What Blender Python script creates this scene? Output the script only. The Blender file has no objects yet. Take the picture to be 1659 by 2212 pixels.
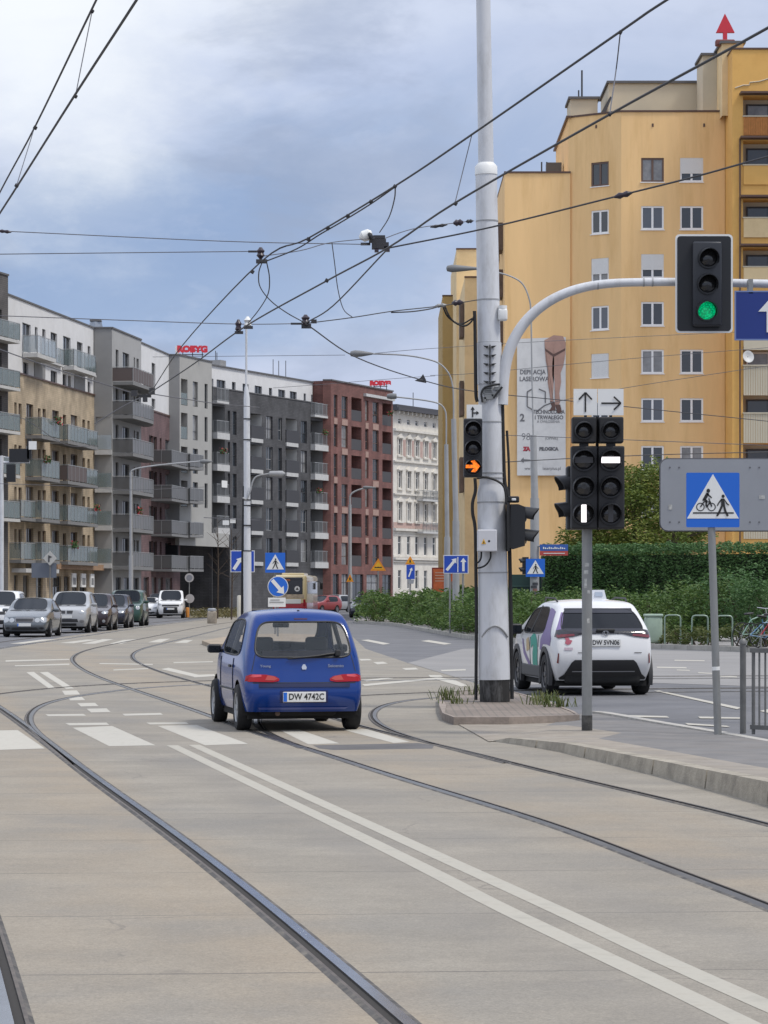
import bpy, bmesh, math, random
from mathutils import Vector, Matrix, noise
random.seed(7)
R = math.radians
SC = bpy.context.scene
COL = SC.collection
# ---------------------------------------------------------------- camera model (photo measured at 1659 x 2212)
F = 6000.0; CX = 829.5; HY = 1283.0; EYE = 1.6
def W(px, py, d): return Vector(((px-CX)/F*d, d, EYE-(py-HY)/F*d))
def G(px, py, z=0.0):
    d = F*(EYE-z)/(py-HY); return Vector(((px-CX)/F*d, d, z))
def ZP(py, d): return EYE-(py-HY)/F*d
def XP(px, d): return (px-CX)/F*d
cam = bpy.data.cameras.new('camera'); camo = bpy.data.objects.new('camera', cam); COL.objects.link(camo)
cam.sensor_fit = 'HORIZONTAL'; cam.sensor_width = 36.0; cam.lens = 36.0*F/1659
cam.shift_y = (HY-1106)/1659; cam.clip_start = 0.5; cam.clip_end = 4000
camo.location = (0, 0, EYE); camo.rotation_euler = (R(90), 0, 0)
SC.camera = camo
SC.view_settings.view_transform = 'Standard'; SC.view_settings.look = 'None'
SC.view_settings.exposure = 0.12; SC.view_settings.gamma = 1.0
SC.cycles.use_denoising = True
SC.cycles.max_bounces = 8; SC.cycles.transparent_max_bounces = 16
# ---------------------------------------------------------------- materials
def lin(r, g, b):
    f = lambda c: (c/255/12.92 if c/255 <= .04045 else ((c/255+.055)/1.055)**2.4)
    return (f(r), f(g), f(b))
MATS = {}
def mat(name, col, rough=.6, metal=0.0, var=0.0, vscale=3.0, bump=0.0, bscale=40.0, spec=.5, emit=None, es=0, alpha=1, trans=0, coat=0, dirt=None, dscale=1.5, damt=.5, stretch=None):
    if name in MATS: return MATS[name]
    m = bpy.data.materials.new(name); m.use_nodes = True; MATS[name] = m
    nt = m.node_tree; b = nt.nodes['Principled BSDF']
    b.inputs['Base Color'].default_value = (*col, 1); b.inputs['Roughness'].default_value = rough
    b.inputs['Metallic'].default_value = metal; b.inputs['Specular IOR Level'].default_value = spec
    b.inputs['Alpha'].default_value = alpha; b.inputs['Transmission Weight'].default_value = trans
    b.inputs['Coat Weight'].default_value = coat; b.inputs['Coat Roughness'].default_value = .05
    if emit: b.inputs['Emission Color'].default_value = (*emit, 1); b.inputs['Emission Strength'].default_value = es
    N = nt.nodes.new; L = nt.links.new
    src = None
    if var or bump or dirt:
        g = N('ShaderNodeNewGeometry'); src = g.outputs['Position']
        if stretch:
            mp = N('ShaderNodeMapping'); mp.inputs['Scale'].default_value = stretch; L(src, mp.inputs['Vector']); src = mp.outputs[0]
    cur = None
    if var:
        n = N('ShaderNodeTexNoise'); n.inputs['Scale'].default_value = vscale; n.inputs['Detail'].default_value = 6; n.inputs['Roughness'].default_value = .65
        L(src, n.inputs['Vector'])
        mr = N('ShaderNodeMapRange'); mr.inputs['From Min'].default_value = .3; mr.inputs['From Max'].default_value = .7
        mr.inputs['To Min'].default_value = 1-var; mr.inputs['To Max'].default_value = 1+var
        L(n.outputs['Fac'], mr.inputs['Value'])
        mx = N('ShaderNodeMix'); mx.data_type = 'RGBA'; mx.blend_type = 'MULTIPLY'; mx.inputs['Factor'].default_value = 1
        mx.inputs['A'].default_value = (*col, 1); L(mr.outputs[0], mx.inputs['B']); cur = mx.outputs['Result']
    if dirt:
        n = N('ShaderNodeTexNoise'); n.inputs['Scale'].default_value = dscale; n.inputs['Detail'].default_value = 8; n.inputs['Roughness'].default_value = .7
        L(src, n.inputs['Vector'])
        mr = N('ShaderNodeMapRange'); mr.inputs['From Min'].default_value = .48; mr.inputs['From Max'].default_value = .75; mr.inputs['To Max'].default_value = damt
        L(n.outputs['Fac'], mr.inputs['Value'])
        mx = N('ShaderNodeMix'); mx.data_type = 'RGBA'
        L(mr.outputs[0], mx.inputs['Factor'])
        if cur: L(cur, mx.inputs['A'])
        else: mx.inputs['A'].default_value = (*col, 1)
        mx.inputs['B'].default_value = (*dirt, 1); cur = mx.outputs['Result']
    if cur: L(cur, b.inputs['Base Color'])
    if bump:
        n = N('ShaderNodeTexNoise'); n.inputs['Scale'].default_value = bscale; n.inputs['Detail'].default_value = 5
        L(src, n.inputs['Vector'])
        bp = N('ShaderNodeBump'); bp.inputs['Strength'].default_value = bump; bp.inputs['Distance'].default_value = .02
        L(n.outputs['Fac'], bp.inputs['Height']); L(bp.outputs[0], b.inputs['Normal'])
    return m
def brick_mat(name, c1, c2, mortar, bw=.25, bh=.075, msize=.012, rough=.85, axis='auto'):
    if name in MATS: return MATS[name]
    m = mat(name, c1, rough); nt = m.node_tree; b = nt.nodes['Principled BSDF']; N = nt.nodes.new; L = nt.links.new
    g = N('ShaderNodeNewGeometry'); sp = N('ShaderNodeSeparateXYZ'); L(g.outputs['Position'], sp.inputs[0])
    ad = N('ShaderNodeMath'); ad.operation = 'ADD'; L(sp.outputs['X'], ad.inputs[0]); L(sp.outputs['Y'], ad.inputs[1])
    cb = N('ShaderNodeCombineXYZ')
    if axis == 'ground': L(sp.outputs['X'], cb.inputs['X']); L(sp.outputs['Y'], cb.inputs['Y'])
    else: L(ad.outputs[0], cb.inputs['X']); L(sp.outputs['Z'], cb.inputs['Y'])
    bt = N('ShaderNodeTexBrick'); bt.inputs['Scale'].default_value = 1; bt.inputs['Brick Width'].default_value = bw; bt.inputs['Row Height'].default_value = bh
    bt.inputs['Mortar Size'].default_value = msize; bt.inputs['Color1'].default_value = (*c1, 1); bt.inputs['Color2'].default_value = (*c2, 1); bt.inputs['Mortar'].default_value = (*mortar, 1)
    L(cb.outputs[0], bt.inputs['Vector'])
    n = N('ShaderNodeTexNoise'); n.inputs['Scale'].default_value = .8; n.inputs['Detail'].default_value = 7; L(g.outputs['Position'], n.inputs['Vector'])
    mr = N('ShaderNodeMapRange'); mr.inputs['From Min'].default_value = .3; mr.inputs['From Max'].default_value = .7; mr.inputs['To Min'].default_value = .72; mr.inputs['To Max'].default_value = 1.25
    L(n.outputs['Fac'], mr.inputs['Value'])
    mx = N('ShaderNodeMix'); mx.data_type = 'RGBA'; mx.blend_type = 'MULTIPLY'; mx.inputs['Factor'].default_value = 1
    L(bt.outputs['Color'], mx.inputs['A']); L(mr.outputs[0], mx.inputs['B']); L(mx.outputs['Result'], b.inputs['Base Color'])
    return m
# ---------------------------------------------------------------- mesh builder
class MB:
    def __init__(s): s.v = []; s.f = []; s.m = []; s.cur = 0
    def mi(s, i): s.cur = i; return s
    def add(s, vs, fs):
        o = len(s.v); s.v += [Vector(v) for v in vs]
        for f in fs: s.f.append([i+o for i in f]); s.m.append(s.cur)
        return s
    def quad(s, a, b, c, d): return s.add([a, b, c, d], [(0, 1, 2, 3)])
    def poly(s, pts): return s.add(pts, [tuple(range(len(pts)))])
    def box(s, c, size, M=None):
        x, y, z = size[0]/2, size[1]/2, size[2]/2
        vs = [Vector(p) for p in ((-x,-y,-z),(x,-y,-z),(x,y,-z),(-x,y,-z),(-x,-y,z),(x,-y,z),(x,y,z),(-x,y,z))]
        if M is not None: vs = [M @ v for v in vs]
        c = Vector(c)
        return s.add([v+c for v in vs], [(0,3,2,1),(4,5,6,7),(0,1,5,4),(1,2,6,5),(2,3,7,6),(3,0,4,7)])
    def rbox(s, c, size, r=.02, M=None):
        # box with chamfered vertical and horizontal edges
        x, y, z = size[0]/2, size[1]/2, size[2]/2
        bm = bmesh.new(); bmesh.ops.create_cube(bm, size=1)
        for v in bm.verts: v.co = Vector((v.co.x*size[0], v.co.y*size[1], v.co.z*size[2]))
        bmesh.ops.bevel(bm, geom=bm.edges[:], offset=r, segments=3, affect='EDGES', profile=.5)
        bm.verts.ensure_lookup_table(); bm.verts.index_update()
        c = Vector(c); vs = [(M @ v.co if M is not None else v.co.copy())+c for v in bm.verts]
        fs = [tuple(v.index for v in f.verts) for f in bm.faces]; bm.free()
        return s.add(vs, fs)
    def prism(s, pts, d):
        # polygon pts (list of 3D) extruded by vector d
        n = len(pts); d = Vector(d); P = [Vector(p) for p in pts]
        return s.add(P+[p+d for p in P], [tuple(range(n-1, -1, -1)), tuple(range(n, 2*n))]+[(i, (i+1) % n, n+(i+1) % n, n+i) for i in range(n)])
    def tube(s, pts, r, n=8, cap=True, radii=None):
        P = [Vector(p) for p in pts]; m = len(P); rings = []; prev = None
        for i in range(m):
            t = (P[min(i+1, m-1)]-P[max(i-1, 0)]).normalized()
            if prev is None:
                a = Vector((0, 0, 1)) if abs(t.z) < .9 else Vector((1, 0, 0)); u = t.cross(a).normalized()
            else:
                u = (prev-t*prev.dot(t)).normalized()
            w = t.cross(u); prev = u; rr = radii[i] if radii else r
            rings.append([P[i]+(u*math.cos(2*math.pi*k/n)+w*math.sin(2*math.pi*k/n))*rr for k in range(n)])
        vs = [v for g in rings for v in g]; fs = []
        for i in range(m-1):
            for k in range(n): fs.append((i*n+k, i*n+(k+1) % n, (i+1)*n+(k+1) % n, (i+1)*n+k))
        if cap: fs.append(tuple(range(n-1, -1, -1))); fs.append(tuple(range((m-1)*n, m*n)))
        return s.add(vs, fs)
    def lathe(s, prof, c=(0,0,0), n=24, M=None, cap=True):
        # prof list of (r, z)
        c = Vector(c); vs = []; fs = []
        for r, z in prof:
            for k in range(n):
                v = Vector((r*math.cos(2*math.pi*k/n), r*math.sin(2*math.pi*k/n), z)); vs.append((M @ v if M is not None else v)+c)
        m = len(prof)
        for i in range(m-1):
            for k in range(n): fs.append((i*n+k, i*n+(k+1) % n, (i+1)*n+(k+1) % n, (i+1)*n+k))
        if cap: fs.append(tuple(range(n-1, -1, -1))); fs.append(tuple(range((m-1)*n, m*n)))
        return s.add(vs, fs)
    def disc(s, c, r, nrm, n=24, off=0):
        nrm = Vector(nrm).normalized(); a = Vector((0,0,1)) if abs(nrm.z) < .9 else Vector((1,0,0)); u = a.cross(nrm).normalized(); w = nrm.cross(u)
        return s.poly([Vector(c)+nrm*off+(u*math.cos(2*math.pi*k/n)+w*math.sin(2*math.pi*k/n))*r for k in range(n)])
def obj(name, mb, mats, parent=None, smooth=None, kind=None, label=None):
    if not isinstance(mats, (list, tuple)): mats = [mats]
    me = bpy.data.meshes.new(name); off = parent.matrix_world.translation if parent is not None else Vector()
    if parent is not None:
        off = Vector(parent['_w']) if '_w' in parent else Vector(parent.location)
    else:
        lo = Vector((min(v.x for v in mb.v), min(v.y for v in mb.v), min(v.z for v in mb.v))); hi = Vector((max(v.x for v in mb.v), max(v.y for v in mb.v), max(v.z for v in mb.v)))
        off = Vector(((lo.x+hi.x)/2, (lo.y+hi.y)/2, lo.z))
    me.from_pydata([v-off for v in mb.v], [], mb.f)
    for m in mats: me.materials.append(m)
    me.polygons.foreach_set('material_index', mb.m)
    if smooth:
        me.polygons.foreach_set('use_smooth', [True]*len(me.polygons)); me.set_sharp_from_angle(angle=R(smooth))
    me.update()
    o = bpy.data.objects.new(name, me); COL.objects.link(o)
    if parent is not None: o.parent = parent; o['_w'] = list(off)
    else: o.location = off
    if kind: o['kind'] = kind
    if label: o['label'] = label
    return o
def obj_split(name, mb, mats, parent=None, smooth=None):
    par = list(range(len(mb.v)))
    def fd(i):
        while par[i] != i: par[i] = par[par[i]]; i = par[i]
        return i
    for f in mb.f:
        for q in f[1:]: par[fd(q)] = fd(f[0])
    gr = {}
    for f, m in zip(mb.f, mb.m): gr.setdefault(fd(f[0]), []).append((f, m))
    for fl in gr.values():
        k = MB(); ids = sorted({q for f, _ in fl for q in f}); mp_ = {q: n for n, q in enumerate(ids)}; k.v = [mb.v[q] for q in ids]; k.f = [[mp_[q] for q in f] for f, _ in fl]; k.m = [m for _, m in fl]; obj(name, k, mats, parent, smooth)
def thing(name, label, cat, loc, group=None):
    o = bpy.data.objects.new(name, None); COL.objects.link(o); o.empty_display_size = .2
    o.location = loc; o['label'] = label; o['category'] = cat
    if group: o['group'] = group
    return o
def tag(o, label, cat, group=None):
    o['label'] = label; o['category'] = cat
    if group: o['group'] = group
    return o
def struct(name, mb, m, smooth=None):
    return obj(name, mb, m, smooth=smooth, kind='structure')
def text_mb(mb, txt, size, origin, ux, uz, nrm, align='CENTER', off=0.0, bold=0.0, sx=1.0):
    cu = bpy.data.curves.new('t', 'FONT'); cu.body = txt; cu.size = size; cu.align_x = align; cu.align_y = 'CENTER'; cu.offset = bold; cu.resolution_u = 3
    o = bpy.data.objects.new('t', cu); COL.objects.link(o)
    dg = bpy.context.evaluated_depsgraph_get(); ev = o.evaluated_get(dg); me = ev.to_mesh()
    origin = Vector(origin); ux = Vector(ux); uz = Vector(uz); nrm = Vector(nrm)
    mb.add([origin+ux*(v.co.x*sx)+uz*v.co.y+nrm*off for v in me.vertices], [tuple(p.vertices) for p in me.polygons])
    ev.to_mesh_clear(); bpy.data.objects.remove(o); bpy.data.curves.remove(cu)
def catmull(P, n=8):
    P = [Vector(p) for p in P]; Q = [P[0]*2-P[1]]+P+[P[-1]*2-P[-2]]; out = []
    for i in range(1, len(Q)-2):
        for k in range(n):
            t = k/n; a, b, c, d = Q[i-1], Q[i], Q[i+1], Q[i+2]
            out.append(.5*((2*b)+(c-a)*t+(2*a-5*b+4*c-d)*t*t+(3*b-a-3*c+d)*t**3))
    out.append(P[-1]); return out
def smoothline(P, it=6):
    P = [Vector(p) for p in P]
    for _ in range(it): P = [P[0]]+[(P[i-1]+P[i]*2+P[i+1])/4 for i in range(1, len(P)-1)]+[P[-1]]
    return P
def offset(P, o):
    # shift a ground polyline sideways (positive = to the right of travel)
    out = []
    for i in range(len(P)):
        t = (P[min(i+1, len(P)-1)]-P[max(i-1, 0)]); t.z = 0; t.normalize(); out.append(P[i]+Vector((t.y, -t.x, 0))*o)
    return out
# ---------------------------------------------------------------- light
SUN_EL = 60; SUN_AZ = 114   # azimuth clockwise from +Y (behind the camera, to the right)
w = bpy.data.worlds.new('World'); SC.world = w; w.use_nodes = True; nt = w.node_tree; nt.nodes.clear(); N = nt.nodes.new; L = nt.links.new
out = N('ShaderNodeOutputWorld'); b1 = N('ShaderNodeBackground'); b2 = N('ShaderNodeBackground'); mixs = N('ShaderNodeMixShader')
sky = N('ShaderNodeTexSky'); sky.sky_type = 'NISHITA'; sky.sun_disc = False; sky.sun_elevation = R(SUN_EL); sky.sun_rotation = R(SUN_AZ)
L(sky.outputs[0], b1.inputs['Color']); b1.inputs['Strength'].default_value = .1
tc = N('ShaderNodeTexCoord'); sep = N('ShaderNodeSeparateXYZ'); L(tc.outputs['Generated'], sep.inputs[0])
mp = N('ShaderNodeMapping'); mp.inputs['Scale'].default_value = (7, 3, 15); mp.inputs['Location'].default_value = (.35, 0, .2); L(tc.outputs['Generated'], mp.inputs['Vector'])
n1 = N('ShaderNodeTexNoise'); n1.inputs['Scale'].default_value = 1.0; n1.inputs['Detail'].default_value = 7; n1.inputs['Roughness'].default_value = .55; n1.inputs['Distortion'].default_value = .5; L(mp.outputs[0], n1.inputs['Vector'])
def math_(op, a, b=None):
    m = N('ShaderNodeMath'); m.operation = op
    for i, x in enumerate((a, b)):
        if x is None: continue
        if isinstance(x, (int, float)): m.inputs[i].default_value = x
        else: L(x, m.inputs[i])
    return m.outputs[0]
warp = math_('MULTIPLY', math_('SUBTRACT', n1.outputs['Fac'], .5), .11)
tilt = math_('MULTIPLY', sep.outputs['X'], -.13)
el = math_('ADD', math_('ADD', sep.outputs['Z'], warp), tilt)
ramp = N('ShaderNodeValToRGB'); cr = ramp.color_ramp; cr.interpolation = 'EASE'
stops = [(-.05, (165,172,190)), (.05, (196,204,228)), (.098, (190,200,227)), (.118, (154,175,210)), (.138, (146,168,205)), (.16, (158,177,210)), (.182, (190,202,229)), (.205, (212,221,241)), (.24, (238,243,252)), (.5, (226,231,243)), (1.0, (206,216,236))]
sp_ = [(p+.05)/1.05 for p, _ in stops]
while len(cr.elements) < len(stops): cr.elements.new(.5)
for e, p, s in zip(cr.elements, sp_, stops): e.position = p
for e, p_, s in zip(cr.elements, sp_, stops): p = s[0]; e.position = p_; e.color = (*[c*(1.0 if p < .25 else 1.55) for c in lin(*s[1])], 1)
L(math_('DIVIDE', math_('ADD', el, .05), 1.05), ramp.inputs[0])
# brighter broken cloud toward upper left and soft white puffs
mp2 = N('ShaderNodeMapping'); mp2.inputs['Scale'].default_value = (14, 6, 26); mp2.inputs['Location'].default_value = (2.1, 0, .7); L(tc.outputs['Generated'], mp2.inputs['Vector'])
n2 = N('ShaderNodeTexNoise'); n2.inputs['Scale'].default_value = 1; n2.inputs['Detail'].default_value = 8; n2.inputs['Roughness'].default_value = .6; L(mp2.outputs[0], n2.inputs['Vector'])
puff = N('ShaderNodeMapRange'); puff.inputs['From Min'].default_value = .5; puff.inputs['From Max'].default_value = .78; puff.inputs['To Max'].default_value = .7; L(n2.outputs['Fac'], puff.inputs['Value'])
mxp = N('ShaderNodeMix'); mxp.data_type = 'RGBA'; L(puff.outputs[0], mxp.inputs['Factor']); L(ramp.outputs[0], mxp.inputs['A']); mxp.inputs['B'].default_value = (*lin(214,221,240), 1)
def smooth_(v, a, b, hi):
    m = N('ShaderNodeMapRange'); m.interpolation_type = 'SMOOTHSTEP'; L(v, m.inputs['Value'])
    for k_, x in zip(('From Min', 'From Max', 'To Min', 'To Max'), (a, b, 0, hi)): m.inputs[k_].default_value = x
    return m.outputs[0]
def blend(f, a, c):
    m = N('ShaderNodeMix'); m.data_type = 'RGBA'; L(f, m.inputs['Factor']); L(a, m.inputs['A']); m.inputs['B'].default_value = (*lin(*c), 1); return m.outputs['Result']
wx = math_('ADD', sep.outputs['X'], math_('MULTIPLY', math_('SUBTRACT', n1.outputs['Fac'], .5), .16))
mp3 = N('ShaderNodeMapping'); mp3.inputs['Scale'].default_value = (9, 4, 22); mp3.inputs['Location'].default_value = (5.3, 0, 3.1); L(tc.outputs['Generated'], mp3.inputs['Vector'])
n3 = N('ShaderNodeTexNoise'); n3.inputs['Scale'].default_value = 1.2; n3.inputs['Detail'].default_value = 8; n3.inputs['Roughness'].default_value = .58; n3.inputs['Distortion'].default_value = .4; L(mp3.outputs[0], n3.inputs['Vector'])
cur_ = blend(smooth_(n3.outputs['Fac'], .46, .66, .6), mxp.outputs['Result'], (150, 163, 190))
cur_ = blend(smooth_(wx, -.06, .11, .62), cur_, (198, 207, 229))
dist = math_('SQRT', math_('ADD', math_('POWER', math_('ADD', sep.outputs['X'], .13), 2.0), math_('POWER', math_('SUBTRACT', sep.outputs['Z'], .215), 2.0)))
dw = math_('ADD', dist, math_('MULTIPLY', math_('SUBTRACT', n2.outputs['Fac'], .5), .14))
cur_ = blend(smooth_(dw, .11, .01, .85), cur_, (249, 252, 255))
L(cur_, b2.inputs['Color']); b2.inputs['Strength'].default_value = 1.0
mixs.inputs[0].default_value = .9; L(b1.outputs[0], mixs.inputs[1]); L(b2.outputs[0], mixs.inputs[2]); L(mixs.outputs[0], out.inputs[0])
sl = bpy.data.lights.new('sun', 'SUN'); sl.energy = 2.3; sl.angle = R(12); sl.color = (1, .95, .87)
so = bpy.data.objects.new('sun', sl); COL.objects.link(so); so.location = (0, 0, 60)
sd = Vector((math.sin(R(SUN_AZ))*math.cos(R(SUN_EL)), math.cos(R(SUN_AZ))*math.cos(R(SUN_EL)), math.sin(R(SUN_EL))))
so.rotation_euler = (-sd).to_track_quat('-Z', 'Y').to_euler()
# ================================================================ ground, tracks and markings
M_asph = mat('asphalt', (.135, .135, .142), .85, var=.22, vscale=.7, bump=.35, bscale=60, dirt=(.19, .185, .18), dscale=.25, damt=.6)
M_asph_light = mat('worn_asphalt', (.25, .24, .23), .85, var=.15, vscale=.6, bump=.3, bscale=60, dirt=(.17, .165, .165), dscale=.3, damt=.6)
M_asph_patch = mat('asphalt_patch', (.105, .1, .098), .85, var=.2, vscale=1.5, bump=.3)
M_pave = brick_mat('paving_slabs', (.27, .255, .24), (.23, .22, .21), (.12, .115, .11), .5, .5, .012, axis='ground')
M_brickpave = brick_mat('brick_paving', (.25, .2, .165), (.21, .17, .14), (.12, .11, .09), .2, .1, .012, axis='ground')
M_kerb = mat('kerb_stone', (.33, .295, .235), .85, var=.25, vscale=5, bump=.4, bscale=50, dirt=(.13, .115, .095), dscale=2.0, damt=.7)
M_paint = mat('road_paint', (.47, .445, .385), .8, var=.16, vscale=6, dirt=(.32, .295, .25), dscale=6, damt=.95)
M_steel = mat('rail_steel', (.36, .375, .41), .2, metal=1.0, var=.2, vscale=2, spec=.5)
M_groove = mat('rail_groove', (.03, .026, .022), .9)
M_lip = mat('rail_lip', (.12, .095, .075), .5, metal=.6, var=.4, vscale=9)
M_bit = mat('bitumen', (.07, .065, .06), .8, var=.4, vscale=4, dirt=(.24, .21, .17), dscale=5, damt=.9)
M_sand = mat('sandy_paving', (.275, .24, .195), .9, var=.2, vscale=3, bump=.3, dirt=(.25, .235, .22), dscale=.8, damt=.7)
# concrete of the tram bed: transverse joints, blotches and rust-tan bands between the rails
def concrete():
    m = mat('track_concrete', (.36, .33, .29), .82); nt = m.node_tree; b = nt.nodes['Principled BSDF']; N = nt.nodes.new; L = nt.links.new
    def mth(op, a, c=None, d=None):
        k = N('ShaderNodeMath'); k.operation = op
        for i, x in enumerate((a, c, d)):
            if x is None: continue
            if isinstance(x, (int, float)): k.inputs[i].default_value = x
            else: L(x, k.inputs[i])
        return k.outputs[0]
    g = N('ShaderNodeNewGeometry'); s = N('ShaderNodeSeparateXYZ'); L(g.outputs['Position'], s.inputs[0])
    u = mth('ADD', mth('MULTIPLY', s.outputs['X'], .983), mth('MULTIPLY', s.outputs['Y'], .182))
    t = mth('ADD', mth('MULTIPLY', s.outputs['Y'], .995), mth('MULTIPLY', s.outputs['X'], -.06))
    def noise_(sc, det=7, ro=.65, vec=None):
        n = N('ShaderNodeTexNoise'); n.inputs['Scale'].default_value = sc; n.inputs['Detail'].default_value = det; n.inputs['Roughness'].default_value = ro
        L(vec or g.outputs['Position'], n.inputs['Vector']); return n.outputs['Fac']
    def mr(v, a, c, d, e):
        k = N('ShaderNodeMapRange'); L(v, k.inputs['Value'])
        for i, x in zip(('From Min', 'From Max', 'To Min', 'To Max'), (a, c, d, e)): k.inputs[i].default_value = x
        return k.outputs[0]
    def mix(f, a, c, mode='MIX'):
        k = N('ShaderNodeMix'); k.data_type = 'RGBA'; k.blend_type = mode
        for nme, x in (('Factor', f), ('A', a), ('B', c)):
            if isinstance(x, tuple): k.inputs[nme].default_value = (*x, 1)
            elif isinstance(x, (int, float)): k.inputs[nme].default_value = x
            else: L(x, k.inputs[nme])
        return k.outputs['Result']
    # stretched noise along the track
    cb = N('ShaderNodeCombineXYZ'); L(mth('MULTIPLY', u, 1.0), cb.inputs['X']); L(mth('MULTIPLY', t, .16), cb.inputs['Y'])
    cb2 = N('ShaderNodeCombineXYZ'); L(mth('MULTIPLY', u, .35), cb2.inputs['X']); L(mth('MULTIPLY', t, 2.2), cb2.inputs['Y'])
    rp = N('ShaderNodeValToRGB'); cr = rp.color_ramp
    pts = [(0, .1), (.06, .55), (.15, .55), (.24, 1), (.29, .0), (.5, 0), (.55, .35), (.6, .9), (.72, .75), (.76, .1), (1, .0)]
    while len(cr.elements) < len(pts): cr.elements.new(.5)
    for e, p in zip(cr.elements, pts): e.position = p[0]
    for e, p in zip(cr.elements, pts): e.position = p[0]; e.color = (p[1],)*3+(1,)
    L(mth('DIVIDE', mth('ADD', u, mr(noise_(1.3), 0, 1, -.35, .35)), 8.0), rp.inputs[0])
    tan = mth('MULTIPLY', rp.outputs[0], mr(noise_(1.0, vec=cb.outputs[0]), .32, .68, .25, 1.0))
    c = mix(1, (.266, .238, .193), mr(noise_(.9), .3, .7, .82, 1.14), 'MULTIPLY')
    c = mix(1, c, mr(noise_(1.0, 6, .6, cb2.outputs[0]), .3, .7, .93, 1.06), 'MULTIPLY')
    c = mix(mth('MULTIPLY', tan, .75), c, (.31, .245, .168))
    c = mix(mr(noise_(.35, 6), .48, .68, 0, .85), c, (.205, .19, .165))
    c = mix(mr(noise_(14, 4), .6, .75, 0, .25), c, (.22, .2, .18))
    # joints
    fr = mth('ABSOLUTE', mth('SUBTRACT', mth('FRACT', mth('DIVIDE', mth('ADD', t, mr(noise_(3), 0, 1, -.03, .03)), 2.12)), .5))
    jm = mth('MULTIPLY', mth('LESS_THAN', fr, .005), mr(noise_(.8, 4), .32, .55, 0.1, .9))
    c = mix(jm, c, (.12, .105, .09))
    # hairline cracks
    vo = N('ShaderNodeTexVoronoi'); vo.feature = 'DISTANCE_TO_EDGE'; vo.inputs['Scale'].default_value = .33; 
    wv = N('ShaderNodeVectorMath'); wv.operation = 'ADD'; L(g.outputs['Position'], wv.inputs[0]); nn = N('ShaderNodeTexNoise'); nn.inputs['Scale'].default_value = 1.2; nn.inputs['Detail'].default_value = 5; L(g.outputs['Position'], nn.inputs['Vector']); L(nn.outputs['Color'], wv.inputs[1]); L(wv.outputs[0], vo.inputs['Vector'])
    ck = mth('MULTIPLY', mth('LESS_THAN', vo.outputs['Distance'], .004), mr(noise_(.5, 3), .5, .62, 0, .5))
    c = mix(ck, c, (.16, .14, .12))
    # grit, tyre polish along the lanes, oil drips
    c = mix(1, c, mr(noise_(90, 3, .7), .3, .7, .78, 1.2), 'MULTIPLY')
    c = mix(1, c, mr(noise_(22, 5, .75), .3, .7, .9, 1.09), 'MULTIPLY')
    rp2 = N('ShaderNodeValToRGB'); cr2 = rp2.color_ramp; pt2 = [(0, 0), (.33, 0), (.37, .8), (.42, .1), (.47, .8), (.52, 0), (1, 0)]
    while len(cr2.elements) < len(pt2): cr2.elements.new(.5)
    for e, p in zip(cr2.elements, pt2): e.position = p[0]
    for e, p in zip(cr2.elements, pt2): e.position = p[0]; e.color = (p[1],)*3+(1,)
    L(mth('DIVIDE', mth('ADD', u, mr(noise_(.6), 0, 1, -.2, .2)), 8.0), rp2.inputs[0])
    c = mix(mth('MULTIPLY', rp2.outputs[0], mr(noise_(1.2, 5, vec=cb.outputs[0]), .35, .65, .0, .45)), c, (.2, .185, .165))
    c = mix(mr(noise_(2.6, 4), .64, .74, 0, .55), c, (.15, .132, .112))
    L(c, b.inputs['Base Color'])
    bp = N('ShaderNodeBump'); bp.inputs['Strength'].default_value = .25; bp.inputs['Distance'].default_value = .01; L(noise_(55, 4), bp.inputs['Height']); L(bp.outputs[0], b.inputs['Normal'])
    return m
M_conc = concrete()
def sheet(pts, z, px=True):
    mb = MB(); mb.poly([(Vector((G(p[0], p[1]).x, G(p[0], p[1]).y, z)) if px else Vector((p[0], p[1], z))) for p in pts]); return mb
def triangulated(name, mb, m):
    bm = bmesh.new(); vs = [bm.verts.new(v) for v in mb.v]
    f = bm.faces.new(vs); f.normal_update()
    if f.normal.z < 0: f.normal_flip()
    bmesh.ops.triangulate(bm, faces=[f]); bm.verts.index_update()
    k = MB(); k.add([v.co.copy() for v in bm.verts], [tuple(v.index for v in q.verts) for q in bm.faces]); bm.free()
    return struct(name, k, m)
g = MB(); g.quad((-900, -60, 0), (900, -60, 0), (900, 2200, 0), (-900, 2200, 0)); struct('ground', g, M_asph)
triangulated('track_bed', sheet([(-1500, 2900), (3400, 2900), (2150, 1865), (1659, 1741), (1409, 1673), (1219, 1626), (1056, 1601), (975, 1553), (945, 1505), (1060, 1487), (1000, 1468), (880, 1432), (790, 1402), (762, 1376), (715, 1345), (640, 1322), (540, 1324), (430, 1339), (300, 1354), (140, 1375), (60, 1392), (-140, 1420), (-700, 1700)], .004), M_conc)
triangulated('road', sheet([(880, 1432.5), (1000, 1468.5), (1105, 1480), (1420, 1476), (1900, 1492), (1900, 1416), (1420, 1405), (1180, 1396), (1000, 1402)], .004), M_asph_light)
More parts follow.
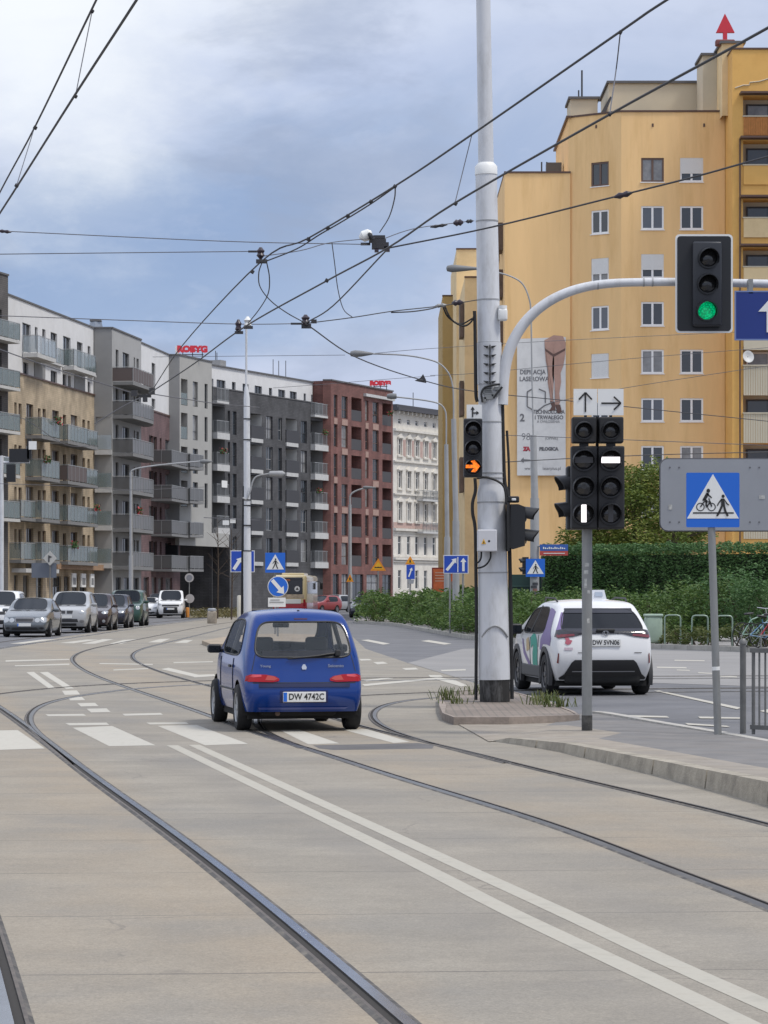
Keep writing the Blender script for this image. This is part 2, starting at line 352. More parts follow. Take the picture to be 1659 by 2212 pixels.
# ---- rails
M_steel_d = mat('rail_steel_dull', (.13, .125, .12), .35, metal=.9, var=.25, vscale=2)
def rail(P, name='tram_rail', near=False, flip=False):
    P = smoothline(P, 40); mb = MB()
    # (offset from rail centre, z, material of the strip to the next)
    prof = [(-.052, .0045, 0), (-.034, .010, 1), (.010, .016, 2), (.012, .0065, 2), (.040, .0065, 2), (.042, .014, 3), (.054, .014, 0), (.070, .0045, 0)]
    if near: prof = [(o*1.3, z, m_) for o, z, m_ in prof]
    if flip: prof = [(-prof[i][0], prof[i][1], prof[i-1][2] if i else 0) for i in range(len(prof)-1, -1, -1)]
    lines = [[Vector((p.x, p.y, z)) for p in offset(P, o)] for o, z, _ in prof]
    for k in range(len(prof)-1):
        mb.mi(prof[k][2]); n = len(P); vs = lines[k]+lines[k+1]
        mb.add(vs, [(i, n+i, n+i+1, i+1) for i in range(n-1)])
    return struct(name, mb, [M_bit, M_steel if near else M_steel_d, M_groove, M_lip], smooth=30)
gp = lambda L_: [G(*p) for p in L_]
Cpts = [Vector((3.62, 1.5, 0)), Vector((2.93, 7.1, 0))]+gp([(1658,1961),(1429,1876),(1229,1796),(1029,1733),(829,1673),(716,1635),(620,1606),(509,1571),(457,1548),(300,1495),(200,1460),(157,1433),(157,1418),(188,1403),(270,1387)])+[Vector((-8.7,112,0)), Vector((-8.9,135,0)), Vector((-8.6,160,0)), Vector((-7.6,190,0)), Vector((-5.2,230,0)), Vector((-1.5,270,0)), Vector((6,320,0)), Vector((16,370,0))]
C = catmull(Cpts, 10)
C_r = offset(C, 1.5)
Anear = [Vector((1.52, 1.5, 0)), Vector((.6, 7.2, 0))]+gp([(820,2168),(650,2023),(500,1898),(350,1785),(250,1715),(165,1653),(90,1593),(0,1528)])
Afar = [p for p in offset(C, -2.65) if p.y > 47]
A = catmull(Anear+Afar[::6], 8)
A_l = offset(A, -1.44)
tram_lines = [('A', A), ('Al', A_l), ('C', C), ('Cr', C_r)]
T1 = catmull([G(165,1653), G(100,1600), G(60,1566), G(66,1538), G(101,1518), G(175,1503), G(290,1488), G(415,1480)]+[Vector((-1.5,50.6,0)), Vector((1.5,51.6,0)), Vector((6,52.4,0)), Vector((14,53,0)), Vector((30,53.4,0))], 8)
T1b = offset(catmull([G(90,1598), G(60,1566), G(66,1538), G(101,1518), G(175,1503), G(290,1488), G(415,1480)]+[Vector((-1.5,50.6,0)), Vector((1.5,51.6,0)), Vector((6,52.4,0)), Vector((14,53,0)), Vector((30,53.4,0))], 8), -1.5)
T2 = catmull([G(1100,1650), G(995,1623), G(859,1587), G(814,1563), G(804,1547), G(812,1533), G(842,1520), G(922,1508)]+[Vector((1.9,44.0,0)), Vector((3.6,44.9,0)), Vector((8,46,0)), Vector((16,46.8,0)), Vector((32,47.2,0))], 8)
T2b = offset(T2[10:], -1.5)
for nme, P in tram_lines+[('T1', T1), ('', T1b), ('T2', T2), ('', T2b)]: rail(P, near=nme.startswith('A'), flip=nme in ('A', 'Cr', 'T1', 'T2'))
# ---- markings
mk = MB()
NM = [0]
def mark(pts):
    NM[0] += 1; z = .0056+NM[0]*.00006; mk.poly([Vector((G(*p).x, G(*p).y, z)) for p in pts])
def line(P, wid, z=.0085, mb=None):
    mb = mb or mk; a = offset(P, -wid/2); b = offset(P, wid/2); n = len(P)
    mb.add([Vector((p.x, p.y, z)) for p in a+b], [(i, n+i, n+i+1, i+1) for i in range(n-1)])
for q in ([(-60,1580),(38,1578),(97,1618),(35,1620),(-30,1622)], [(157,1573),(242,1569),(336,1611),(236,1613)], [(340,1569),(425,1567),(536,1608),(443,1611)],
          [(604,1578),(646,1577),(733,1607),(666,1609)], [(739,1577),(793,1576),(886,1604),(850,1606)], [(-90,1540),(-20,1540),(0,1560),(-60,1562)],
          [(141,1563),(230,1562),(236,1567),(150,1568)], [(316,1562),(402,1561),(408,1565),(324,1566)], [(98,1544),(180,1543),(186,1547),(104,1548)], [(264,1543),(347,1541),(352,1545),(270,1547)],
          [(134,1493),(166,1492),(173,1501),(140,1502)], [(146,1507),(177,1506),(184,1513),(152,1514)], [(167,1520),(205,1519),(213,1526),(175,1527)], [(187,1532),(230,1531),(239,1539),(197,1540)],
          [(57,1453),(73,1452),(121,1488),(107,1489)], [(86,1453),(103,1452),(160,1488),(143,1489)],
          [(348,1446),(364,1443),(436,1460),(424,1464)], [(414,1459),(462,1457),(466,1461),(420,1464)],
          [(20,1391),(90,1382),(122,1381),(52,1391)], [(130,1389),(188,1382),(214,1382),(158,1390)], [(176,1391),(222,1381),(246,1381),(205,1391)], [(236,1391),(266,1383),(296,1381),(262,1391)], [(320,1388),(344,1381),(368,1380),(348,1388)], [(376,1389),(398,1383),(417,1383),(404,1389)],
          [(12,1427),(150,1424),(150,1426),(12,1430)], [(32,1438),(150,1434),(150,1437),(32,1440)], [(215,1433),(330,1435),(330,1437),(215,1435)], [(245,1447),(320,1444),(320,1446),(245,1449)], [(375,1431),(460,1429),(460,1431),(375,1433)],
          [(779,1383),(796,1382),(843,1391),(828,1393)], [(909,1385),(926,1383),(976,1391),(960,1393)], [(775,1424),(798,1424),(804,1427),(780,1428)], [(806,1431),(828,1430),(838,1434),(815,1436)],
          [(868,1444),(898,1443),(904,1447),(876,1448)], [(925,1459),(952,1459),(957,1463),(930,1464)], [(782,1479),(948,1464),(956,1467),(788,1483)], [(951,1448),(1006,1446),(1006,1449),(955,1451)], [(785,1470),(838,1464),(852,1466),(792,1473)],
          [(945,1463),(985,1471),(1010,1482),(996,1484),(938,1467)],
          [(1412,1493),(1424,1492.5),(1602,1530),(1592,1533)], [(1350,1546),(1440,1548),(1446,1551.5),(1356,1550)], [(1508,1549),(1600,1551),(1604,1554),(1512,1553)], [(1480,1563),(1570,1569),(1577,1572),(1486,1567)],
          [(1457,1426),(1522,1427),(1522,1429),(1457,1428)], [(1418,1441),(1482,1442),(1484,1444.5),(1420,1443.5)], [(1462,1447),(1490,1448),(1490,1450),(1462,1449)], [(1508,1453),(1546,1455),(1546,1457),(1508,1455)], [(1556,1460),(1592,1462),(1592,1464.5),(1556,1463)],
          [(1660,1533),(1640,1537),(1700,1550),(1720,1546)]):
    mark(q)
struct('road_markings', mk, M_paint)
mk2 = MB()
L1 = [G(372,1611), G(829,1833), G(1100,1971), Vector((1.36, 10.2, 0)), Vector((2.55, 3.5, 0)), Vector((3.3, -1, 0))]
L2 = [G(419,1610), G(829,1797), G(1200,1966), G(1659,2176), Vector((3.0, 3.5, 0)), Vector((3.8, -1, 0))]
for P in (L1, L2): line(catmull(P, 6), .12, .0056, mk2)
struct('road_markings', mk2, mat('worn_line_paint', (.41, .385, .325), .85, var=.14, vscale=5, dirt=(.29, .262, .215), dscale=5, damt=.9))
pt = MB(); pt.poly([Vector((G(*p).x, G(*p).y, .005)) for p in [(676,1611),(905,1606),(938,1611),(934,1618),(720,1621),(690,1618)]]); struct('road', pt, M_asph_patch)
# ---- island with the tram pole
def extr(pts, z0, z1, mb=None):
    mb = mb or MB(); P = [Vector((p[0], p[1], z0)) for p in pts]
    mb.prism(P, (0, 0, z1-z0)); return mb
isl = [G(948,1503,.1), G(949,1524,.1), G(956,1540,.1), G(980,1549,.1), G(1100,1549,.1), G(1252,1544,.1), G(1240,1536,.1), G(1180,1512,.1), G(1110,1494,.1), G(1040,1488,.1), G(965,1494,.1)]
def ring_inner(P, w_):
    c = sum(P, Vector())/len(P); return [c+(p-c)*(1-w_/max((p-c).length, .01)) for p in P]
inner = ring_inner(isl, .14)
mb = MB(); n = len(isl)
for i in range(n):
    j = (i+1) % n; a, b, c, d = isl[i], isl[j], inner[j], inner[i]
    for v in ((a, b, c, d),): mb.quad(*[Vector((q.x, q.y, .1)) for q in v])
    mb.quad(Vector((a.x, a.y, 0)), Vector((b.x, b.y, 0)), Vector((b.x, b.y, .1)), Vector((a.x, a.y, .1)))
struct('kerb', mb, mat('pink_kerb', (.27, .225, .19), .85, var=.25, vscale=6, bump=.3))
mb = MB(); mb.poly([Vector((p.x, p.y, .094)) for p in inner]); struct('pavement', mb, M_brickpave)
# ---- platform (ramped tram stop) in the right foreground
kl = [G(1056,1601), G(1099,1606), G(1219,1627), G(1409,1674), G(1659,1741), Vector((3.55, 15, 0)), Vector((4.6, 8, 0)), Vector((5.8, 0, 0))]
kz = [.006, .06, .10, .135, .18, .18, .18, .18]
back = [G(1258,1545), G(1300,1548), G(1420,1570), G(1536,1590), G(1659,1613), Vector((5.1, 22, 0)), Vector((6.6, 12, 0)), Vector((8.6, 0, 0))]
bz = [.03, .03, .035, .04, .06, .14, .18, .18]
kerb = MB(); top = MB(); band = MB()
for i in range(len(kl)-1):
    a, b = kl[i].copy(), kl[i+1].copy(); za, zb = kz[i], kz[i+1]; m_ = max(1, int((b-a).length/.75))
    for k in range(m_):
        p = a.lerp(b, k/m_); q = a.lerp(b, (k+1)/m_); q = q.lerp(p, .022); z1 = za+(zb-za)*k/m_; z2 = za+(zb-za)*(k+1)/m_
        nrm = Vector(((b-a).y, -(b-a).x, 0)).normalized()*-.0
        ins = Vector(((b-a).y, -(b-a).x, 0)).normalized(); ins = ins if ins.x > 0 else -ins
        jit = random.uniform(-.008, .008)
        p0 = p+ins*jit; q0 = q+ins*jit
        kerb.add([Vector((p0.x, p0.y, 0)), Vector((q0.x, q0.y, 0)), Vector((q0.x+ins.x*.02, q0.y+ins.y*.02, z2)), Vector((p0.x+ins.x*.02, p0.y+ins.y*.02, z1)), Vector((q0.x+ins.x*.16, q0.y+ins.y*.16, z2)), Vector((p0.x+ins.x*.16, p0.y+ins.y*.16, z1)), Vector((q0.x, q0.y, 0))+ins*.16, Vector((p0.x, p0.y, 0))+ins*.16], [(0,1,2,3),(3,2,4,5),(1,6,4,2),(0,3,5,7)])
    ins = Vector(((b-a).y, -(b-a).x, 0)).normalized(); ins = ins if ins.x > 0 else -ins
    kl[i] = kl[i]+ins*.15
struct('kerb', kerb, M_kerb)
for i in range(len(kl)-1):
    a, b = kl[i], kl[i+1]+(kl[i]-kl[i])*0; c, d = back[i+1], back[i]
    if i < len(kl)-2: b = kl[i+1]
    A_ = Vector((a.x, a.y, kz[i]-.004)); B_ = Vector((b.x, b.y, kz[i+1]-.004)); C_ = Vector((c.x, c.y, bz[i+1])); D_ = Vector((d.x, d.y, bz[i]))
    f = .22 if i > 1 else .5
    band.add([A_, B_, B_.lerp(C_, f), A_.lerp(D_, f)], [(0, 1, 2, 3)])
    top.add([A_.lerp(D_, f), B_.lerp(C_, f), C_, D_], [(0, 1, 2, 3)])
struct('pavement', band, M_sand)
struct('pavement', top, mat('grey_paving', (.165, .158, .152), .88, var=.2, vscale=2, bump=.3, dirt=(.24, .21, .18), dscale=.7, damt=.5))
# low sandy apron between island and platform, with the road-side kerb strip
ap = [G(956,1541,.02), G(985,1560,.02), G(1056,1600,.02), G(1105,1596,.02), G(1258,1566,.02), G(1300,1560,.02), G(1258,1545,.02), G(1100,1550,.02), G(980,1550,.02)]
mb = MB(); mb.poly([Vector((p.x, p.y, .012)) for p in ap]); triangulated('pavement', mb, M_sand)
mb = MB()
bk = catmull(back[:6], 4)
for i in range(len(bk)-1):
    p, q = bk[i], bk[i+1].lerp(bk[i], .03)
    t_ = (q-p).normalized(); s_ = Vector((t_.y, -t_.x, 0)); s_ = s_ if s_.x > 0 else -s_
    mb.prism([Vector((p.x, p.y, 0)), Vector((q.x, q.y, 0)), Vector((q.x, q.y, 0))+s_*.13, Vector((p.x, p.y, 0))+s_*.13], (0, 0, .055))
struct('kerb', mb, mat('pale_kerb', (.42, .40, .36), .85, var=.2, vscale=5, bump=.3))
mb = MB(); mark_pts = [(1560,1602), (1700,1608), (1700,1611), (1556,1605)]; mb.poly([Vector((G(p[0], p[1], .06).x, G(p[0], p[1], .06).y, .062)) for p in mark_pts]); struct('road_markings', mb, M_paint)
# ---- far right block: kerb curve, pavement, earth under the shrubs
kc = catmull([Vector((-1.0, 185, 0)), G(765,1345), G(850,1352), G(1020,1382), G(1180,1391), G(1400,1401), G(1659,1410), Vector((15, 66, 0)), Vector((30, 44, 0)), Vector((60, 10, 0))], 8)
mb = MB(); off_in = offset(kc, -.18)
for i in range(len(kc)-1):
    a, b, c, d = kc[i], kc[i+1].lerp(kc[i], .015), off_in[i+1].lerp(off_in[i], .015), off_in[i]
    mb.prism([a, b, c, d], (0, 0, .14))
struct('kerb', mb, mat('far_kerb', (.36, .345, .31), .85, var=.2, vscale=2))
inn = offset(kc, -.17)
mb = MB(); mb.poly([Vector((p.x, p.y, .125)) for p in inn]+[Vector((400, 10, .125)), Vector((400, 700, .125)), Vector((4, 700, .125)), Vector((2.0, 300, .125))]); triangulated('pavement', mb, M_pave)
# ---- left pavement in front of the houses, and a grassy verge with earth near the underpass
mb = MB(); mb.poly([Vector(p) for p in ((-60, 60, .12), (-21.5, 60, .12), (-20.5, 190, .12), (-17.5, 235, .12), (-13.0, 262, .12), (-5, 282, .12), (-1, 295, .12), (-2, 330, .12), (-60, 330, .12))]); triangulated('pavement', mb, M_pave)
M_soil = mat('soil', (.11, .085, .06), .95, var=.4, vscale=3, bump=.6, bscale=20)
M_dry = mat('dry_verge', (.16, .14, .085), .95, var=.35, vscale=2.0, bump=.5, bscale=15)
mb = MB(); mb.poly([Vector((p.x, p.y, .03)) for p in (G(407,1336), G(530,1330), G(536,1321), G(500,1313), G(425,1316))]); triangulated('verge', mb, M_dry)

# small refuge island carrying the slim tram pole
ri = [G(436,1385,.1), G(500,1374,.1), G(600,1369,.1), G(690,1372,.1), G(715,1380,.1), G(640,1390,.1), G(520,1393,.1), G(455,1392,.1)]
mb = MB(); mb.prism([Vector((p.x, p.y, .0)) for p in ri], (0, 0, .12)); struct('kerb', mb, mat('refuge_stone', (.33, .27, .2), .9, var=.3, vscale=2.5, bump=.5, bscale=12))
# ================================================================ buildings
M_pane = mat('window_glass', (.035, .042, .05), .06, spec=.9)
M_pane2 = mat('window_glass_curtain', (.22, .22, .22), .08, spec=.8, var=.35, vscale=1.3)
M_frame_d = mat('dark_window_frame', (.05, .05, .055), .5)
M_frame_w = mat('white_window_frame', (.86, .86, .85), .5)
M_frame_b = mat('brown_window_frame', (.13, .08, .06), .5)
M_white = mat('white_render', (.66, .66, .66), .9, var=.06, vscale=.8, dirt=(.5, .49, .47), dscale=.5, damt=.35)
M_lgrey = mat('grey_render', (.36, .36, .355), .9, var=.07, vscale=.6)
M_mgrey = mat('mid_grey_and_wall_shade', (.25, .25, .25), .9, var=.07, vscale=.6)  # grey panels, plus end walls whose shade is put into the colour
M_towerg = mat('tower_render', (.37, .365, .345), .9, var=.07, vscale=.6)
M_beige = brick_mat('beige_brick', (.46, .37, .255), (.42, .335, .23), (.36, .3, .22), .5, .15, .02)
M_maroon = brick_mat('maroon_brick', (.17, .10, .10), (.14, .085, .085), (.1, .07, .07), .5, .15, .02)
M_dark = brick_mat('anthracite_brick', (.088, .088, .092), (.07, .07, .075), (.05, .05, .052), .5, .15, .02)
M_red = brick_mat('red_brick', (.21, .092, .078), (.175, .078, .068), (.13, .07, .06), .5, .15, .02)
M_dgrey_br = brick_mat('grey_brick', (.12, .11, .105), (.1, .092, .09), (.07, .07, .07), .5, .15, .02)
M_slab = mat('balcony_slab', (.5, .5, .49), .8, var=.1)
M_slab_d = mat('balcony_slab_grey', (.2, .2, .2), .8, var=.1)
M_glass = mat('balcony_glass', (.20, .25, .25), .12, alpha=.55, spec=.7)
M_glass_w = mat('balcony_glass_clear', (.4, .46, .5), .1, alpha=.5, spec=.8)
M_glass_d = mat('balcony_panel_grey', (.13, .13, .13), .3, alpha=.9)
M_panel_b = mat('balcony_panel_brown', (.11, .085, .08), .6)
M_rail = mat('balcony_rail', (.35, .36, .36), .4, metal=.3)
M_roof = mat('roof_felt', (.12, .12, .125), .9)
M_ybrick = mat('yellow_render', (.85, .565, .27), .9, var=.08, vscale=.6, dirt=(.6, .35, .12), dscale=.7, damt=.7, stretch=(1, 1, .12))
M_ypale = mat('pale_yellow_render', (.78, .60, .34), .9, var=.07, vscale=.5, dirt=(.46, .32, .15), dscale=.4, damt=.5)
M_oran = mat('orange_render', (.76, .44, .13), .9, var=.07, vscale=.5, dirt=(.42, .2, .04), dscale=.5, damt=.5)
M_cream = mat('cream_render', (.56, .50, .38), .9, var=.05, vscale=.5)
M_brownm = mat('brown_metal', (.1, .055, .04), .5)
M_stucco = mat('ivory_stucco', (.66, .63, .57), .9, var=.1, vscale=1.2, dirt=(.42, .39, .35), dscale=.8, damt=.5)
M_pinkst = mat('pink_stucco', (.45, .32, .28), .9, var=.1)
class Facade:
    def __init__(s, p0, p1):
        s.a = Vector((p0[0], p0[1], 0)); b = Vector((p1[0], p1[1], 0)); s.L = (b-s.a).length; s.u = (b-s.a)/s.L
        s.n = Vector((s.u.y, -s.u.x, 0))    # outward, to the right of travel
        if s.n.y > .999 or (s.n.dot(-(s.a+b)/2) < 0): s.n = -s.n
    def s_(s, px):
        k = (px-CX)/F   # ray (k,1)
        den = s.u.x-k*s.u.y
        return (k*s.a.y-s.a.x)/den
    def d_(s, px): return s.a.y+s.u.y*s.s_(px)
    def z_(s, py, px): return EYE-(py-HY)/F*s.d_(px)
    def p(s, t, z, o=0): v = s.a+s.u*t+s.n*o; return Vector((v.x, v.y, z))
    def M(s): return Matrix((s.u, s.n, Vector((0, 0, 1)))).transposed()
    def box(s, mb, t0, t1, z0, z1, o0, o1):
        P = [s.p(t0, z0, o0), s.p(t1, z0, o0), s.p(t1, z0, o1), s.p(t0, z0, o1)]
        mb.prism(P, (0, 0, z1-z0))
    def wall(s, ops, z0, z1, t0=0, t1=None, depth=.25, back=None, mb=None):
        # front face with rectangular openings (t0,t1,z0,z1,recess); reveals; optional closed body behind
        t1 = s.L if t1 is None else t1; mb = mb or MB()
        ops = [(max(o[0], t0), min(o[1], t1), max(o[2], z0), min(o[3], z1), o[4] if len(o) > 4 else depth) for o in ops]
        r = lambda x: round(x, 3)
        ts = sorted({r(t0), r(t1)} | {r(o[0]) for o in ops} | {r(o[1]) for o in ops}); zs = sorted({r(z0), r(z1)} | {r(o[2]) for o in ops} | {r(o[3]) for o in ops})
        def inside(t, z): return any(o[0] < t < o[1] and o[2] < z < o[3] for o in ops)
        idx = {}; vs = []; fs = []
        def vid(t, z):
            if (t, z) not in idx: idx[(t, z)] = len(vs); vs.append(s.p(t, z))
            return idx[(t, z)]
        for i in range(len(ts)-1):
            j = 0
            while j < len(zs)-1:
                if inside((ts[i]+ts[i+1])/2, (zs[j]+zs[j+1])/2): j += 1; continue
                k = j
                while k+1 < len(zs)-1 and not inside((ts[i]+ts[i+1])/2, (zs[k+1]+zs[k+2])/2): k += 1
                fs.append((vid(ts[i], zs[j]), vid(ts[i+1], zs[j]), vid(ts[i+1], zs[k+1]), vid(ts[i], zs[k+1]))); j = k+1
        mb.add(vs, fs)
        for a, b, c, d, e in ops:
            A_ = [s.p(a, c), s.p(b, c), s.p(b, d), s.p(a, d)]; B_ = [v-s.n*e for v in A_]
            for i in range(4): mb.quad(A_[i], A_[(i+1) % 4], B_[(i+1) % 4], B_[i])
            mb.quad(*B_)
        if back:
            P = [s.p(t0, z0), s.p(t1, z0), s.p(t1, z0, -back), s.p(t0, z0, -back)]; Q = [Vector((v.x, v.y, z1)) for v in P]
            for i in (1, 2, 3): mb.quad(P[i], P[(i+1) % 4], Q[(i+1) % 4], Q[i])
            mb.quad(*Q)
        return mb
    def window(s, par, t0, t1, z0, z1, rec=.22, fm=None, gm=None, mull=1, trans=0, sill=None, fw=.06, name='window'):
        fm = fm or M_frame_d; mb = MB(); o0, o1 = -rec+.01, -rec+.07
        s.box(mb, t0, t0+fw, z0, z1, o0, o1); s.box(mb, t1-fw, t1, z0, z1, o0, o1)
        s.box(mb, t0+fw, t1-fw, z0, z0+fw, o0, o1); s.box(mb, t0+fw, t1-fw, z1-fw, z1, o0, o1)
        for k in range(mull):
            c = t0+(t1-t0)*(k+1)/(mull+1); s.box(mb, c-fw*.6, c+fw*.6, z0+fw, z1-fw, o0, o1-.005)
        if trans: z = z0+(z1-z0)*trans; s.box(mb, t0+fw, t1-fw, z-fw*.5, z+fw*.5, o0, o1-.008)
        if sill: mb.mi(1); s.box(mb, t0-.05, t1+.05, z0-.05, z0-.003, -rec+.08, .06)
        w_ = obj(name, mb, [fm, sill or fm], par)
        g_ = MB(); g_.quad(s.p(t0+.02, z0+.02, -rec+.03), s.p(t1-.02, z0+.02, -rec+.03), s.p(t1-.02, z1-.02, -rec+.03), s.p(t0+.02, z1-.02, -rec+.03))
        obj('pane', g_, gm or random.choice([M_pane, M_pane, M_pane, M_pane2]) if gm is not False else M_pane, w_); return w_
    def shutter(s, w_, t0, t1, z0, z1, rec, m):
        mb = MB(); n = max(3, int((z1-z0)/.06))
        for k in range(n): s.box(mb, t0+.05, t1-.05, z0+(z1-z0)*k/n+.004, z0+(z1-z0)*(k+1)/n, -rec+.075, -rec+.095)
        obj('roller_shutter', mb, m, w_)
    def balcony(s, par, t0, t1, z, proj, panel=None, slab=None, h=1.1, posts=1.1, sides=(1, 1), bars=False, slabh=.22, solid=False, o=0):
        mb = MB(); s.box(mb, t0, t1, z-slabh, z, o, o+proj); b = obj('balcony', mb, slab or M_slab_d, par)
        path = []
        if sides[0]: path.append((s.p(t0+.03, z, o+.03), s.p(t0+.03, z, o+proj-.03)))
        path.append((s.p(t0+.03, z, o+proj-.03), s.p(t1-.03, z, o+proj-.03)))
        if sides[1]: path.append((s.p(t1-.03, z, o+proj-.03), s.p(t1-.03, z, o+.03)))
        r_ = MB(); g_ = MB()
        for a, c in path:
            l = (c-a).length; d = (c-a)/max(l, .01); q = d.cross(Vector((0, 0, 1))); M = Matrix((d, q, Vector((0, 0, 1)))).transposed()
            r_.box((a+c)/2+Vector((0, 0, h)), (l, .05, .05), M)
            k = max(1, round(l/posts))
            for i in range(k+1): r_.box(a.lerp(c, i/k)+Vector((0, 0, h/2)), (.045, .045, h), M)
            if bars:
                k = max(2, int(l/.16))
                for i in range(k): r_.box(a.lerp(c, (i+.5)/k)+Vector((0, 0, h/2)), (.025, .025, h-.06), M)
                r_.box((a+c)/2+Vector((0, 0, .08)), (l, .04, .04), M)
            else: g_.box((a+c)/2+Vector((0, 0, h/2+.01)), (l-.02, .02, h-.12), M)
        r = obj('railing', r_, M_rail, b)
        if not bars: obj('railing_panel', g_, panel or M_glass, b)
        return b
ZF = [4.15, 7.3, 10.45, 13.6, 16.75, 19.9]; ZR = 23.7
ftw = 0
def pxy(px, d): return (XP(px, d), d)
def roofcap(f, par, z, t0, t1, m=None, o=.08, depth=.4, h=.14):
    mb = MB(); f.box(mb, t0-.02, t1+.02, z+.003, z+h, -depth, o); obj_split('roof_edge', mb, m or M_roof, par)
def building(label, f, extra=''):
    return thing('apartment_building', label, 'building', f.p(f.L/2, 0), 'apartment buildings along the street')
# ---------------- L0 dark brick house at the left picture edge
f0 = Facade(pxy(-330, 178), pxy(17.5, 204.5))
b0 = building('dark grey brick apartment block with glass balconies, cut by the left edge of the photo', f0)
ops = []
for k in range(-1, 6):
    z = 4.15+3.15*k+.5
    for c in (f0.L-2.0, f0.L-4.6, f0.L-8): ops.append((c-.75, c+.75, z+.3, z+2.0) if k >= 0 else (c-.9, c+.9, .2, 2.8))
w_ = f0.wall(ops, 0, 25.0, back=9); obj('wall', w_, M_dgrey_br, b0)
for o in ops: f0.window(b0, *o[:4], gm=M_pane)
for k, z in enumerate((7.1, 10.3, 13.5, 16.7, 20.2)):
    f0.balcony(b0, f0.L-4.6, f0.L-.1, z, 1.0, panel=M_glass, slab=M_slab, h=1.25)
roofcap(f0, b0, 25.0, 0, f0.L)
# ---------------- L1 white over beige
f1 = Facade(pxy(17.6, 205.4), pxy(203.5, 231.3))
b1_ = building('pale apartment block, white upper floors over beige brick with green glass balconies', f1)
T = f1.s_
cols_b = [(31, 36, .75, 2.3), (40, 47, .75, 2.3), (57, 72, 0.05, 2.45), (82, 88, .75, 2.3), (92, 99, .05, 2.35), (113, 127, .05, 2.45), (136, 143, .05, 2.3), (153, 167, .05, 2.45), (178, 184, .75, 2.3), (189, 194, .05, 2.3)]
ops = []
for z in ZF[:4]:
    for a, b, h0, h1 in cols_b: ops.append((T(a), T(b), z+h0, z+h1))
gops = [(T(a), T(b), .3, 3.0) for a, b in ((30, 38), (50, 62), (78, 92), (114, 132), (138, 150), (156, 168), (172, 186))]
obj('wall', f1.wall(ops+gops, 0, 18.1, back=8), M_beige, b1_)
for o in ops: f1.window(b1_, *o[:4], fm=M_frame_b, mull=0 if o[1]-o[0] < 1.6 else 1, gm=random.choice([M_pane, M_pane, M_pane2]))
for o in gops: f1.window(b1_, *o[:4], mull=1, trans=.7, gm=random.choice([M_pane, M_pane2]), name='shop_window')
cols_w = [(50, 68, .05, 2.2), (77, 83, .5, 2.2), (93, 100, .0, 2.25), (111, 125, .0, 2.25), (138, 154, .0, 2.3), (168, 180, .0, 2.25), (191, 197, .0, 2.2)]
ops2 = [(T(a), T(b), 19.9+h0, 19.9+h1) for a, b, h0, h1 in cols_w]
ops3 = [(T(a), T(b), 18.22, 19.15) for a, b in ((52, 63), (111, 125), (137, 145), (149, 155), (191, 197))]
fw1 = Facade(*[(p.x, p.y) for p in (f1.p(0, 0, -.06), f1.p(f1.L, 0, -.06))])
obj('upper_wall', fw1.wall(ops2+ops3, 18.1, ZR, back=8), M_white, b1_)
for o in ops2+ops3: fw1.window(b1_, *o[:4], mull=1 if o[1]-o[0] > 1.4 else 0, gm=M_pane)
mb = MB()
for a, b in ((75, 98), (162, 184)): fw1.box(mb, T(a), T(b), 18.15, 19.4, 0, .06)
obj_split('grey_panel', mb, M_mgrey, b1_)
mb = MB(); f1.box(mb, 0, f1.L, 18.1, 18.22, -.3, .1); obj('ledge', mb, M_brownm, b1_)
f1.balcony(b1_, T(49), T(90), 19.75, 1.15, panel=M_glass_w, slab=M_slab, h=1.35, slabh=.3); f1.balcony(b1_, T(136), T(184), 19.75, .9, panel=M_glass, slab=M_slab, h=1.35, slabh=.3)
f1.balcony(b1_, T(92), T(132), 19.75, .25, panel=M_glass_w, slab=M_slab, h=1.2, slabh=.15); f1.balcony(b1_, T(190), T(201), 19.75, .3, panel=M_glass, slab=M_slab, h=1.2, slabh=.15)
for k, z in enumerate(ZF[:4]):
    f1.balcony(b1_, T(54), T(94), z, 1.3, panel=M_glass, h=1.35, slabh=.25)
    f1.balcony(b1_, T(108), T(152) if k != 2 else T(150), z, 1.45, panel=M_panel_b if k == 2 else M_glass, h=1.25, slabh=.25)
    f1.balcony(b1_, T(153), T(178), z, 1.3, panel=M_glass, h=1.25, slabh=.25)
    if k in (0, 1): f1.balcony(b1_, T(20), T(52), z, .9, panel=M_glass, h=1.25, slabh=.25)
roofcap(fw1, b1_, ZR, 0, f1.L)
mb = MB(); f1.box(mb, T(100), T(203), 3.55, 4.0, .0, .9); obj_split('shop_canopy', mb, mat('timber', (.32, .2, .12), .7, var=.3, vscale=4), b1_)
mb = MB(); f1.box(mb, T(25), T(98), 3.2, 3.5, .0, 1.1); obj_split('shop_canopy', mb, M_slab, b1_)
for a, b in ((168, 180), (193, 212), (222, 237)):
    pass
sg = MB()
for a, b in ((140, 149), (160, 170), (180, 188)):
    sg.mi(0); f1.box(sg, T(a), T(b), 2.15, 3.25, .5, .62); sg.mi(1); f1.box(sg, T(a)+.25, T(b)-.25, 2.35, 2.9, .62, .64)
    s1 = obj('shop_sign', sg, [mat('sign_white', (.75, .75, .73), .5), mat('sign_grey_print', (.2, .2, .2), .6)], b1_); sg = MB()
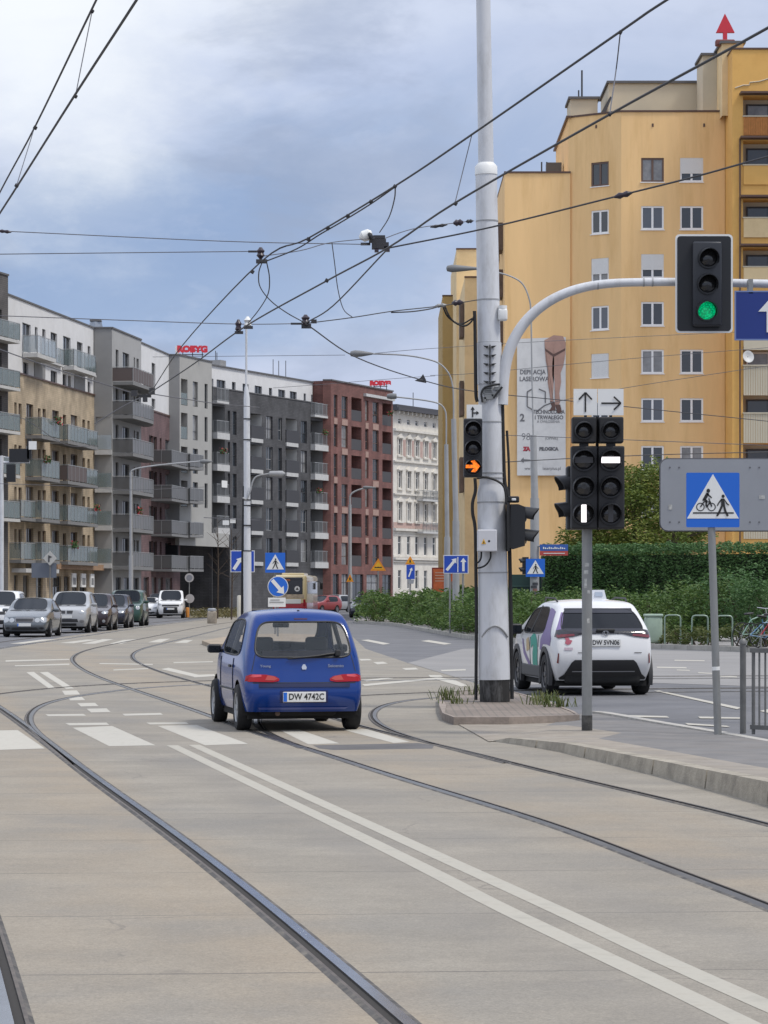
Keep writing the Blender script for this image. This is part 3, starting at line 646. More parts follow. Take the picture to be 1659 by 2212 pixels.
# ---------------- L2 grey block with rounded balconies
dA = 231.3; xr = XP(242, 231.3)
f2 = Facade((xr, 231.3), pxy(305, 242.3))
b2_ = building('grey rendered apartment block with big curved balconies beside the beige block', f2)
f2s = Facade(pxy(203.5, 231.3), (xr, 231.3))
T = f2.s_
ops = [(T(a), T(b), z+h0, z+h1) for z in ZF for a, b, h0, h1 in ((250, 256, .05, 2.2), (265, 279, .05, 2.2), (289, 292, .7, 2.1), (295, 300, .7, 2.1))]
ops += [(T(250), T(262), .2, 3), (T(268), T(282), .2, 3), (T(288), T(300), .2, 3)]
obj('wall', f2.wall(ops, 0, ZR, back=7), M_lgrey, b2_)
for o in ops: f2.window(b2_, *o[:4], mull=1 if o[1]-o[0] > 1.2 else 0, gm=M_pane)
# corner loggias on the camera side below the fifth floor
ls = [(.12, f2s.L, z, z+2.75, 1.6) for z in ZF[:4]]
obj('side_wall', f2s.wall(ls, 0, ZR, back=.2), M_mgrey, b2_)  # end wall coloured darker than the street front, in place of shade
for z in ZF[:4]:
    mb = MB(); f2s.box(mb, .1, f2s.L+.0, z-.42, z-.02, .003, .5); lo_ = obj('loggia_slab', mb, M_slab, b2_)
    mb = MB(); f2s.box(mb, .12, f2s.L-.02, z+.05, z+1.2, .42, .45); obj('railing_panel', mb, M_glass_w if z > 13 else M_glass, lo_)
    mb = MB(); mb.quad(f2s.p(.2, z+.03, -1.55), f2s.p(f2s.L, z+.03, -1.55), f2s.p(f2s.L, z+2.6, -1.55), f2s.p(.2, z+2.6, -1.55)); obj('pane', mb, M_pane, lo_)
def curved_balcony(f, par, t0, t1, z, proj, panel, h=1.2):
    n = 12; pts = []
    for k in range(n+1):
        a = k/n; t = t0+(t1-t0)*a; o = proj*min(1, 1.0-(max(0, a-.55)/.45)**2.2*.75) ; pts.append((t, o))
    pts = [(t0, 0)]+pts+[(t1, 0)]
    mb = MB(); mb.prism([f.p(t, z-.28, o) for t, o in pts], (0, 0, .28)); b = obj('balcony', mb, M_slab_d, par)
    g_ = MB(); r_ = MB()
    for (a, c), (d, e) in zip(pts[:-1], pts[1:]):
        p, q = f.p(a, z, c), f.p(d, z, e)
        if (q-p).length < .02: continue
        g_.quad(p+Vector((0, 0, .04)), q+Vector((0, 0, .04)), q+Vector((0, 0, h-.06)), p+Vector((0, 0, h-.06))); r_.box(q+Vector((0, 0, h/2)), (.045, .045, h)); r_.tube([p+Vector((0, 0, h)), q+Vector((0, 0, h))], .03, 6)
    r = obj('railing', r_, M_rail, b); obj('railing_panel', g_, panel, b)
for k, z in enumerate(ZF):
    curved_balcony(f2, b2_, .15, f2.L+1.0, z-.25 if k < 5 else z-.6, 1.75, M_panel_b if k == 5 else M_glass_d)
roofcap(f2, b2_, ZR, 0, f2.L); roofcap(f2s, b2_, ZR, 0, f2s.L)
mb = MB(); c = Vector((XP(207, 236), 236, ZR-.3)); mb.lathe([(.75, 0), (.75, .1), (.5, 1.3), (.45, 1.32)], c, 8); obj('roof_vent_cage', mb, mat('galvanised', (.25, .28, .32), .4, metal=.6), b1_)
mb = MB(); mb.box(c+Vector((0, 0, 1.4)), (.95, .95, .12)); obj('roof_vent_cap', mb, M_roof, b1_)
# ---------------- L2b white over maroon brick
f3 = Facade(pxy(304, 244.5), pxy(389, 262.5))
b3 = building('narrow apartment block, white upper floors over maroon brick, between two grey blocks', f3)
T = f3.s_
ops = [(T(a), T(b), z+h0, z+h1) for z in ZF[:4] for a, b, h0, h1 in ((322, 331, .7, 2.2), (331.5, 339, .05, 2.2), (345, 349, .05, 2.2), (357, 369, .05, 2.2))]+[(T(a), T(b), .2, 3.1) for a, b in ((310, 322), (328, 338), (342, 352), (358, 372))]
obj('wall', f3.wall(ops, 0, 18.1, back=6), M_maroon, b3)
for o in ops: f3.window(b3, *o[:4], mull=0, fm=M_frame_b)
fw3 = Facade(*[(p.x, p.y) for p in (f3.p(0, 0, -.06), f3.p(f3.L, 0, -.06))])
ops = [(T(329), T(337), 19.9, 22.4), (T(329), T(337), 18.3, 19.2)]
obj('upper_wall', fw3.wall(ops, 18.1, ZR, back=6), M_white, b3)
for o in ops: fw3.window(b3, *o, mull=0)
mb = MB(); fw3.box(mb, 0, f3.L, 18.0, 18.15, 0, .12); obj('ledge', mb, M_brownm, b3)
roofcap(fw3, b3, ZR, 0, f3.L)
for k, z in enumerate(ZF[:4]): f3.balcony(b3, T(326), T(372), z-.3, 1.9, panel=M_glass_d, h=1.2)
# ---------------- L3 grey tower over the passage
xq = XP(388, 257.4)
f4 = Facade((xq, 257.4), pxy(457.5, 265.2)); f4s = Facade(pxy(348, 257.4), (xq, 257.4))
b4 = building('light grey apartment tower standing above a dark driveway passage', f4)
T = f4.s_; ZT = 23.7
ops = []
for k in range(5):
    z = 19.15-3.15*k
    if z < 7: break
    ops += [(T(391), T(405), z, z+2.45, 1.3), (T(416.5), T(427.5), z+.05, z+2.4, .25), (T(442), T(448.5), z+.05, z+2.4, .25)]
obj('wall', f4.wall(ops, 7.1, ZT, back=7), M_towerg, b4)
obj('side_wall', f4s.wall([], 7.1, ZT, back=.2), M_mgrey, b4)  # darker grey than the street face, shade put into the colour
for o in ops:
    if o[4] < 1: f4.window(b4, *o[:4], mull=0, trans=.35)
    else:
        f4.window(b4, o[0]+.1, o[1]-.1, o[2]+.02, o[3]-.1, rec=1.28); mb = MB(); f4.box(mb, o[0]+.02, o[1]-.02, o[2]+.05, o[2]+1.15, -.06, -.03); obj('railing_panel', mb, M_glass, b4)
for k in range(4):
    z = ZF[3-k]-.25
    f4.balcony(b4, -.6, T(412), z, 1.3, panel=M_glass_d, h=1.2)
roofcap(f4, b4, ZT, 0, f4.L); roofcap(f4s, b4, ZT, 0, f4s.L)
mb = MB(); f4.box(mb, -1.2, f4.L+3.4, 6.1, 7.4, .05, .45); obj('passage_beam', mb, M_towerg, b4)
mb = MB(); mb.prism([f4.p(-1.2, 6.1, .3), f4.p(-1.2, 4.4, .3), f4.p(-1.25, 4.4, -5), f4.p(-1.25, 6.1, -5)], f4.u*.2); f4.box(mb, 0, f4.L, 0, 7.05, -6, -5.8); obj('passage_wall', mb, mat('passage_painted_shade', (.02, .022, .027), .8), b4)  # near-black colour stands in for the shade inside the passage
def roofsign(par_label, f, t, z, wid, hgt):
    c = f.p(t, z, -.4); s = thing('roof_sign', par_label, 'sign', c, 'red letter signs on the roofs')
    d = Vector((1, .1, 0)).normalized(); q = Vector((d.y, -d.x, 0))
    mb = MB(); M = Matrix((d, -q, Vector((0, 0, 1)))).transposed()
    for k in (-.4, 0, .4): mb.box(c+d*wid*k+Vector((0, .3, hgt*.35)), (.08, .08, hgt*.7), M)
    mb.box(c+Vector((0, .3, .35)), (wid*.9, .08, .08), M); mb.box(c+Vector((0, .3, hgt*.6)), (wid*.9, .08, .08), M); obj('sign_frame', mb, M_frame_d, s)
    mb = MB(); mb.box(c+Vector((-wid*.62, .1, hgt*.55)), (wid*.16, .1, hgt*.75), M); obj('sign_plate', mb, mat('sign_white', (.75, .75, .73), .5), s)
    mb = MB(); text_mb(mb, 'ROBYG', hgt*.62, c+Vector((0, -.02, hgt*.66)), d, (0, 0, 1), q, bold=.07, sx=1.1)
    obj('letters', mb, mat('sign_red', (.62, .03, .05), .5), s)
    return s
roofsign('red letters on a white framed roof sign above the light grey tower', f4, T(424), ZT+.1, 2.3, 1.25)
# ---------------- L4 white over anthracite brick
f5 = Facade(pxy(458, 266.2), pxy(697.5, 290.2))
b5 = building('long anthracite brick apartment block with a white set-back top floor', f5)
T = f5.s_
zr5 = [17.1-3.05*k for k in range(6)]     # loggia floor levels
lg = []; wn = []
for k, z in enumerate(zr5):
    if z < 2: continue
    lg += [(T(541), T(566), z, z+2.35, 1.3), (T(617), T(642), z, z+2.35, 1.3)]
    lg += [(T(459), T(485), z, z+2.55, 1.5), (T(671), f5.L-.02, z, z+2.5, 1.5)]
    wn += [(T(492), T(497), z+.3, z+2.3), (T(502.5), T(511), z+.0, z+2.3), (T(575), T(589), z, z+2.3), (T(601), T(609), z, z+2.3), (T(650), T(663), z, z+2.3)]
lg = [o for o in lg if not (o[0] < T(500) and o[2] < 6.5)]; wn = [o for o in wn if not (o[0] < T(500) and o[2] < 6.5)]
gr = [(T(a), T(b), .3, 1.75) for a, b in ((520, 560), (575, 610), (625, 660), (668, 690))]
pas = [(T(459), T(496), 0.02, 6.6, 5)]
obj('wall', f5.wall(lg+wn+pas, 0, 21.4, back=10), M_dark, b5)
for o in wn: f5.window(b5, *o[:4], mull=0 if o[1]-o[0] < 1 else 1, trans=.45, fm=random.choice([M_frame_d, M_frame_d, mat('grey_window_frame', (.3, .3, .3), .5)]))
M_logg = mat('loggia_white', (.6, .6, .58), .9)
for o in lg:
    wide = o[0] > T(668) or o[0] < T(500)
    mb = MB(); mb.quad(f5.p(o[0]+.003, o[2], -1.27), f5.p(o[1]-.003, o[2], -1.27), f5.p(o[1]-.003, o[3], -1.27), f5.p(o[0]+.003, o[3], -1.27))
    mb.quad(f5.p(o[1]-.01, o[2], -.02), f5.p(o[1]-.01, o[2], -1.27), f5.p(o[1]-.01, o[3], -1.27), f5.p(o[1]-.01, o[3], -.02)); l_ = obj('loggia', mb, M_logg if not wide else M_mgrey, b5)
    w1 = o[0]+(o[1]-o[0])*(.08 if wide else .1); w2 = o[0]+(o[1]-o[0])*(.92 if wide else .5)
    f5.window(b5, w1, w2, o[2]+.03, o[3]-.2 if wide else o[2]+2.1, rec=1.26, mull=2 if wide else 0)
    if wide:
        mb = MB(); f5.box(mb, o[0]-.05, o[1]+(.9 if o[0] > T(668) else .05), o[2]-.62, o[2]-.02, .01, .55); obj('balcony_slab', mb, M_slab, b5)
        f5.balcony(b5, o[0]-.03, o[1]+(.88 if o[0] > T(668) else .03), o[2], .5, bars=True, slab=M_slab, h=1.15, slabh=.1, posts=.9)
    else:
        mb = MB(); f5.box(mb, o[0]-.02, o[1]+.35, o[2]-.1, o[2]+1.15, .01, .1); obj('loggia_parapet', mb, mat('dark_parapet', (.045, .045, .05), .6), b5)
        mb = MB(); f5.box(mb, o[0]-.02, o[1]+.0, o[2]-.5, o[2]-.12, .01, .14); obj('balcony_slab', mb, M_slab, b5)
mb = MB(); f5.box(mb, 0, f5.L, 21.403, 21.5, -.3, .06); obj('ledge', mb, M_roof, b5)
fw5 = Facade(*[(p.x, p.y) for p in (f5.p(0, 0, -1.2), f5.p(f5.L, 0, -1.2))]); T2_ = fw5.s_
ops = [(T2_(a), T2_(b), 20.3, 22.45) for a, b in ((457.6, 461), (468, 487), (501, 509), (524, 537), (550, 566), (581, 588), (601, 616), (626, 641), (656, 661), (672, 690))]
obj('upper_wall', fw5.wall(ops, 20.0, ZR, back=8), M_white, b5)
for o in ops: fw5.window(b5, *o, mull=1 if o[1]-o[0] > 1 else 0)
roofcap(fw5, b5, ZR, 0, f5.L, o=.15)
f5.balcony(b5, T(671), f5.L+.85, 20.15, .5, bars=True, slab=M_slab, h=1.2, posts=.9); f5.balcony(b5, T(459), T(485), 20.15, .5, bars=True, slab=M_slab, h=1.2, posts=.9)
mb = MB()
for px_ in (505, 508, 628, 640, 655): mb.tube([fw5.p(T2_(px_ if px_ < 694 else 690), ZR, -2), fw5.p(T2_(px_), ZR+random.uniform(1.5, 2.6), -2)], .04, 5)
obj_split('antenna', mb, M_frame_d, b5)
mb = MB(); fw5.box(mb, T2_(496), T2_(508), ZR+.15, ZR+.9, -2.5, -1); obj_split('roof_vent', mb, M_mgrey, b5)
# ---------------- L5 red brick
xk = XP(715, 290.2)
f6 = Facade((xk, 290.2), pxy(848.5, 306.5)); f6s = Facade(pxy(697.6, 290.2), (xk, 290.2))
b6 = building('red brick apartment block with a dark roof edge at the end of the new row', f6)
T = f6.s_
lg = []; wn = []
for k in range(7):
    z = 20.05-3.1*k
    if z < 3.5: continue
    lg += [(T(759), T(781), z, z+2.5, 1.2), (T(826), T(845.5), z, z+2.45, 1.2)]
    wn += [(T(721), T(729), z+.1, z+2.45), (T(738), T(751), z+.1, z+2.45), (T(789), T(796), z+.2, z+2.4), (T(805), T(818), z+.1, z+2.4)]
gr = [(T(a), T(b), .15, 3.7) for a, b in ((719, 732), (738, 752), (760, 785), (792, 818), (826, 845))]
obj('wall', f6.wall(lg+wn+gr, 0, 23.9, back=9), M_red, b6); obj('side_wall', f6s.wall([], 0, 23.9, back=.2), M_red, b6)
for o in wn: f6.window(b6, *o[:4], mull=0 if o[1]-o[0] < 1.2 else 1, fm=M_frame_b, trans=.4)
for o in gr: f6.window(b6, *o[:4], mull=1, name='shop_window', trans=.75)
M_panel_r = mat('pale_brick_panel', (.36, .24, .2), .85, var=.15)
mb = MB()
for k in range(1, 6):
    for a, b in ((721, 729), (738, 751), (789, 796), (805, 818)):
        z = 20.05-3.1*k
        if (k+a) % 3: f6.box(mb, T(a)+.05, T(b)-.05, z+2.47, z+3.1, .004, .03)
obj_split('brick_panel', mb, M_panel_r, b6)
for o in lg:
    mb = MB(); mb.quad(f6.p(o[0], o[2], -1.17), f6.p(o[1], o[2], -1.17), f6.p(o[1], o[3], -1.17), f6.p(o[0], o[3], -1.17)); obj('loggia', mb, mat('loggia_grey', (.34, .34, .34), .9), b6)
    f6.window(b6, o[0]+.3, o[1]-.9, o[2]+.03, o[3]-.3, rec=1.16, mull=0)
    mb = MB(); f6.box(mb, o[0]+.02, o[1]-.02, o[2]+.02, o[2]+1.15, -.05, -.02); obj('railing_panel', mb, mat('loggia_rail_dark', (.05, .045, .045), .5), b6)
roofcap(f6, b6, 23.9, 0, f6.L, o=.12); roofcap(f6s, b6, 23.9, 0, f6s.L)
mb = MB(); f6.box(mb, T(785), T(847), 22.85, 23.15, .0, .35); obj('roof_awning', mb, M_slab, b6)
roofsign('red letters on a small white roof sign above the red brick block', f6, T(829), 24.0, 1.7, 1.0)
# ---------------- tenement
f7 = Facade(pxy(849.5, 340), pxy(958, 353))
b7 = thing('tenement_house', 'old ivory stucco tenement with tall framed windows and a dark cornice roof', 'building', f7.p(f7.L/2, 0))
T = f7.s_; rows = [(908, 919, 0), (951, 985, 1), (1020, 1056, 1), (1087, 1126, 1), (1159, 1199, 0), (1232, 1272, 0)]
ctr = [863.3, 882.7, 900.5, 919.4, 938.0]; ops = []; d7 = 345.0
for y0, y1, fr in rows:
    for c in ctr: ops.append((T(c-3.4), T(c+3.4), ZP(y1, d7), ZP(y0, d7)))
obj('wall', f7.wall(ops, 0, ZP(892, d7), back=10), M_stucco, b7)
for o in ops: f7.window(b7, *o, fm=M_frame_w, mull=0, trans=.65, rec=.2, fw=.05)
mb = MB()
for y0, y1, fr in rows:
    for c in ctr:
        mb = MB()
        if fr:
            f7.box(mb, T(c-5), T(c-3.6), ZP(y1+2, d7), ZP(y0-1, d7), .003, .12); f7.box(mb, T(c+3.6), T(c+5), ZP(y1+2, d7), ZP(y0-1, d7), .003, .12)
            f7.box(mb, T(c-6), T(c+6), ZP(y0-1, d7), ZP(y0-4, d7), .003, .3); f7.box(mb, T(c-6), T(c+6), ZP(y1+5, d7), ZP(y1+2, d7), .003, .22)
            a, b_, z = T(c-5.5), T(c+5.5), ZP(y0-4, d7); mb.prism([f7.p(a, z, .003), f7.p(b_, z, .003), f7.p((a+b_)/2, z+.45, .003)], f7.n*.2)
            obj('window_surround', mb, M_stucco, b7)
mb = MB()
for y, h, o in ((930, 5, .35), (998, 3, .25), (1068, 3, .25), (1143, 5, .4), (1205, 5, .35), (1212, 3, .2)): f7.box(mb, 0, f7.L, ZP(y+h, d7), ZP(y, d7), .002, o)
for y in range(1150, 1204, 5): f7.box(mb, 0, f7.L, ZP(y+3.6, d7), ZP(y, d7), -.02, .05) if y < 1157 or y > 1199 else None
obj_split('string_course', mb, M_stucco, b7)
mb = MB()
for i in range(len(ctr)-1): f7.box(mb, T(ctr[i]+6.5), T(ctr[i+1]-6.5), ZP(988, d7), ZP(952, d7), .002, .03)
f7.box(mb, 0, f7.L, ZP(1142, d7), ZP(1130, d7), .002, .05); obj_split('pink_field', mb, M_pinkst, b7)
mb = MB(); f7.box(mb, -.3, f7.L+.3, ZP(892, d7), ZP(886, d7), -1, .9); f7.box(mb, 0, f7.L, ZP(886, d7), ZP(879, d7), -9, .5); obj('roof', mb, mat('slate_roof', (.07, .07, .08), .7), b7)
mb = MB()
for k in range(12): t = f7.L*(k+.5)/12; f7.box(mb, t-.12, t+.12, ZP(899, d7), ZP(892.3, d7), .003, .6)
obj_split('cornice_bracket', mb, M_stucco, b7)
mb = MB(); mb.tube([f7.p(T(908), ZP(880, d7), -1), f7.p(T(908), ZP(845, d7), -1)], .05, 5); f7.box(mb, T(890), T(897), ZP(880, d7), ZP(873, d7), -3, -2); obj_split('antenna', mb, M_frame_d, b7)
for y in (1078, 1148): f7.balcony(b7, T(897), T(936), ZP(y, d7), 1.1, bars=True, slab=M_slab, h=1.1)
# ---------------- yellow block of flats on the right
yb = thing('block_of_flats', 'tall stepped yellow block of flats behind the hedge on the right', 'building', Vector((XP(1350, 161), 161, 0)))
def body(px0, px1, d, z1, back, ops, m, name='wall', z0=0):
    f = Facade(pxy(px0, d), pxy(px1, d)); mb = f.wall(ops, z0, z1, back=back)
    obj(name, mb, m, yb); return f
dy = 160.0; zy = lambda y, d=160.0: ZP(y, d)
fA = Facade(pxy(1090, 161), pxy(1232, 161)); ops = []
rowsY = [(341, 393), (445, 496), (549, 601), (652, 704), (755, 807), (860, 911), (963, 1014), (1066, 1117)]
fB_ops = []; fC_ops = []
fB = Facade(pxy(1228, 161.2), pxy(1342, 159.2)); fC = Facade(pxy(1342, 159.2), pxy(1566, 159.2))
fyB = []; fyC = []
for i, (a, b) in enumerate(rowsY):
    fyB.append((fB.s_(1277), fB.s_(1315), zy(b+9), zy(a+9)))
    fyC.append((fC.s_(1385), fC.s_(1434), zy(b, 159.2), zy(a, 159.2))); fyC.append((fC.s_(1469), fC.s_(1519), zy(b, 159.2), zy(a, 159.2)))
body(1090, 1232, 161, ZP(374, 161), 14, [], M_ybrick)
# side face of the lower part with narrow dark windows
xA = XP(1090, 161); fS = Facade((xA, 161.02), (xA, 174)); fS.n = Vector((-1, 0, 0))
so_ = []
for i in range(9): z = 23.4-2.75*i; so_ += [(2.0, 4.2, z-1.6, z), (7.0, 9.2, z-1.6, z)]
mbs = MB()
for o in so_: fS.box(mbs, o[0], o[1], o[2], o[3], .01, .3)
obj_split('side_bay', mbs, mat('shutter_brown', (.13, .09, .07), .7, var=.3), yb)
for nm, f, ops in (('wall', fB, fyB), ('wall', fC, fyC)):
    mbw = f.wall(ops, 0, ZP(242, 159.2), back=13); obj(nm, mbw, M_ybrick, yb)
    for i, o in enumerate(ops):
        row = i if f is fB else i//2; colr = 0 if f is fB else 1+i % 2
        dk = (row == 0 and colr in (0, 1))
        w_ = f.window(yb, *o, rec=.11, fm=M_frame_b if dk else M_frame_w, mull=1, gm=[M_pane, mat('pane_grey', (.1, .11, .13), .08, spec=.8), M_pane2, M_pane][(row*3+colr*2) % 4], fw=.1, sill=M_frame_w)
        if (row, colr) in ((0, 2), (2, 0), (2, 1), (4, 0)): f.shutter(w_, o[0], o[1], o[2]+(.48 if row != 4 else 0.0), o[3], .11, mat('shutter_white', (.74, .74, .72), .6))
# left side of the tall part
xs_ = XP(1228, 161.2); mb = MB(); mb.quad((xs_, 161.2, 0), (xs_, 173, 0), (xs_, 173, ZP(242, 159.2)), (xs_, 161.2, ZP(242, 159.2))); obj('side_wall', mb, M_ybrick, yb)
for f in (fB, fC): roofcap(f, yb, ZP(242, 159.2), 0, f.L, m=M_brownm, o=.06, h=.1)
roofcap(fA, yb, ZP(374, 161), 0, fA.L, m=M_brownm, o=.06, h=.1)
mb = MB(); mb.box((XP(1080, 167.5)+.12, 167.5, ZP(374, 161)+.05), (.3, 13, .1)); mb.box((XP(1228, 161)+.02, 167.2, ZP(242, 159.2)+.05), (.3, 12.5, .1)); obj_split('roof_edge', mb, M_brownm, yb)
# pale step-back blocks behind the pole
for p0, p1, d, ytop in ((1004, 1100, 176, 600), (986, 1110, 190, 539), (956, 1010, 200, 640)):
    f = body(p0, p1, d, ZP(ytop, d), 16, [], M_ypale if ytop != 640 else mat('weathered_yellow', (.46, .32, .13), .9, var=.12, vscale=.5, dirt=(.3, .22, .11), dscale=.5)); roofcap(f, yb, ZP(ytop, d), 0, f.L, m=M_brownm, o=.05, h=.1)
mb = MB()
for y in (650, 820, 985): mb.box((XP(1002, 176)-.1, 178, ZP(y+40, 177)), (.25, 2.2, 2.2))
obj_split('side_bay', mb, mat('shutter_brown', (.13, .09, .07)), yb)
# right orange block with loggias
fD = Facade(pxy(1582, 156), pxy(1900, 156)); T = fD.s_; zD = lambda y: ZP(y, 156)
lgD = [(207, 252), (303, 357), (430, 471), (535, 577), (640, 690), (747, 790), (850, 893), (958, 1000), (1060, 1100)]
ops = [(T(1605), T(1900)-.3, zD(b), zD(a), 1.4) for a, b in lgD]
body(1582, 1900, 156, zD(107), 15, ops, M_oran)
for i, (a, b) in enumerate(lgD):
    o = ops[i]
    mb = MB(); mb.quad(fD.p(o[0]+.01, o[2], -1.37), fD.p(o[1], o[2], -1.37), fD.p(o[1], o[3], -1.37), fD.p(o[0]+.01, o[3], -1.37)); obj('loggia', mb, M_cream, yb)
    for k in range(3): fD.window(yb, o[0]+.35+k*3.1, o[0]+2.9+k*3.1, o[2]+.05, o[3]-.25, rec=1.35, mull=1, fm=M_frame_d if i != 5 else M_frame_w, fw=.09)
    h = (44 if i < 4 else 68)/38.5; par_ = MB()
    m_ = [mat('slat_orange', (.5, .2, .05), .7, var=.2), M_oran, M_ypale, M_ypale, M_cream][min(i, 4)]
    if i in (0,) or i >= 5:
        n_ = 60
        for k in range(n_): fD.box(par_, T(1606)+k*.135, T(1606)+k*.135+.115, o[2]-h+.1, o[2]-.02, .03, .07)
    else: fD.box(par_, T(1606), o[1], o[2]-h+.05, o[2]-.02, .02, .08)
    obj('balcony_parapet', par_, m_, yb)
    mb = MB(); fD.box(mb, T(1604), o[1], o[2]-.02, o[2]+.05, .0, .12); obj('parapet_cap', mb, M_cream, yb)
    if i < 4: mb = MB(); fD.box(mb, T(1597), o[1], o[3]+.03, o[3]+.14, .0, .75); obj('loggia_hood', mb, M_brownm, yb)
mb = MB(); mb.tube([fD.p(T(1598), zD(300), .1), fD.p(T(1598), zD(1180), .1)], .05, 6); obj('drainpipe', mb, M_brownm, yb)
roofcap(fD, yb, zD(107), 0, fD.L, m=M_brownm, o=.06, h=.1)
mb = MB(); mb.box((XP(1582, 156)+.1, 163.5, zD(107)+.05), (.3, 15, .1)); obj_split('roof_edge', mb, M_brownm, yb)
mb = MB(); P = [fD.p(T(px_), zD(y), .02) for px_, y in ((1588, 190), (1606, 184), (1618, 184), (1620, 178), (1640, 176), (1660, 170))]; mb.tube(P, .035, 5); obj('wall_crack_filling', mb, M_cream, yb)
# penthouse and chimneys
for p0, p1, d, y0, bk, m in ((1315, 1530, 164, 180, 6, M_cream), (1232, 1291, 165, 214, 3, M_cream), (1518, 1562, 160.5, 120, 3, M_cream), (1560, 1606, 158, 94, 3, M_ypale)):
    f = body(p0, p1, d, ZP(y0, d), bk, [], m, 'roof_structure', z0=ZP(250, d)); mb = MB(); f.box(mb, -.12, f.L+.12, ZP(y0, d), ZP(y0-5, d), -bk-.1, .15); obj('chimney_cap' if p1-p0 < 100 else 'roof_edge', mb, M_roof, yb)
mb = MB(); mb.tube([W(1257, 212, 165.5), W(1257, 152, 165.5)], .06, 6); mb.tube([W(1250, 212, 165.5), W(1250, 195, 165.5)], .05, 6)
for px_ in (1170, 1181): mb.tube([W(px_, 372, 166), W(px_, 350, 166)], .05, 6)
obj_split('antenna', mb, M_frame_d, yb)
mb = MB(); mb.box(W(1196, 366, 166), (.9, .9, .7)); obj_split('roof_vent', mb, M_roof, yb)
mb = MB(); mb.prism([W(1299, 242, 161.5), W(1318, 208, 161.5), W(1322, 210, 161.5), W(1309, 242, 161.5)], (0, .5, 0)); obj('solar_panel', mb, M_frame_d, yb)
for px_, y in ((1288, 272), (1410, 275), (1521, 275)):
    mb = MB(); f = fB if px_ < 1342 else fC; f.box(mb, f.s_(px_)-.05, f.s_(px_)+.05, zy(y+4), zy(y-3), .0, .03); obj('vent_hole', mb, M_brownm, yb)
# rooftop red arrow
ra = thing('roof_arrow', 'red arrow pointing up on a short mast on the chimney of the yellow block', 'sign', W(1567, 92, 158.6))
mb = MB(); mb.prism([W(1547, 70, 158.6), W(1587, 70, 158.6), W(1566, 29, 158.6)], (0, .25, 0)); mb.prism([W(1562, 90, 158.6), W(1571, 90, 158.6), W(1571, 69.9, 158.6), W(1562, 69.9, 158.6)], (0, .2, 0)); obj('arrow', mb, mat('arrow_red', (.58, .03, .05), .5), ra)
mb = MB(); mb.rbox(W(1566, 93, 158.6), (1.1, .5, .35), .08); obj('base', mb, mat('rusty_base', (.2, .07, .06), .7), ra)
# satellite dish
sdh = thing('satellite_dish', 'white satellite dish beside a loggia of the yellow block', 'satellite dish', W(1614, 776, 155.4))
mb = MB(); mb.lathe([(.02, .0), (.2, .03), (.33, .1), (.345, .1), (.2, .0), (.02, -.03)], W(1615, 771, 155.2), 20, Matrix.Rotation(R(80), 3, 'X') @ Matrix.Rotation(R(20), 3, 'Y'), cap=False); obj('dish', mb, mat('dish_white', (.6, .6, .58), .5), sdh, smooth=40)
mb = MB(); mb.tube([W(1614, 776, 155.6), W(1615, 771, 155.2)], .03, 6); obj('arm', mb, M_frame_d, sdh)
# banner on the yellow wall
bn = thing('wall_banner', 'tall white advertising banner with a pair of legs on the yellow wall', 'banner', W(1170, 1027, 160.75))
d = 160.75; u = Vector((1, 0, 0)); sc_ = d/F
mb = MB(); mb.prism([W(1117, 1027, d), W(1222, 1027, d), W(1222, 728, d), W(1117, 732, d)], (0, .12, 0)); obj('sheet', mb, mat('banner_white', (.66, .66, .65), .6, var=.06, vscale=.7, dirt=(.45, .45, .45)), bn)
tx = MB(); bk_ = d-.012
def bt(t_, px_, py, h, al='LEFT', bold=.0, sx=.92): text_mb(tx, t_, h*sc_*1.38, W(px_, py, bk_), (1, 0, 0), (0, 0, 1), (0, -1, 0), al, bold=bold, sx=sx)
bt('DEPILACJA', 1123, 804, 10, bold=.008, sx=.84); bt('LASEROWA', 1122, 819, 10, bold=.008, sx=.88)
bt('2', 1123, 903, 16, bold=.02); bt('TECHNOLOGIA', 1151, 890, 8.5, bold=.01, sx=.82); bt('I TRWAŁEGO', 1155, 902, 8.5, bold=.01, sx=.88); bt('A OWŁOSIENIA', 1160, 911, 6, sx=.85)
bt('98', 1126, 944, 16, bold=-.01); bt('(OPINIE)', 1177, 947, 6)
bt('PILOGICA', 1165, 970, 7, sx=.95, bold=.02); bt('www.', 1133, 1012, 7); bt('laserplus.pl', 1172, 1012, 7)
obj('lettering', tx, mat('print_dark', (.15, .15, .16), .7), bn)
tx = MB(); bt('ZA', 1131, 970, 8, bold=.03); obj('lettering', tx, mat('print_red', (.4, .04, .06), .7), bn)
mb = MB(); hx = [(1139, 845), (1160, 832), (1182, 845)]
for a, b in (((1139, 878), (1139, 846)), ((1139, 846), (1150, 840)), ((1164, 840), (1178, 846)), ((1178, 846), (1178, 870)), ((1139, 878), (1152, 886)), ((1160, 888), (1176, 876)), ((1176, 876), (1196, 868))): mb.tube([W(*a, bk_), W(*b, bk_)], .035, 5)
mb.prism([W(1125, 994, bk_), W(1131, 988, bk_), W(1131, 992, bk_), W(1148, 993, bk_), W(1148, 995, bk_), W(1131, 996, bk_), W(1131, 1000, bk_)], (0, -.006, 0))
obj('emblem', mb, mat('print_dark', (.06, .06, .07)), bn)
lg_ = MB()
def blob(pts, off): lg_.poly([W(x, y, d-off) for x, y in pts])
skin = mat('print_skin', (.42, .26, .21), .7, var=.12, vscale=2)
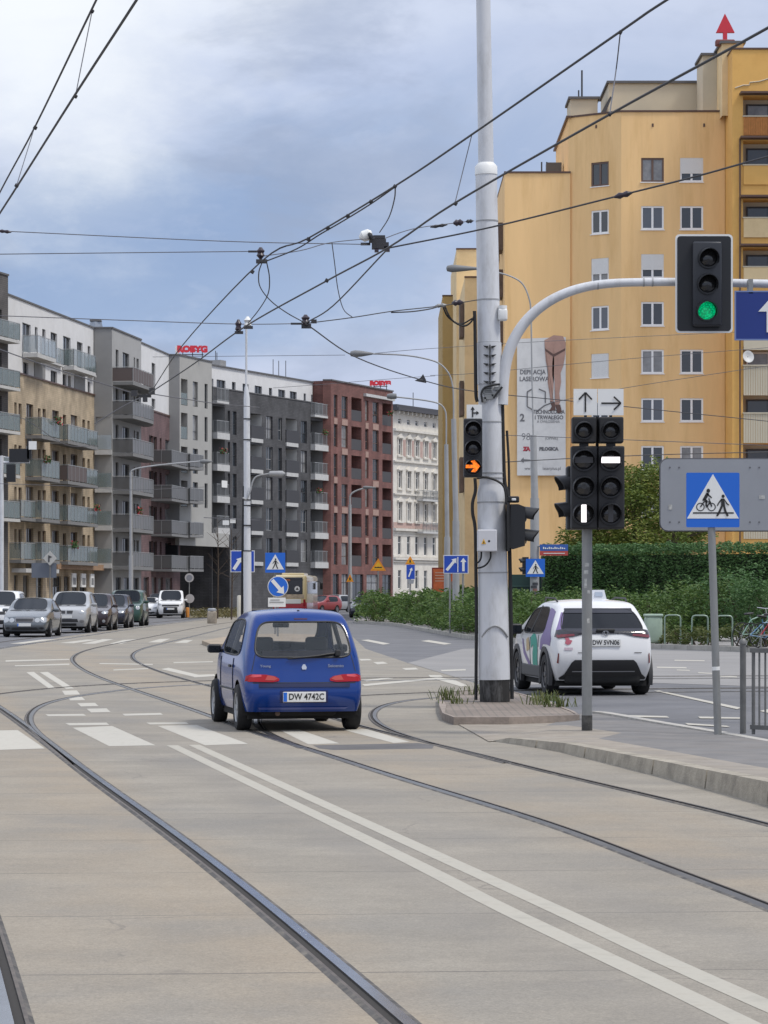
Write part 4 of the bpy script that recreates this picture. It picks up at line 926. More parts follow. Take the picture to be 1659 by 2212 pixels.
blob([(1176, 735), (1196, 724), (1216, 726), (1222, 740), (1221, 765), (1217, 790), (1211, 806), (1212, 825), (1208, 850), (1210, 868), (1205, 880), (1199, 878), (1199, 850), (1198, 825), (1196, 802), (1197, 785), (1195, 765), (1193, 785), (1193, 810), (1196, 830), (1194, 860), (1197, 874), (1190, 874), (1187, 850), (1183, 825), (1184, 805), (1179, 780), (1177, 755)], .02)
kk = MB(); bm = bmesh.new(); vs = [bm.verts.new(v) for v in lg_.v]; ff = bm.faces.new(vs); bmesh.ops.triangulate(bm, faces=[ff]); bm.verts.index_update(); kk.add([v.co.copy() for v in bm.verts], [tuple(v.index for v in q.verts) for q in bm.faces]); bm.free()
obj('legs_picture', kk, skin, bn)
mb = MB(); 
for q in ([(1188, 866), (1198, 868), (1200, 886), (1186, 888), (1192, 878)], [(1199, 874), (1210, 874), (1214, 890), (1204, 893)], [(1177, 752), (1196, 765), (1221, 752), (1221, 757), (1196, 771), (1178, 758)]): mb.poly([W(x, y, d-.03) for x, y in q])
obj('shoes_picture', mb, mat('print_brown', (.12, .07, .06), .7), bn)

# a few flower boxes on the balcony rails of the street row
fbx = [(f1, b1_, 60, ZF[2]), (f1, b1_, 120, ZF[0]), (f1, b1_, 170, ZF[1]), (f2, b2_, 262, ZF[1]), (f1, b1_, 84, ZF[3]), (f5, b5, 678, zr5[2]), (f5, b5, 690, zr5[0]), (f5, b5, 470, zr5[1]), (f6, b6, 832, 20.05)]
rf = random.Random(5)
for f, b, px_, z in fbx:
    mb = MB(); t0 = f.s_(px_); o = 1.5 if f in (f1, f2) else .6
    for k in range(90):
        p = f.p(t0+rf.uniform(-.6, .6), z+1.15+rf.uniform(-.1, .45), o+rf.uniform(-.12, .22)); q = Vector((rf.gauss(0, 1), rf.gauss(0, 1), rf.gauss(0, 1))).normalized()*.12; r = Vector((rf.gauss(0, 1), rf.gauss(0, 1), rf.gauss(0, 1))).normalized()*.08
        mb.mi(0 if rf.random() < .75 else 1); mb.quad(p-q, p+r, p+q, p-r)
    obj('flower_box', mb, [mat('balcony_plant', (.05, .11, .03), .7), mat('balcony_flower', (.5, .06, .08), .7)], b)
# ================================================================ street furniture
M_pole = mat('pole_paint', (.60, .61, .63), .45, var=.07, vscale=2.5, dirt=(.27, .26, .24), dscale=5, damt=.6, stretch=(1, 1, .3))
M_pole2 = mat('pole_grey', (.33, .335, .34), .5, var=.08, vscale=2, dirt=(.25, .24, .23), dscale=3, damt=.5)
M_galv = mat('galvanised_steel', (.27, .275, .27), .5, metal=.35, var=.15, vscale=5, dirt=(.13, .12, .11), dscale=5, damt=.6, stretch=(1, 1, .5))
M_fence = mat('fence_paint', (.15, .15, .145), .5, metal=.2, var=.2, vscale=6)
M_blk = mat('signal_black', (.012, .013, .016), .45)
M_blk2 = mat('black_rubber', (.015, .015, .016), .7)
M_tar = mat('tarred_base', (.02, .019, .018), .8, var=.4, vscale=12, dirt=(.2, .2, .2), dscale=7, damt=.7, stretch=(1, 1, .3))
M_wire = mat('wire_dark', (.035, .035, .04), .6)
M_wgrey = mat('wire_grey', (.10, .10, .115), .6)
M_swhite = mat('sign_white', (.75, .75, .73), .5)
M_sblue = mat('sign_blue', (.012, .13, .58), .4)
M_snavy = mat('sign_navy', (.01, .032, .2), .4)
M_sblack = mat('sign_black', (.015, .015, .015), .6)
M_syel = mat('sign_yellow', (.75, .4, .015), .5)
M_sgrey = mat('sign_back', (.30, .31, .33), .5, metal=.2, var=.05, vscale=2)
M_lens = mat('dark_lens', (.02, .02, .022), .15, coat=.5)
M_green = mat('green_light', (.0, .3, .12), .3, emit=(0.0, .55, .2), es=.75)
M_amber = mat('amber_light', (.5, .12, .0), .3, emit=(1.0, .19, .01), es=1.6)
M_wlight = mat('white_light', (.8, .8, .8), .3, emit=(1, .93, .95), es=1.5)
for m_ in (M_green, M_amber):
    nt = m_.node_tree; b_ = nt.nodes['Principled BSDF']; vo = nt.nodes.new('ShaderNodeTexVoronoi'); vo.inputs['Scale'].default_value = 42; g_ = nt.nodes.new('ShaderNodeNewGeometry'); nt.links.new(g_.outputs['Position'], vo.inputs['Vector'])
    mr_ = nt.nodes.new('ShaderNodeMapRange'); mr_.inputs['From Max'].default_value = .7; es_ = b_.inputs['Emission Strength'].default_value; mr_.inputs['To Min'].default_value = es_*1.35; mr_.inputs['To Max'].default_value = es_*.35; nt.links.new(vo.outputs['Distance'], mr_.inputs['Value']); nt.links.new(mr_.outputs[0], b_.inputs['Emission Strength'])
V = Vector
BX, BZ, FWD = V((1, 0, 0)), V((0, 0, 1)), V((0, -1, 0))   # right, up, toward the camera
def quadpx(mb, x0, y0, x1, y1, d, th=.02): mb.prism([W(x0, y1, d), W(x1, y1, d), W(x1, y0, d), W(x0, y0, d)], (0, th, 0))
def roundrect(x0, y0, x1, y1, r, d, n=5):
    P = []
    for cx, cy, a0 in ((x1-r, y0+r, 270), (x1-r, y1-r, 0), (x0+r, y1-r, 90), (x0+r, y0+r, 180)):
        for k in range(n+1): a = R(a0+90*k/n); P.append(W(cx+r*math.cos(a), cy+r*math.sin(a), d))
    return P[::-1]
def arrow_px(mb, pts, d, th=-.004): mb.prism([W(x, y, d) for x, y in pts], (0, th, 0))
def arrowpoly(ax, ay, bx, by, w, hw, hl):
    dx, dy = bx-ax, by-ay; l = math.hypot(dx, dy); ux, uy = dx/l, dy/l; nx, ny = -uy, ux; mx, my = bx-ux*hl, by-uy*hl
    return [(ax+nx*w, ay+ny*w), (mx+nx*w, my+ny*w), (mx+nx*hw, my+ny*hw), (bx, by), (mx-nx*hw, my-ny*hw), (mx-nx*w, my-ny*w), (ax-nx*w, ay-ny*w)]
# ---- main tram pole on the island
dP = 38.8; kP = F/dP
cxP = lambda y: 1069+(y-1515)*(25.0/1515)
pole = thing('catenary_pole', 'big white-grey tram pole with black tarred foot and curved signal arm on the island', 'pole', W(1069, 1515, dP))
def lz(mb, secs, m=24):
    rings = [(W(cxP(y), y, dP), r/kP) for y, r in secs]
    mb.tube([p for p, r in rings], 0, m, radii=[r for p, r in rings])
mb = MB(); lz(mb, [(1515.6, 32.5), (1490, 32.5), (1466, 33)]); obj('foot', mb, M_tar, pole, smooth=50)
mb = MB(); lz(mb, [(1468, 34.5), (1440, 34.3), (1250, 32), (1080, 30.8), (1066, 30.8), (1048, 27)]); obj('lower_shaft', mb, M_pole, pole, smooth=50)
mb = MB(); lz(mb, [(1049, 25.6), (800, 25), (376, 23.2), (366, 22)]); obj('shaft', mb, M_pole, pole, smooth=40)
mb = MB(); lz(mb, [(378, 24.4), (360, 24.2), (352, 17.5)]); obj('collar', mb, M_swhite, pole, smooth=40)
mb = MB(); lz(mb, [(356, 16.8), (0, 15.4), (-300, 14.3)]); obj('top_shaft', mb, M_pole, pole, smooth=50)
rim = [(478, 24), (648, 24.6), (741, 25), (912, 25.6), (1033, 26.2), (1022, 26.2), (1237, 32.2), (1085, 31.4)]
for y, r in rim: mb = MB(); lz(mb, [(y-1.4, r+.6), (y+1.4, r+.6)]); obj('strap', mb, M_pole2, pole, smooth=50)
mb = MB(); mb.tube([W(1069-28+56*k/12, 1352+((k-6)/6)**2*24-14+14, dP-math.sqrt(max(0, 34**2-(28-56*k/12)**2))/kP-.005) for k in range(13)], .012, 6); obj('hatch_rib', mb, M_pole2, pole)
arm = [(1084, 874), (1087, 820), (1096, 770), (1114, 726), (1142, 687), (1180, 655), (1225, 632), (1275, 618), (1330, 611.5), (1400, 609.5), (1480, 609.5), (1660, 613), (1900, 618)]
P = catmull([W(x, y, dP-.05) for x, y in arm], 5)
mb = MB(); nP = len(P); mb.tube(P, 0, 14, radii=[.088-.03*min(1, i/(nP*.7)) for i in range(nP)]); obj('mast_arm', mb, M_pole, pole, smooth=60)
for x, y in ((1389, 609.6), (1408, 609.5), (1290, 616)): mb = MB(); mb.tube([W(x, y, dP-.05), W(x+3, y, dP-.05)], .064, 14); obj('arm_joint', mb, M_pole2, pole, smooth=60)
mb = MB()
for k in range(5):
    y = 746+k*19
    for s in (-1, 1): mb.prism([W(1058+s*3, y+2, dP-.17), W(1058+s*14, y+1, dP-.17), W(1058+s*6, y+7, dP-.17)], (0, -.05, 0))
mb.prism([W(1057, 830, dP-.18), W(1059.5, 830, dP-.18), W(1059.5, 745, dP-.18), W(1057, 745, dP-.18)], (0, -.03, 0)); obj('clamp_bolts', mb, M_blk2, pole)
mb = MB(); lz(mb, [(830, 27.4), (741, 26.8)]); obj('clamp_plate', mb, M_pole, pole, smooth=50)
mb = MB()
for x0, y0, x1, y1 in ((1043, 838, 1062, 850), (1046, 852, 1066, 862), (1040, 858, 1050, 868), (1062, 846, 1076, 856), (1068, 835, 1082, 842)): quadpx(mb, x0, y0, x1, y1, dP-.2, .12)
for k in range(5): y = 834+k*4; quadpx(mb, 1047, y, 1063, y+1.6, dP-.2, .03)
obj('cable_bracket', mb, M_galv, pole)
def cable(pts, r, dd=-.2, m=None, name='cable', par=pole, n=6): mb = MB(); mb.tube(catmull([W(x, y, dP+dd) for x, y in pts], 4), r, n); return obj(name, mb, m or M_blk2, par, smooth=60)
cable([(1025, 672), (1026, 700), (1027, 780), (1028, 850), (1031, 868)], .027, -.12); cable([(1026, 1033), (1027, 1060), (1021, 1085), (1021, 1110), (1025, 1130), (1027, 1160), (1028, 1240), (1029, 1350), (1028, 1512)], .026, -.08)
cable([(1082, 850), (1085, 880), (1087, 960), (1090, 1040), (1097, 1075), (1101, 1200), (1104, 1350), (1106, 1510)], .03, -.03)
cable([(1030, 1033), (1050, 1031), (1076, 1040), (1090, 1055), (1094, 1090)], .018, -.24); cable([(1095, 930), (1099, 1000), (1100, 1080)], .02, .1)
cable([(960, 660), (975, 690), (1000, 704), (1018, 695), (1026, 675)], .014, -.12); cable([(955, 658), (968, 685), (995, 700), (1020, 688)], .012, -.1)
cable([(1042, 868), (1040, 850), (1046, 838), (1060, 833), (1080, 830)], .016, -.22); cable([(1066, 860), (1075, 848), (1085, 836)], .016, -.2)
mb = MB(); mb.rbox(W(1086, 680, dP-.12), (.13, .12, .17), .03); mb.lathe([(.06, 0), (.06, .05)], W(1086, 668, dP-.12), 12); obj('detector_box', mb, M_swhite, pole, smooth=40)
mb = MB(); mb.rbox(W(1109, 1079, dP-.1), (.16, .12, .09), .02); obj('push_button', mb, M_blk, pole); mb = MB(); mb.rbox(W(1110, 1079, dP-.165), (.06, .02, .035), .008); obj('button_window', mb, M_swhite, pole)
eb = thing('junction_box', 'pale grey electric junction box with yellow warning triangle on the tram pole', 'junction box', W(1052, 1192, dP-.3))
mb = MB(); mb.rbox(W(1052, 1168, dP-.30), (42/kP, .2, 47/kP), .015); obj('case', mb, mat('box_grey', (.58, .58, .6), .5), eb)
mb = MB(); arrow_px(mb, [(1040, 1175), (1050, 1175), (1045, 1164)], dP-.401); obj('warning_mark', mb, M_syel, eb); mb = MB(); arrow_px(mb, [(1043.5, 1173.5), (1046.5, 1173.5), (1045, 1168)], dP-.406); obj('flash_mark', mb, M_sblack, eb)
mb = MB(); mb.disc(W(1056.5, 1169, dP-.402), .016, (0, -1, 0), 12); obj('lock', mb, M_sblack, eb)
mb = MB(); mb.tube(catmull([W(x, y, dP-.28) for x, y in ((1040, 1191), (1039, 1205), (1034, 1214), (1028, 1216))], 4), .014, 6); obj('conduit', mb, M_blk2, eb); mb = MB(); mb.tube(catmull([W(x, y, dP-.28) for x, y in ((1060, 1191), (1059, 1206), (1050, 1220), (1038, 1226), (1028, 1227))], 4), .014, 6); obj('conduit', mb, M_blk2, eb)
# ---- signal heads
def visor(mb, c, r, L_, d=FWD, down=.12):
    # half-cut cylinder hood opening along d
    d = V(d).normalized(); s = d.cross(BZ).normalized(); n = 14; a = []; b = []
    for k in range(n+1):
        t = R(-25+230*k/n); o = s*math.cos(t)*r+BZ*math.sin(t)*r; f = .55+.45*max(0, math.sin(t)); a.append(c+o); b.append(c+o*.97+d*L_*f-BZ*down*L_)
    m = len(a); vs = a+b+[v*1+(c-v).normalized()*.008 for v in a]+[v+(c+d*L_-v).normalized()*.008 for v in b]
    fs = [(i, i+1, m+i+1, m+i) for i in range(m-1)]+[(2*m+i, 3*m+i, 3*m+i+1, 2*m+i+1) for i in range(m-1)]+[(m+i, m+i+1, 3*m+i+1, 3*m+i) for i in range(m-1)]
    mb.add(vs, fs)
def lens(par, c, r, m, name='lens', d=FWD):
    d = V(d); mb = MB(); s = d.cross(BZ).normalized(); prof = [(1, 0), (.95, .03), (.7, .09), (.35, .125), (.0001, .135)]
    Mx = Matrix((s, BZ, d)).transposed(); mb.lathe([(a*r, b*r*2) for a, b in prof], c, 20, Mx, cap=False); return obj(name, mb, m, par, smooth=60)
def ringm(mb, c, r0, r1, th, d=FWD, n=24):
    d = V(d); s = d.cross(BZ).normalized(); Mx = Matrix((s, BZ, d)).transposed(); mb.lathe([(r1, 0), (r1, th), (r0, th), (r0, 0)], c, n, Mx, cap=False)
# overhead signal with backboard
dS = 38.5; kS = F/dS
sg = thing('traffic_light', 'overhead traffic light on a white-edged black board, green light lit, on the curved arm', 'traffic light', W(1521, 718, dS), 'traffic lights at the crossing')
mb = MB(); mb.prism(roundrect(1459, 506, 1583, 719, 9, dS-.10), (0, .02, 0)); obj('board_edge', mb, M_swhite, sg)
mb = MB(); mb.prism(roundrect(1463, 510, 1579, 715, 7, dS-.108), (0, .03, 0)); obj('backboard', mb, M_blk, sg)
mb = MB(); mb.rbox(W(1527, 614, dS-.17), (62/kS, .14, 182/kS), .03); obj('housing', mb, mat('signal_housing', (.02, .022, .028), .35), sg, smooth=40)
for i, (x, y) in enumerate(((1530, 557), (1528, 613), (1526, 671))):
    c = W(x, y, dS-.245); mb = MB(); ringm(mb, c, .125, .148, .03); visor(mb, c, .145, .26); obj('visor', mb, M_blk, sg, smooth=40)
    lens(sg, c+FWD*.004, .128, M_green if i == 2 else M_lens)
mb = MB(); mb.box(W(1521, 610, dS), (.12, .12, .25)); obj('bracket', mb, M_galv, sg)
# blue lane sign on the arm
ls_ = thing('lane_sign', 'dark blue sign with white arrow hanging on the curved arm beside the board', 'sign', W(1640, 735, dS-.1))
mb = MB(); quadpx(mb, 1587, 628, 1748, 735, dS-.1, .03); obj('panel', mb, M_snavy, ls_)
mb = MB()
for a in ((1587, 628, 1748, 631), (1587, 732, 1748, 735), (1587, 631, 1590, 732)): quadpx(mb, *a, dS-.104, .004)
obj('edge', mb, mat('sign_edge_blue', (.16, .22, .42), .5), ls_)
mb = MB(); arrow_px(mb, arrowpoly(1667, 718, 1667, 641, 11, 29, 32), dS-.106); obj('arrow', mb, M_swhite, ls_)
mb = MB(); mb.box(W(1620, 620, dS), (.06, .2, .2)); mb.box(W(1700, 621, dS), (.06, .2, .2)); obj('bracket', mb, M_galv, ls_)
# small signal with orange arrow, left of the pole
d = 38.35; sg = thing('traffic_light', 'slim traffic light with a lit orange arrow on the left side of the tram pole', 'traffic light', W(1022, 1031, d), 'traffic lights at the crossing')
mb = MB(); mb.rbox(W(1021.5, 968, d), (40/kS, .2, 126/kS), .02); obj('housing', mb, M_blk, sg)
for i, y in enumerate((926, 967, 1008)):
    c = W(1022, y, d-.105); mb = MB(); ringm(mb, c, .105, .12, .02); visor(mb, c, .118, .17); obj('visor', mb, M_blk, sg, smooth=40); lens(sg, c+FWD*.002, .105, M_lens)
mb = MB(); arrow_px(mb, [(1006, 1004), (1023, 1004), (1017, 996), (1025, 994), (1037, 1007), (1027, 1020), (1018, 1019), (1024, 1011), (1006, 1011)], d-.155, -.01); obj('arrow_light', mb, M_amber, sg)
lp = thing('lane_plate', 'small white plate with straight and right arrows above the slim traffic light', 'sign', W(1024, 905, d))
mb = MB(); quadpx(mb, 1008, 874, 1041, 905, d-.02, .015); obj('plate', mb, M_swhite, lp)
mb = MB(); arrow_px(mb, arrowpoly(1021, 901, 1021, 878, 1.4, 4.5, 7), d-.022); arrow_px(mb, arrowpoly(1022, 892, 1035, 892, 1.4, 4.5, 6), d-.022); obj('arrows', mb, M_sblack, lp)
# signal seen from the side, right of the pole
d = 38.6; sg = thing('traffic_light', 'black traffic light seen from the side on the right of the tram pole, two hoods', 'traffic light', W(1118, 1188, d), 'traffic lights at the crossing')
mb = MB(); mb.prism([W(1100, 1183, d-.15), W(1110, 1186, d-.15), W(1134, 1179, d-.15), W(1135, 1095, d-.15), (W(1120, 1089, d-.15)), W(1103, 1089, d-.15)], (0, .3, 0)); obj('housing', mb, M_blk, sg)
mb = MB(); quadpx(mb, 1096, 1085, 1101, 1190, d-.2, .4); obj('backplate', mb, M_blk2, sg)
for y in (1112, 1160):
    mb = MB(); visor(mb, W(1134, y, d), .115, .2, (1, -.15, 0), .1); obj('visor', mb, M_blk, sg, smooth=40); lens(sg, W(1135, y, d), .1, M_lens, d=V((1, 0, 0)))
# twin tram signal on its own post
dT = 31.4; kT = F/dT
post = thing('signal_post', 'scuffed grey steel signal post with torn stickers on the platform tip', 'post', W(1268, 1583, dT))
mb = MB(); mb.tube([W(1268, 1583.5, dT), W(1268, 1130, dT)], .058, 16); obj('tube', mb, M_galv, post, smooth=60)
mb = MB(); mb.tube([W(1268, 1583.4, dT), W(1268, 1545, dT)], .061, 16); obj('dark_foot', mb, mat('foot_paint', (.05, .048, .045), .7, var=.5, vscale=14, dirt=(.2, .19, .17), dscale=9, damt=.6), post, smooth=60)
mb = MB()
for y0, y1, a0, a1 in ((1232, 1240, -40, 10), (1250, 1270, -35, -5), (1275, 1282, 0, 30), (1336, 1346, -5, 25), (1216, 1224, -30, 20)):
    for k in range(4):
        a, b = R(-90+a0+(a1-a0)*k/4), R(-90+a0+(a1-a0)*(k+1)/4); c0, c1 = W(1268, y1, dT), W(1268, y0, dT); o = lambda t: V((math.cos(t), math.sin(t), 0))*.0592
        mb.quad(c0+o(a), c0+o(b), c1+o(b), c1+o(a))
obj('torn_sticker', mb, mat('sticker_pale', (.42, .42, .4), .7, var=.4, vscale=30), post)
sg = thing('traffic_light', 'twin black tram signal on the grey post showing white bars under two arrow plates', 'traffic light', W(1290, 1142, dT-.12), 'traffic lights at the crossing')
d = dT-.12
for k, (x0, x1) in enumerate(((1233, 1289.3), (1291, 1347.5))):
    cx = (x0+x1)/2
    mb = MB(); mb.rbox(W(cx, 1053.5, d), ((x1-x0)/kT, .2, 178/kT), .018); mb.rbox(W(cx, 929.5, d), ((x1-x0-4)/kT, .2, 56/kT), .018); mb.box(W(cx, 961, d), (.1, .1, 14/kT)); obj('housing', mb, mat('signal_housing_matt', (.016, .016, .018), .6), sg)
    for i, y in enumerate((929, 993, 1051, 1109)):
        c = W(cx, y, d-.102); r = .1 if i == 0 else .122; mb = MB(); ringm(mb, c, r*.92, r*1.06, .022); visor(mb, c, r*1.05, .16); obj('visor', mb, M_blk, sg, smooth=40); lens(sg, c+FWD*.001, r*.93, M_lens)
        if i: mb = MB(); quadpx(mb, cx-(20 if i == 1 else 5.5), y-(6 if i == 1 else 19), cx+(20 if i == 1 else 5.5), y+(7 if i == 1 else 19), d-.142, -.006) if i != 2 else mb.disc(c+FWD*.035, .03, FWD, 12); lit = (k, i) in ((1, 1), (0, 3)); obj('bar_light', mb, M_wlight if lit else mat('bar_dark', (.05, .05, .055), .4), sg)
mb = MB(); mb.tube([W(1268, 1142, dT), W(1268, 1125, dT)], .05, 10); mb.box(W(1290, 1140, dT), (.3, .1, .04)); mb.tube([W(1290, 1000, dT-.05), W(1290, 900, dT-.05)], .02, 6); obj('bracket', mb, M_blk2, sg)
for x0, x1, lab, ar in ((1239, 1290, 'white plate with an arrow pointing straight up above the twin signal', (1264.5, 890, 1264.5, 848)), (1291.5, 1347, 'white plate with an arrow pointing right above the twin signal', (1299, 871, 1341, 871))):
    pl = thing('arrow_plate', lab, 'sign', W((x0+x1)/2, 898, d-.03), 'arrow plates on the twin signal')
    mb = MB(); quadpx(mb, x0, 840, x1, 897, d-.04, .012); obj('plate', mb, M_swhite, pl)
    ax, ay, bx_, by = ar; mb = MB(); dx, dy = (0, -1) if ax == bx_ else (1, 0); nx, ny = -dy, dx
    arrow_px(mb, [(ax+nx*1.7, ay+ny*1.7), (bx_+nx*1.7, by+ny*1.7), (bx_-nx*1.7, by-ny*1.7), (ax-nx*1.7, ay-ny*1.7)], d-.042)
    for s in (-1, 1):
        ex, ey = bx_-dx*15+nx*s*14, by-dy*15+ny*s*14; qx, qy = (ex-bx_), (ey-by); l = math.hypot(qx, qy); px_, py_ = -qy/l*1.7, qx/l*1.7
        arrow_px(mb, [(bx_+px_, by+py_), (ex+px_, ey+py_), (ex-px_, ey-py_), (bx_-px_, by-py_)], d-.0465)
    obj('arrow', mb, M_sblack, pl)
    mb = MB(); mb.box(W((x0+x1)/2, 898, d), (.03, .05, .06)); obj('stub', mb, M_blk2, pl)
sg = thing('traffic_light', 'black signal behind the grey post facing left, two hoods sticking out', 'traffic light', W(1222, 1130, dT+.15), 'traffic lights at the crossing')
mb = MB(); mb.rbox(W(1242, 1076, dT+.18), (.2, .26, .72), .02); obj('housing', mb, M_blk, sg)
for y in (1047, 1105): mb = MB(); visor(mb, W(1231, y, dT+.12), .115, .18, (-1, -.25, 0), .1); obj('visor', mb, mat('visor_grey', (.03, .03, .033), .4), sg, smooth=40); lens(sg, W(1232, y, dT+.12), .1, M_lens, d=V((-1, 0, 0)))
# ---- sign with cyclist and pedestrian
def prism_px(mb, pts, d, th): mb.prism([W(x, y, d) for x, y in pts], (0, th, 0))
def stickman(mb, cx, cy, s, d, th=-.003):
    # walking person, about 1 high in units of s px
    q = lambda pts: prism_px(mb, [(cx+a*s, cy+b*s) for a, b in pts], d, th)
    n = 10; q([(.0+.075*math.cos(2*math.pi*k/n), -.47+.085*math.sin(2*math.pi*k/n)) for k in range(n)])
    q([(-.09, -.35), (.06, -.36), (.09, -.02), (-.1, -.02)]); q([(-.1, -.02), (.0, -.02), (-.12, .28), (-.25, .5), (-.34, .47), (-.22, .25)]); q([(-.01, -.02), (.09, -.02), (.16, .24), (.27, .46), (.18, .5), (.06, .28)])
    q([(-.09, -.35), (-.04, -.31), (-.2, -.12), (-.25, -.0), (-.3, -.03), (-.24, -.16)]); q([(.03, -.35), (.07, -.33), (.2, -.14), (.3, -.06), (.27, -.02), (.15, -.1)])
dK = 30.7
sp1 = thing('road_sign', 'blue square sign with cyclist and pedestrian in a white triangle on a leaning steel post', 'road sign', W(1551, 1590, dK), 'crossing signs')
mb = MB(); mb.tube([W(1551, 1590.5, dK), W(1537, 1143, dK), W(1534, 1030, dK)], .042, 12); obj('post', mb, M_galv, sp1, smooth=60)
mb = MB(); mb.tube([W(1546.6, 1448, dK), W(1546.3, 1440, dK)], .044, 12); obj('tape', mb, M_swhite, sp1)
d = dK-.05; mb = MB(); mb.prism(roundrect(1482.5, 1021, 1597.5, 1139, 3, d), (0, .012, 0)); obj('panel', mb, M_sblue, sp1)
mb = MB(); prism_px(mb, [(1484, 1120), (1596, 1120), (1540, 1024)], d, -.003); obj('white_triangle', mb, M_swhite, sp1)
mb = MB(); dd = d-.0035
prism_px(mb, [(1497, 1106.5), (1585, 1106.5), (1585, 1109.5), (1497, 1109.5)], dd, -.002); stickman(mb, 1562, 1093, 45, dd-.0025)
for cx in (1513, 1537):
    c = W(cx, 1095, dd); k = d/F; n = 16
    for j in range(n):
        a, b = 2*math.pi*j/n, 2*math.pi*(j+1)/n; o = lambda t, r: c+V((math.cos(t)*r*k, 0, math.sin(t)*r*k)); mb.prism([o(a, 7.2), o(b, 7.2), o(b, 9.2), o(a, 9.2)], (0, -.002, 0))
for q in ([(1512, 1094), (1520, 1083), (1522, 1084.5), (1514, 1096)], [(1520, 1083), (1534, 1083), (1534, 1085), (1520, 1085)], [(1536, 1095), (1530, 1077), (1532, 1076), (1539, 1094)], [(1524, 1095), (1534, 1083), (1536, 1084), (1526, 1097)], [(1518, 1078), (1526, 1064), (1532, 1066), (1525, 1080)], [(1519, 1077), (1528, 1080), (1527, 1093), (1523.5, 1093), (1524, 1083), (1517, 1081)], [(1528, 1065), (1538, 1074), (1537, 1076.5), (1527, 1069)]): prism_px(mb, q, dd-.0026, -.002)
prism_px(mb, [(1530+4*math.cos(t*.63), 1060+4.5*math.sin(t*.63)) for t in range(10)], dd-.0026, -.002); obj('pictogram', mb, M_sblack, sp1)
gpnl = thing('road_sign', 'back of a large grey road sign with rounded corners behind the blue crossing sign', 'road sign', W(1560, 1145, 34.2))
mb = MB(); mb.prism(roundrect(1427, 992, 1830, 1146, 16, 34), (0, .02, 0)); obj('panel', mb, M_sgrey, gpnl)
mb = MB(); mb.prism(roundrect(1424.5, 989.5, 1832, 1148.5, 18, 34.03), (0, .012, 0)); obj('rim', mb, mat('rim_dark', (.12, .12, .13), .5), gpnl)
mb = MB()
for x in (1700, 1800): mb.tube([W(x, 1145, 34.2)-BZ*0, V((XP(x, 34.2), 34.2, 0))], .04, 10)
mb.box(W(1620, 1140, 34.1), (1.0, .05, .04)); obj('post', mb, M_galv, gpnl)
# ---- railing at the right
rl = thing('railing', 'dark steel pedestrian railing with vertical bars on the platform edge', 'railing', W(1605, 1588, 30.9))
a = V((W(1605, 1588, 30.9).x, 30.9, .045)); dr = V((.62, -.78, 0)).normalized()
mb = MB(); mb.tube([a, a+BZ*1.02], .035, 10); mb.lathe([(.045, 0), (.045, .03), (.02, .06)], a+BZ*1.0, 10); obj('post', mb, M_fence, rl, smooth=50)
mb = MB(); mb.tube([a+dr*.16, a+dr*.16+BZ*.95], .02, 8); obj('post', mb, M_fence, rl, smooth=50); mb = MB(); mb.tube([a+dr*2.4, a+dr*2.4+BZ*1.0], .035, 10); obj('post', mb, M_fence, rl)
for z in (.93, .08): mb = MB(); mb.box(a+dr*1.28+BZ*z, (2.3, .05, .05), Matrix((dr, dr.cross(BZ), BZ)).transposed()); obj('rail', mb, M_fence, rl)
for k in range(24): p = a+dr*(.25+k*.09); mb = MB(); mb.tube([p+BZ*.09, p+BZ*.92], .012, 6); obj('bar', mb, M_fence, rl)
rl2 = thing('railing', 'thin pale railing standing in front of the parked bicycles across the right road', 'railing', V((10.2, 73.5, .125)))
mb = MB(); b_ = V((10.25, 75.5, .125)); e_ = V((12.2, 72, .125)); mb.tube([b_+BZ*.35, e_+BZ*.35], .02, 6); mb.tube([b_, b_+BZ*.36], .02, 6); mb.tube([e_, e_+BZ*.36], .02, 6); obj('tube', mb, M_galv, rl2)
# ---- lamp posts
def lamp(label, base, segs, armpts, head, hl, d, hm=None, group='street lamps'):
    t = thing('street_lamp', label, 'street lamp', base, group)
    for i, (pts, r) in enumerate(segs): mb = MB(); mb.tube([W(x, y, d) if y is not None else V((XP(x, d), d, base.z)) for x, y in pts], 0, 12, radii=[q/(F/d) for q in r]); obj('post' if i == 0 else 'upper_post', mb, M_pole2, t, smooth=50)
    mb = MB(); mb.tube(catmull([W(x, y, d) for x, y in armpts], 6), 1.7/(F/d), 8); obj('arm', mb, M_pole2, t, smooth=60)
    x, y, s = head; k = d/F
    mb = MB(); Mx = Matrix(((0, 0, s), (0, 1, 0), (1, 0, 0))) ; c = W(x, y, d)
    prof = [(.02, 0), (.10, .03), (.14, .2), (.12, .45), (.05, hl*k), (.03, hl*k+.08)]
    mb.lathe([(r_, z_) for r_, z_ in prof], c, 12, Mx); obj('lamp_head', mb, hm or mat('lamp_grey', (.16, .165, .17), .5), t, smooth=50)
    return t
gb = lambda px, d, z=.125: V((XP(px, d), d, z))
lamp('street lamp with long curved arm standing behind the shrub strip, nearer of two', gb(985, 110), [([(985, None), (985, 1125)], [7.5, 7.5]), ([(985, 1126), (980, 905)], [6.2, 5.5])], [(980, 906), (980, 870), (978, 835), (970, 808), (950, 786), (920, 775), (870, 767), (800, 764)], (756, 764, 1), 46, 110)
lamp('street lamp with curved arm partly hidden by the tenement roof, farther of two', gb(965, 125), [([(965, None), (966, 1160)], [6.5, 6.5]), ([(966, 1161), (964, 960)], [5, 4.5])], [(964, 962), (964, 905), (961, 886), (950, 873), (925, 866), (880, 860), (850, 857)], (835, 856, 1), 18, 125)
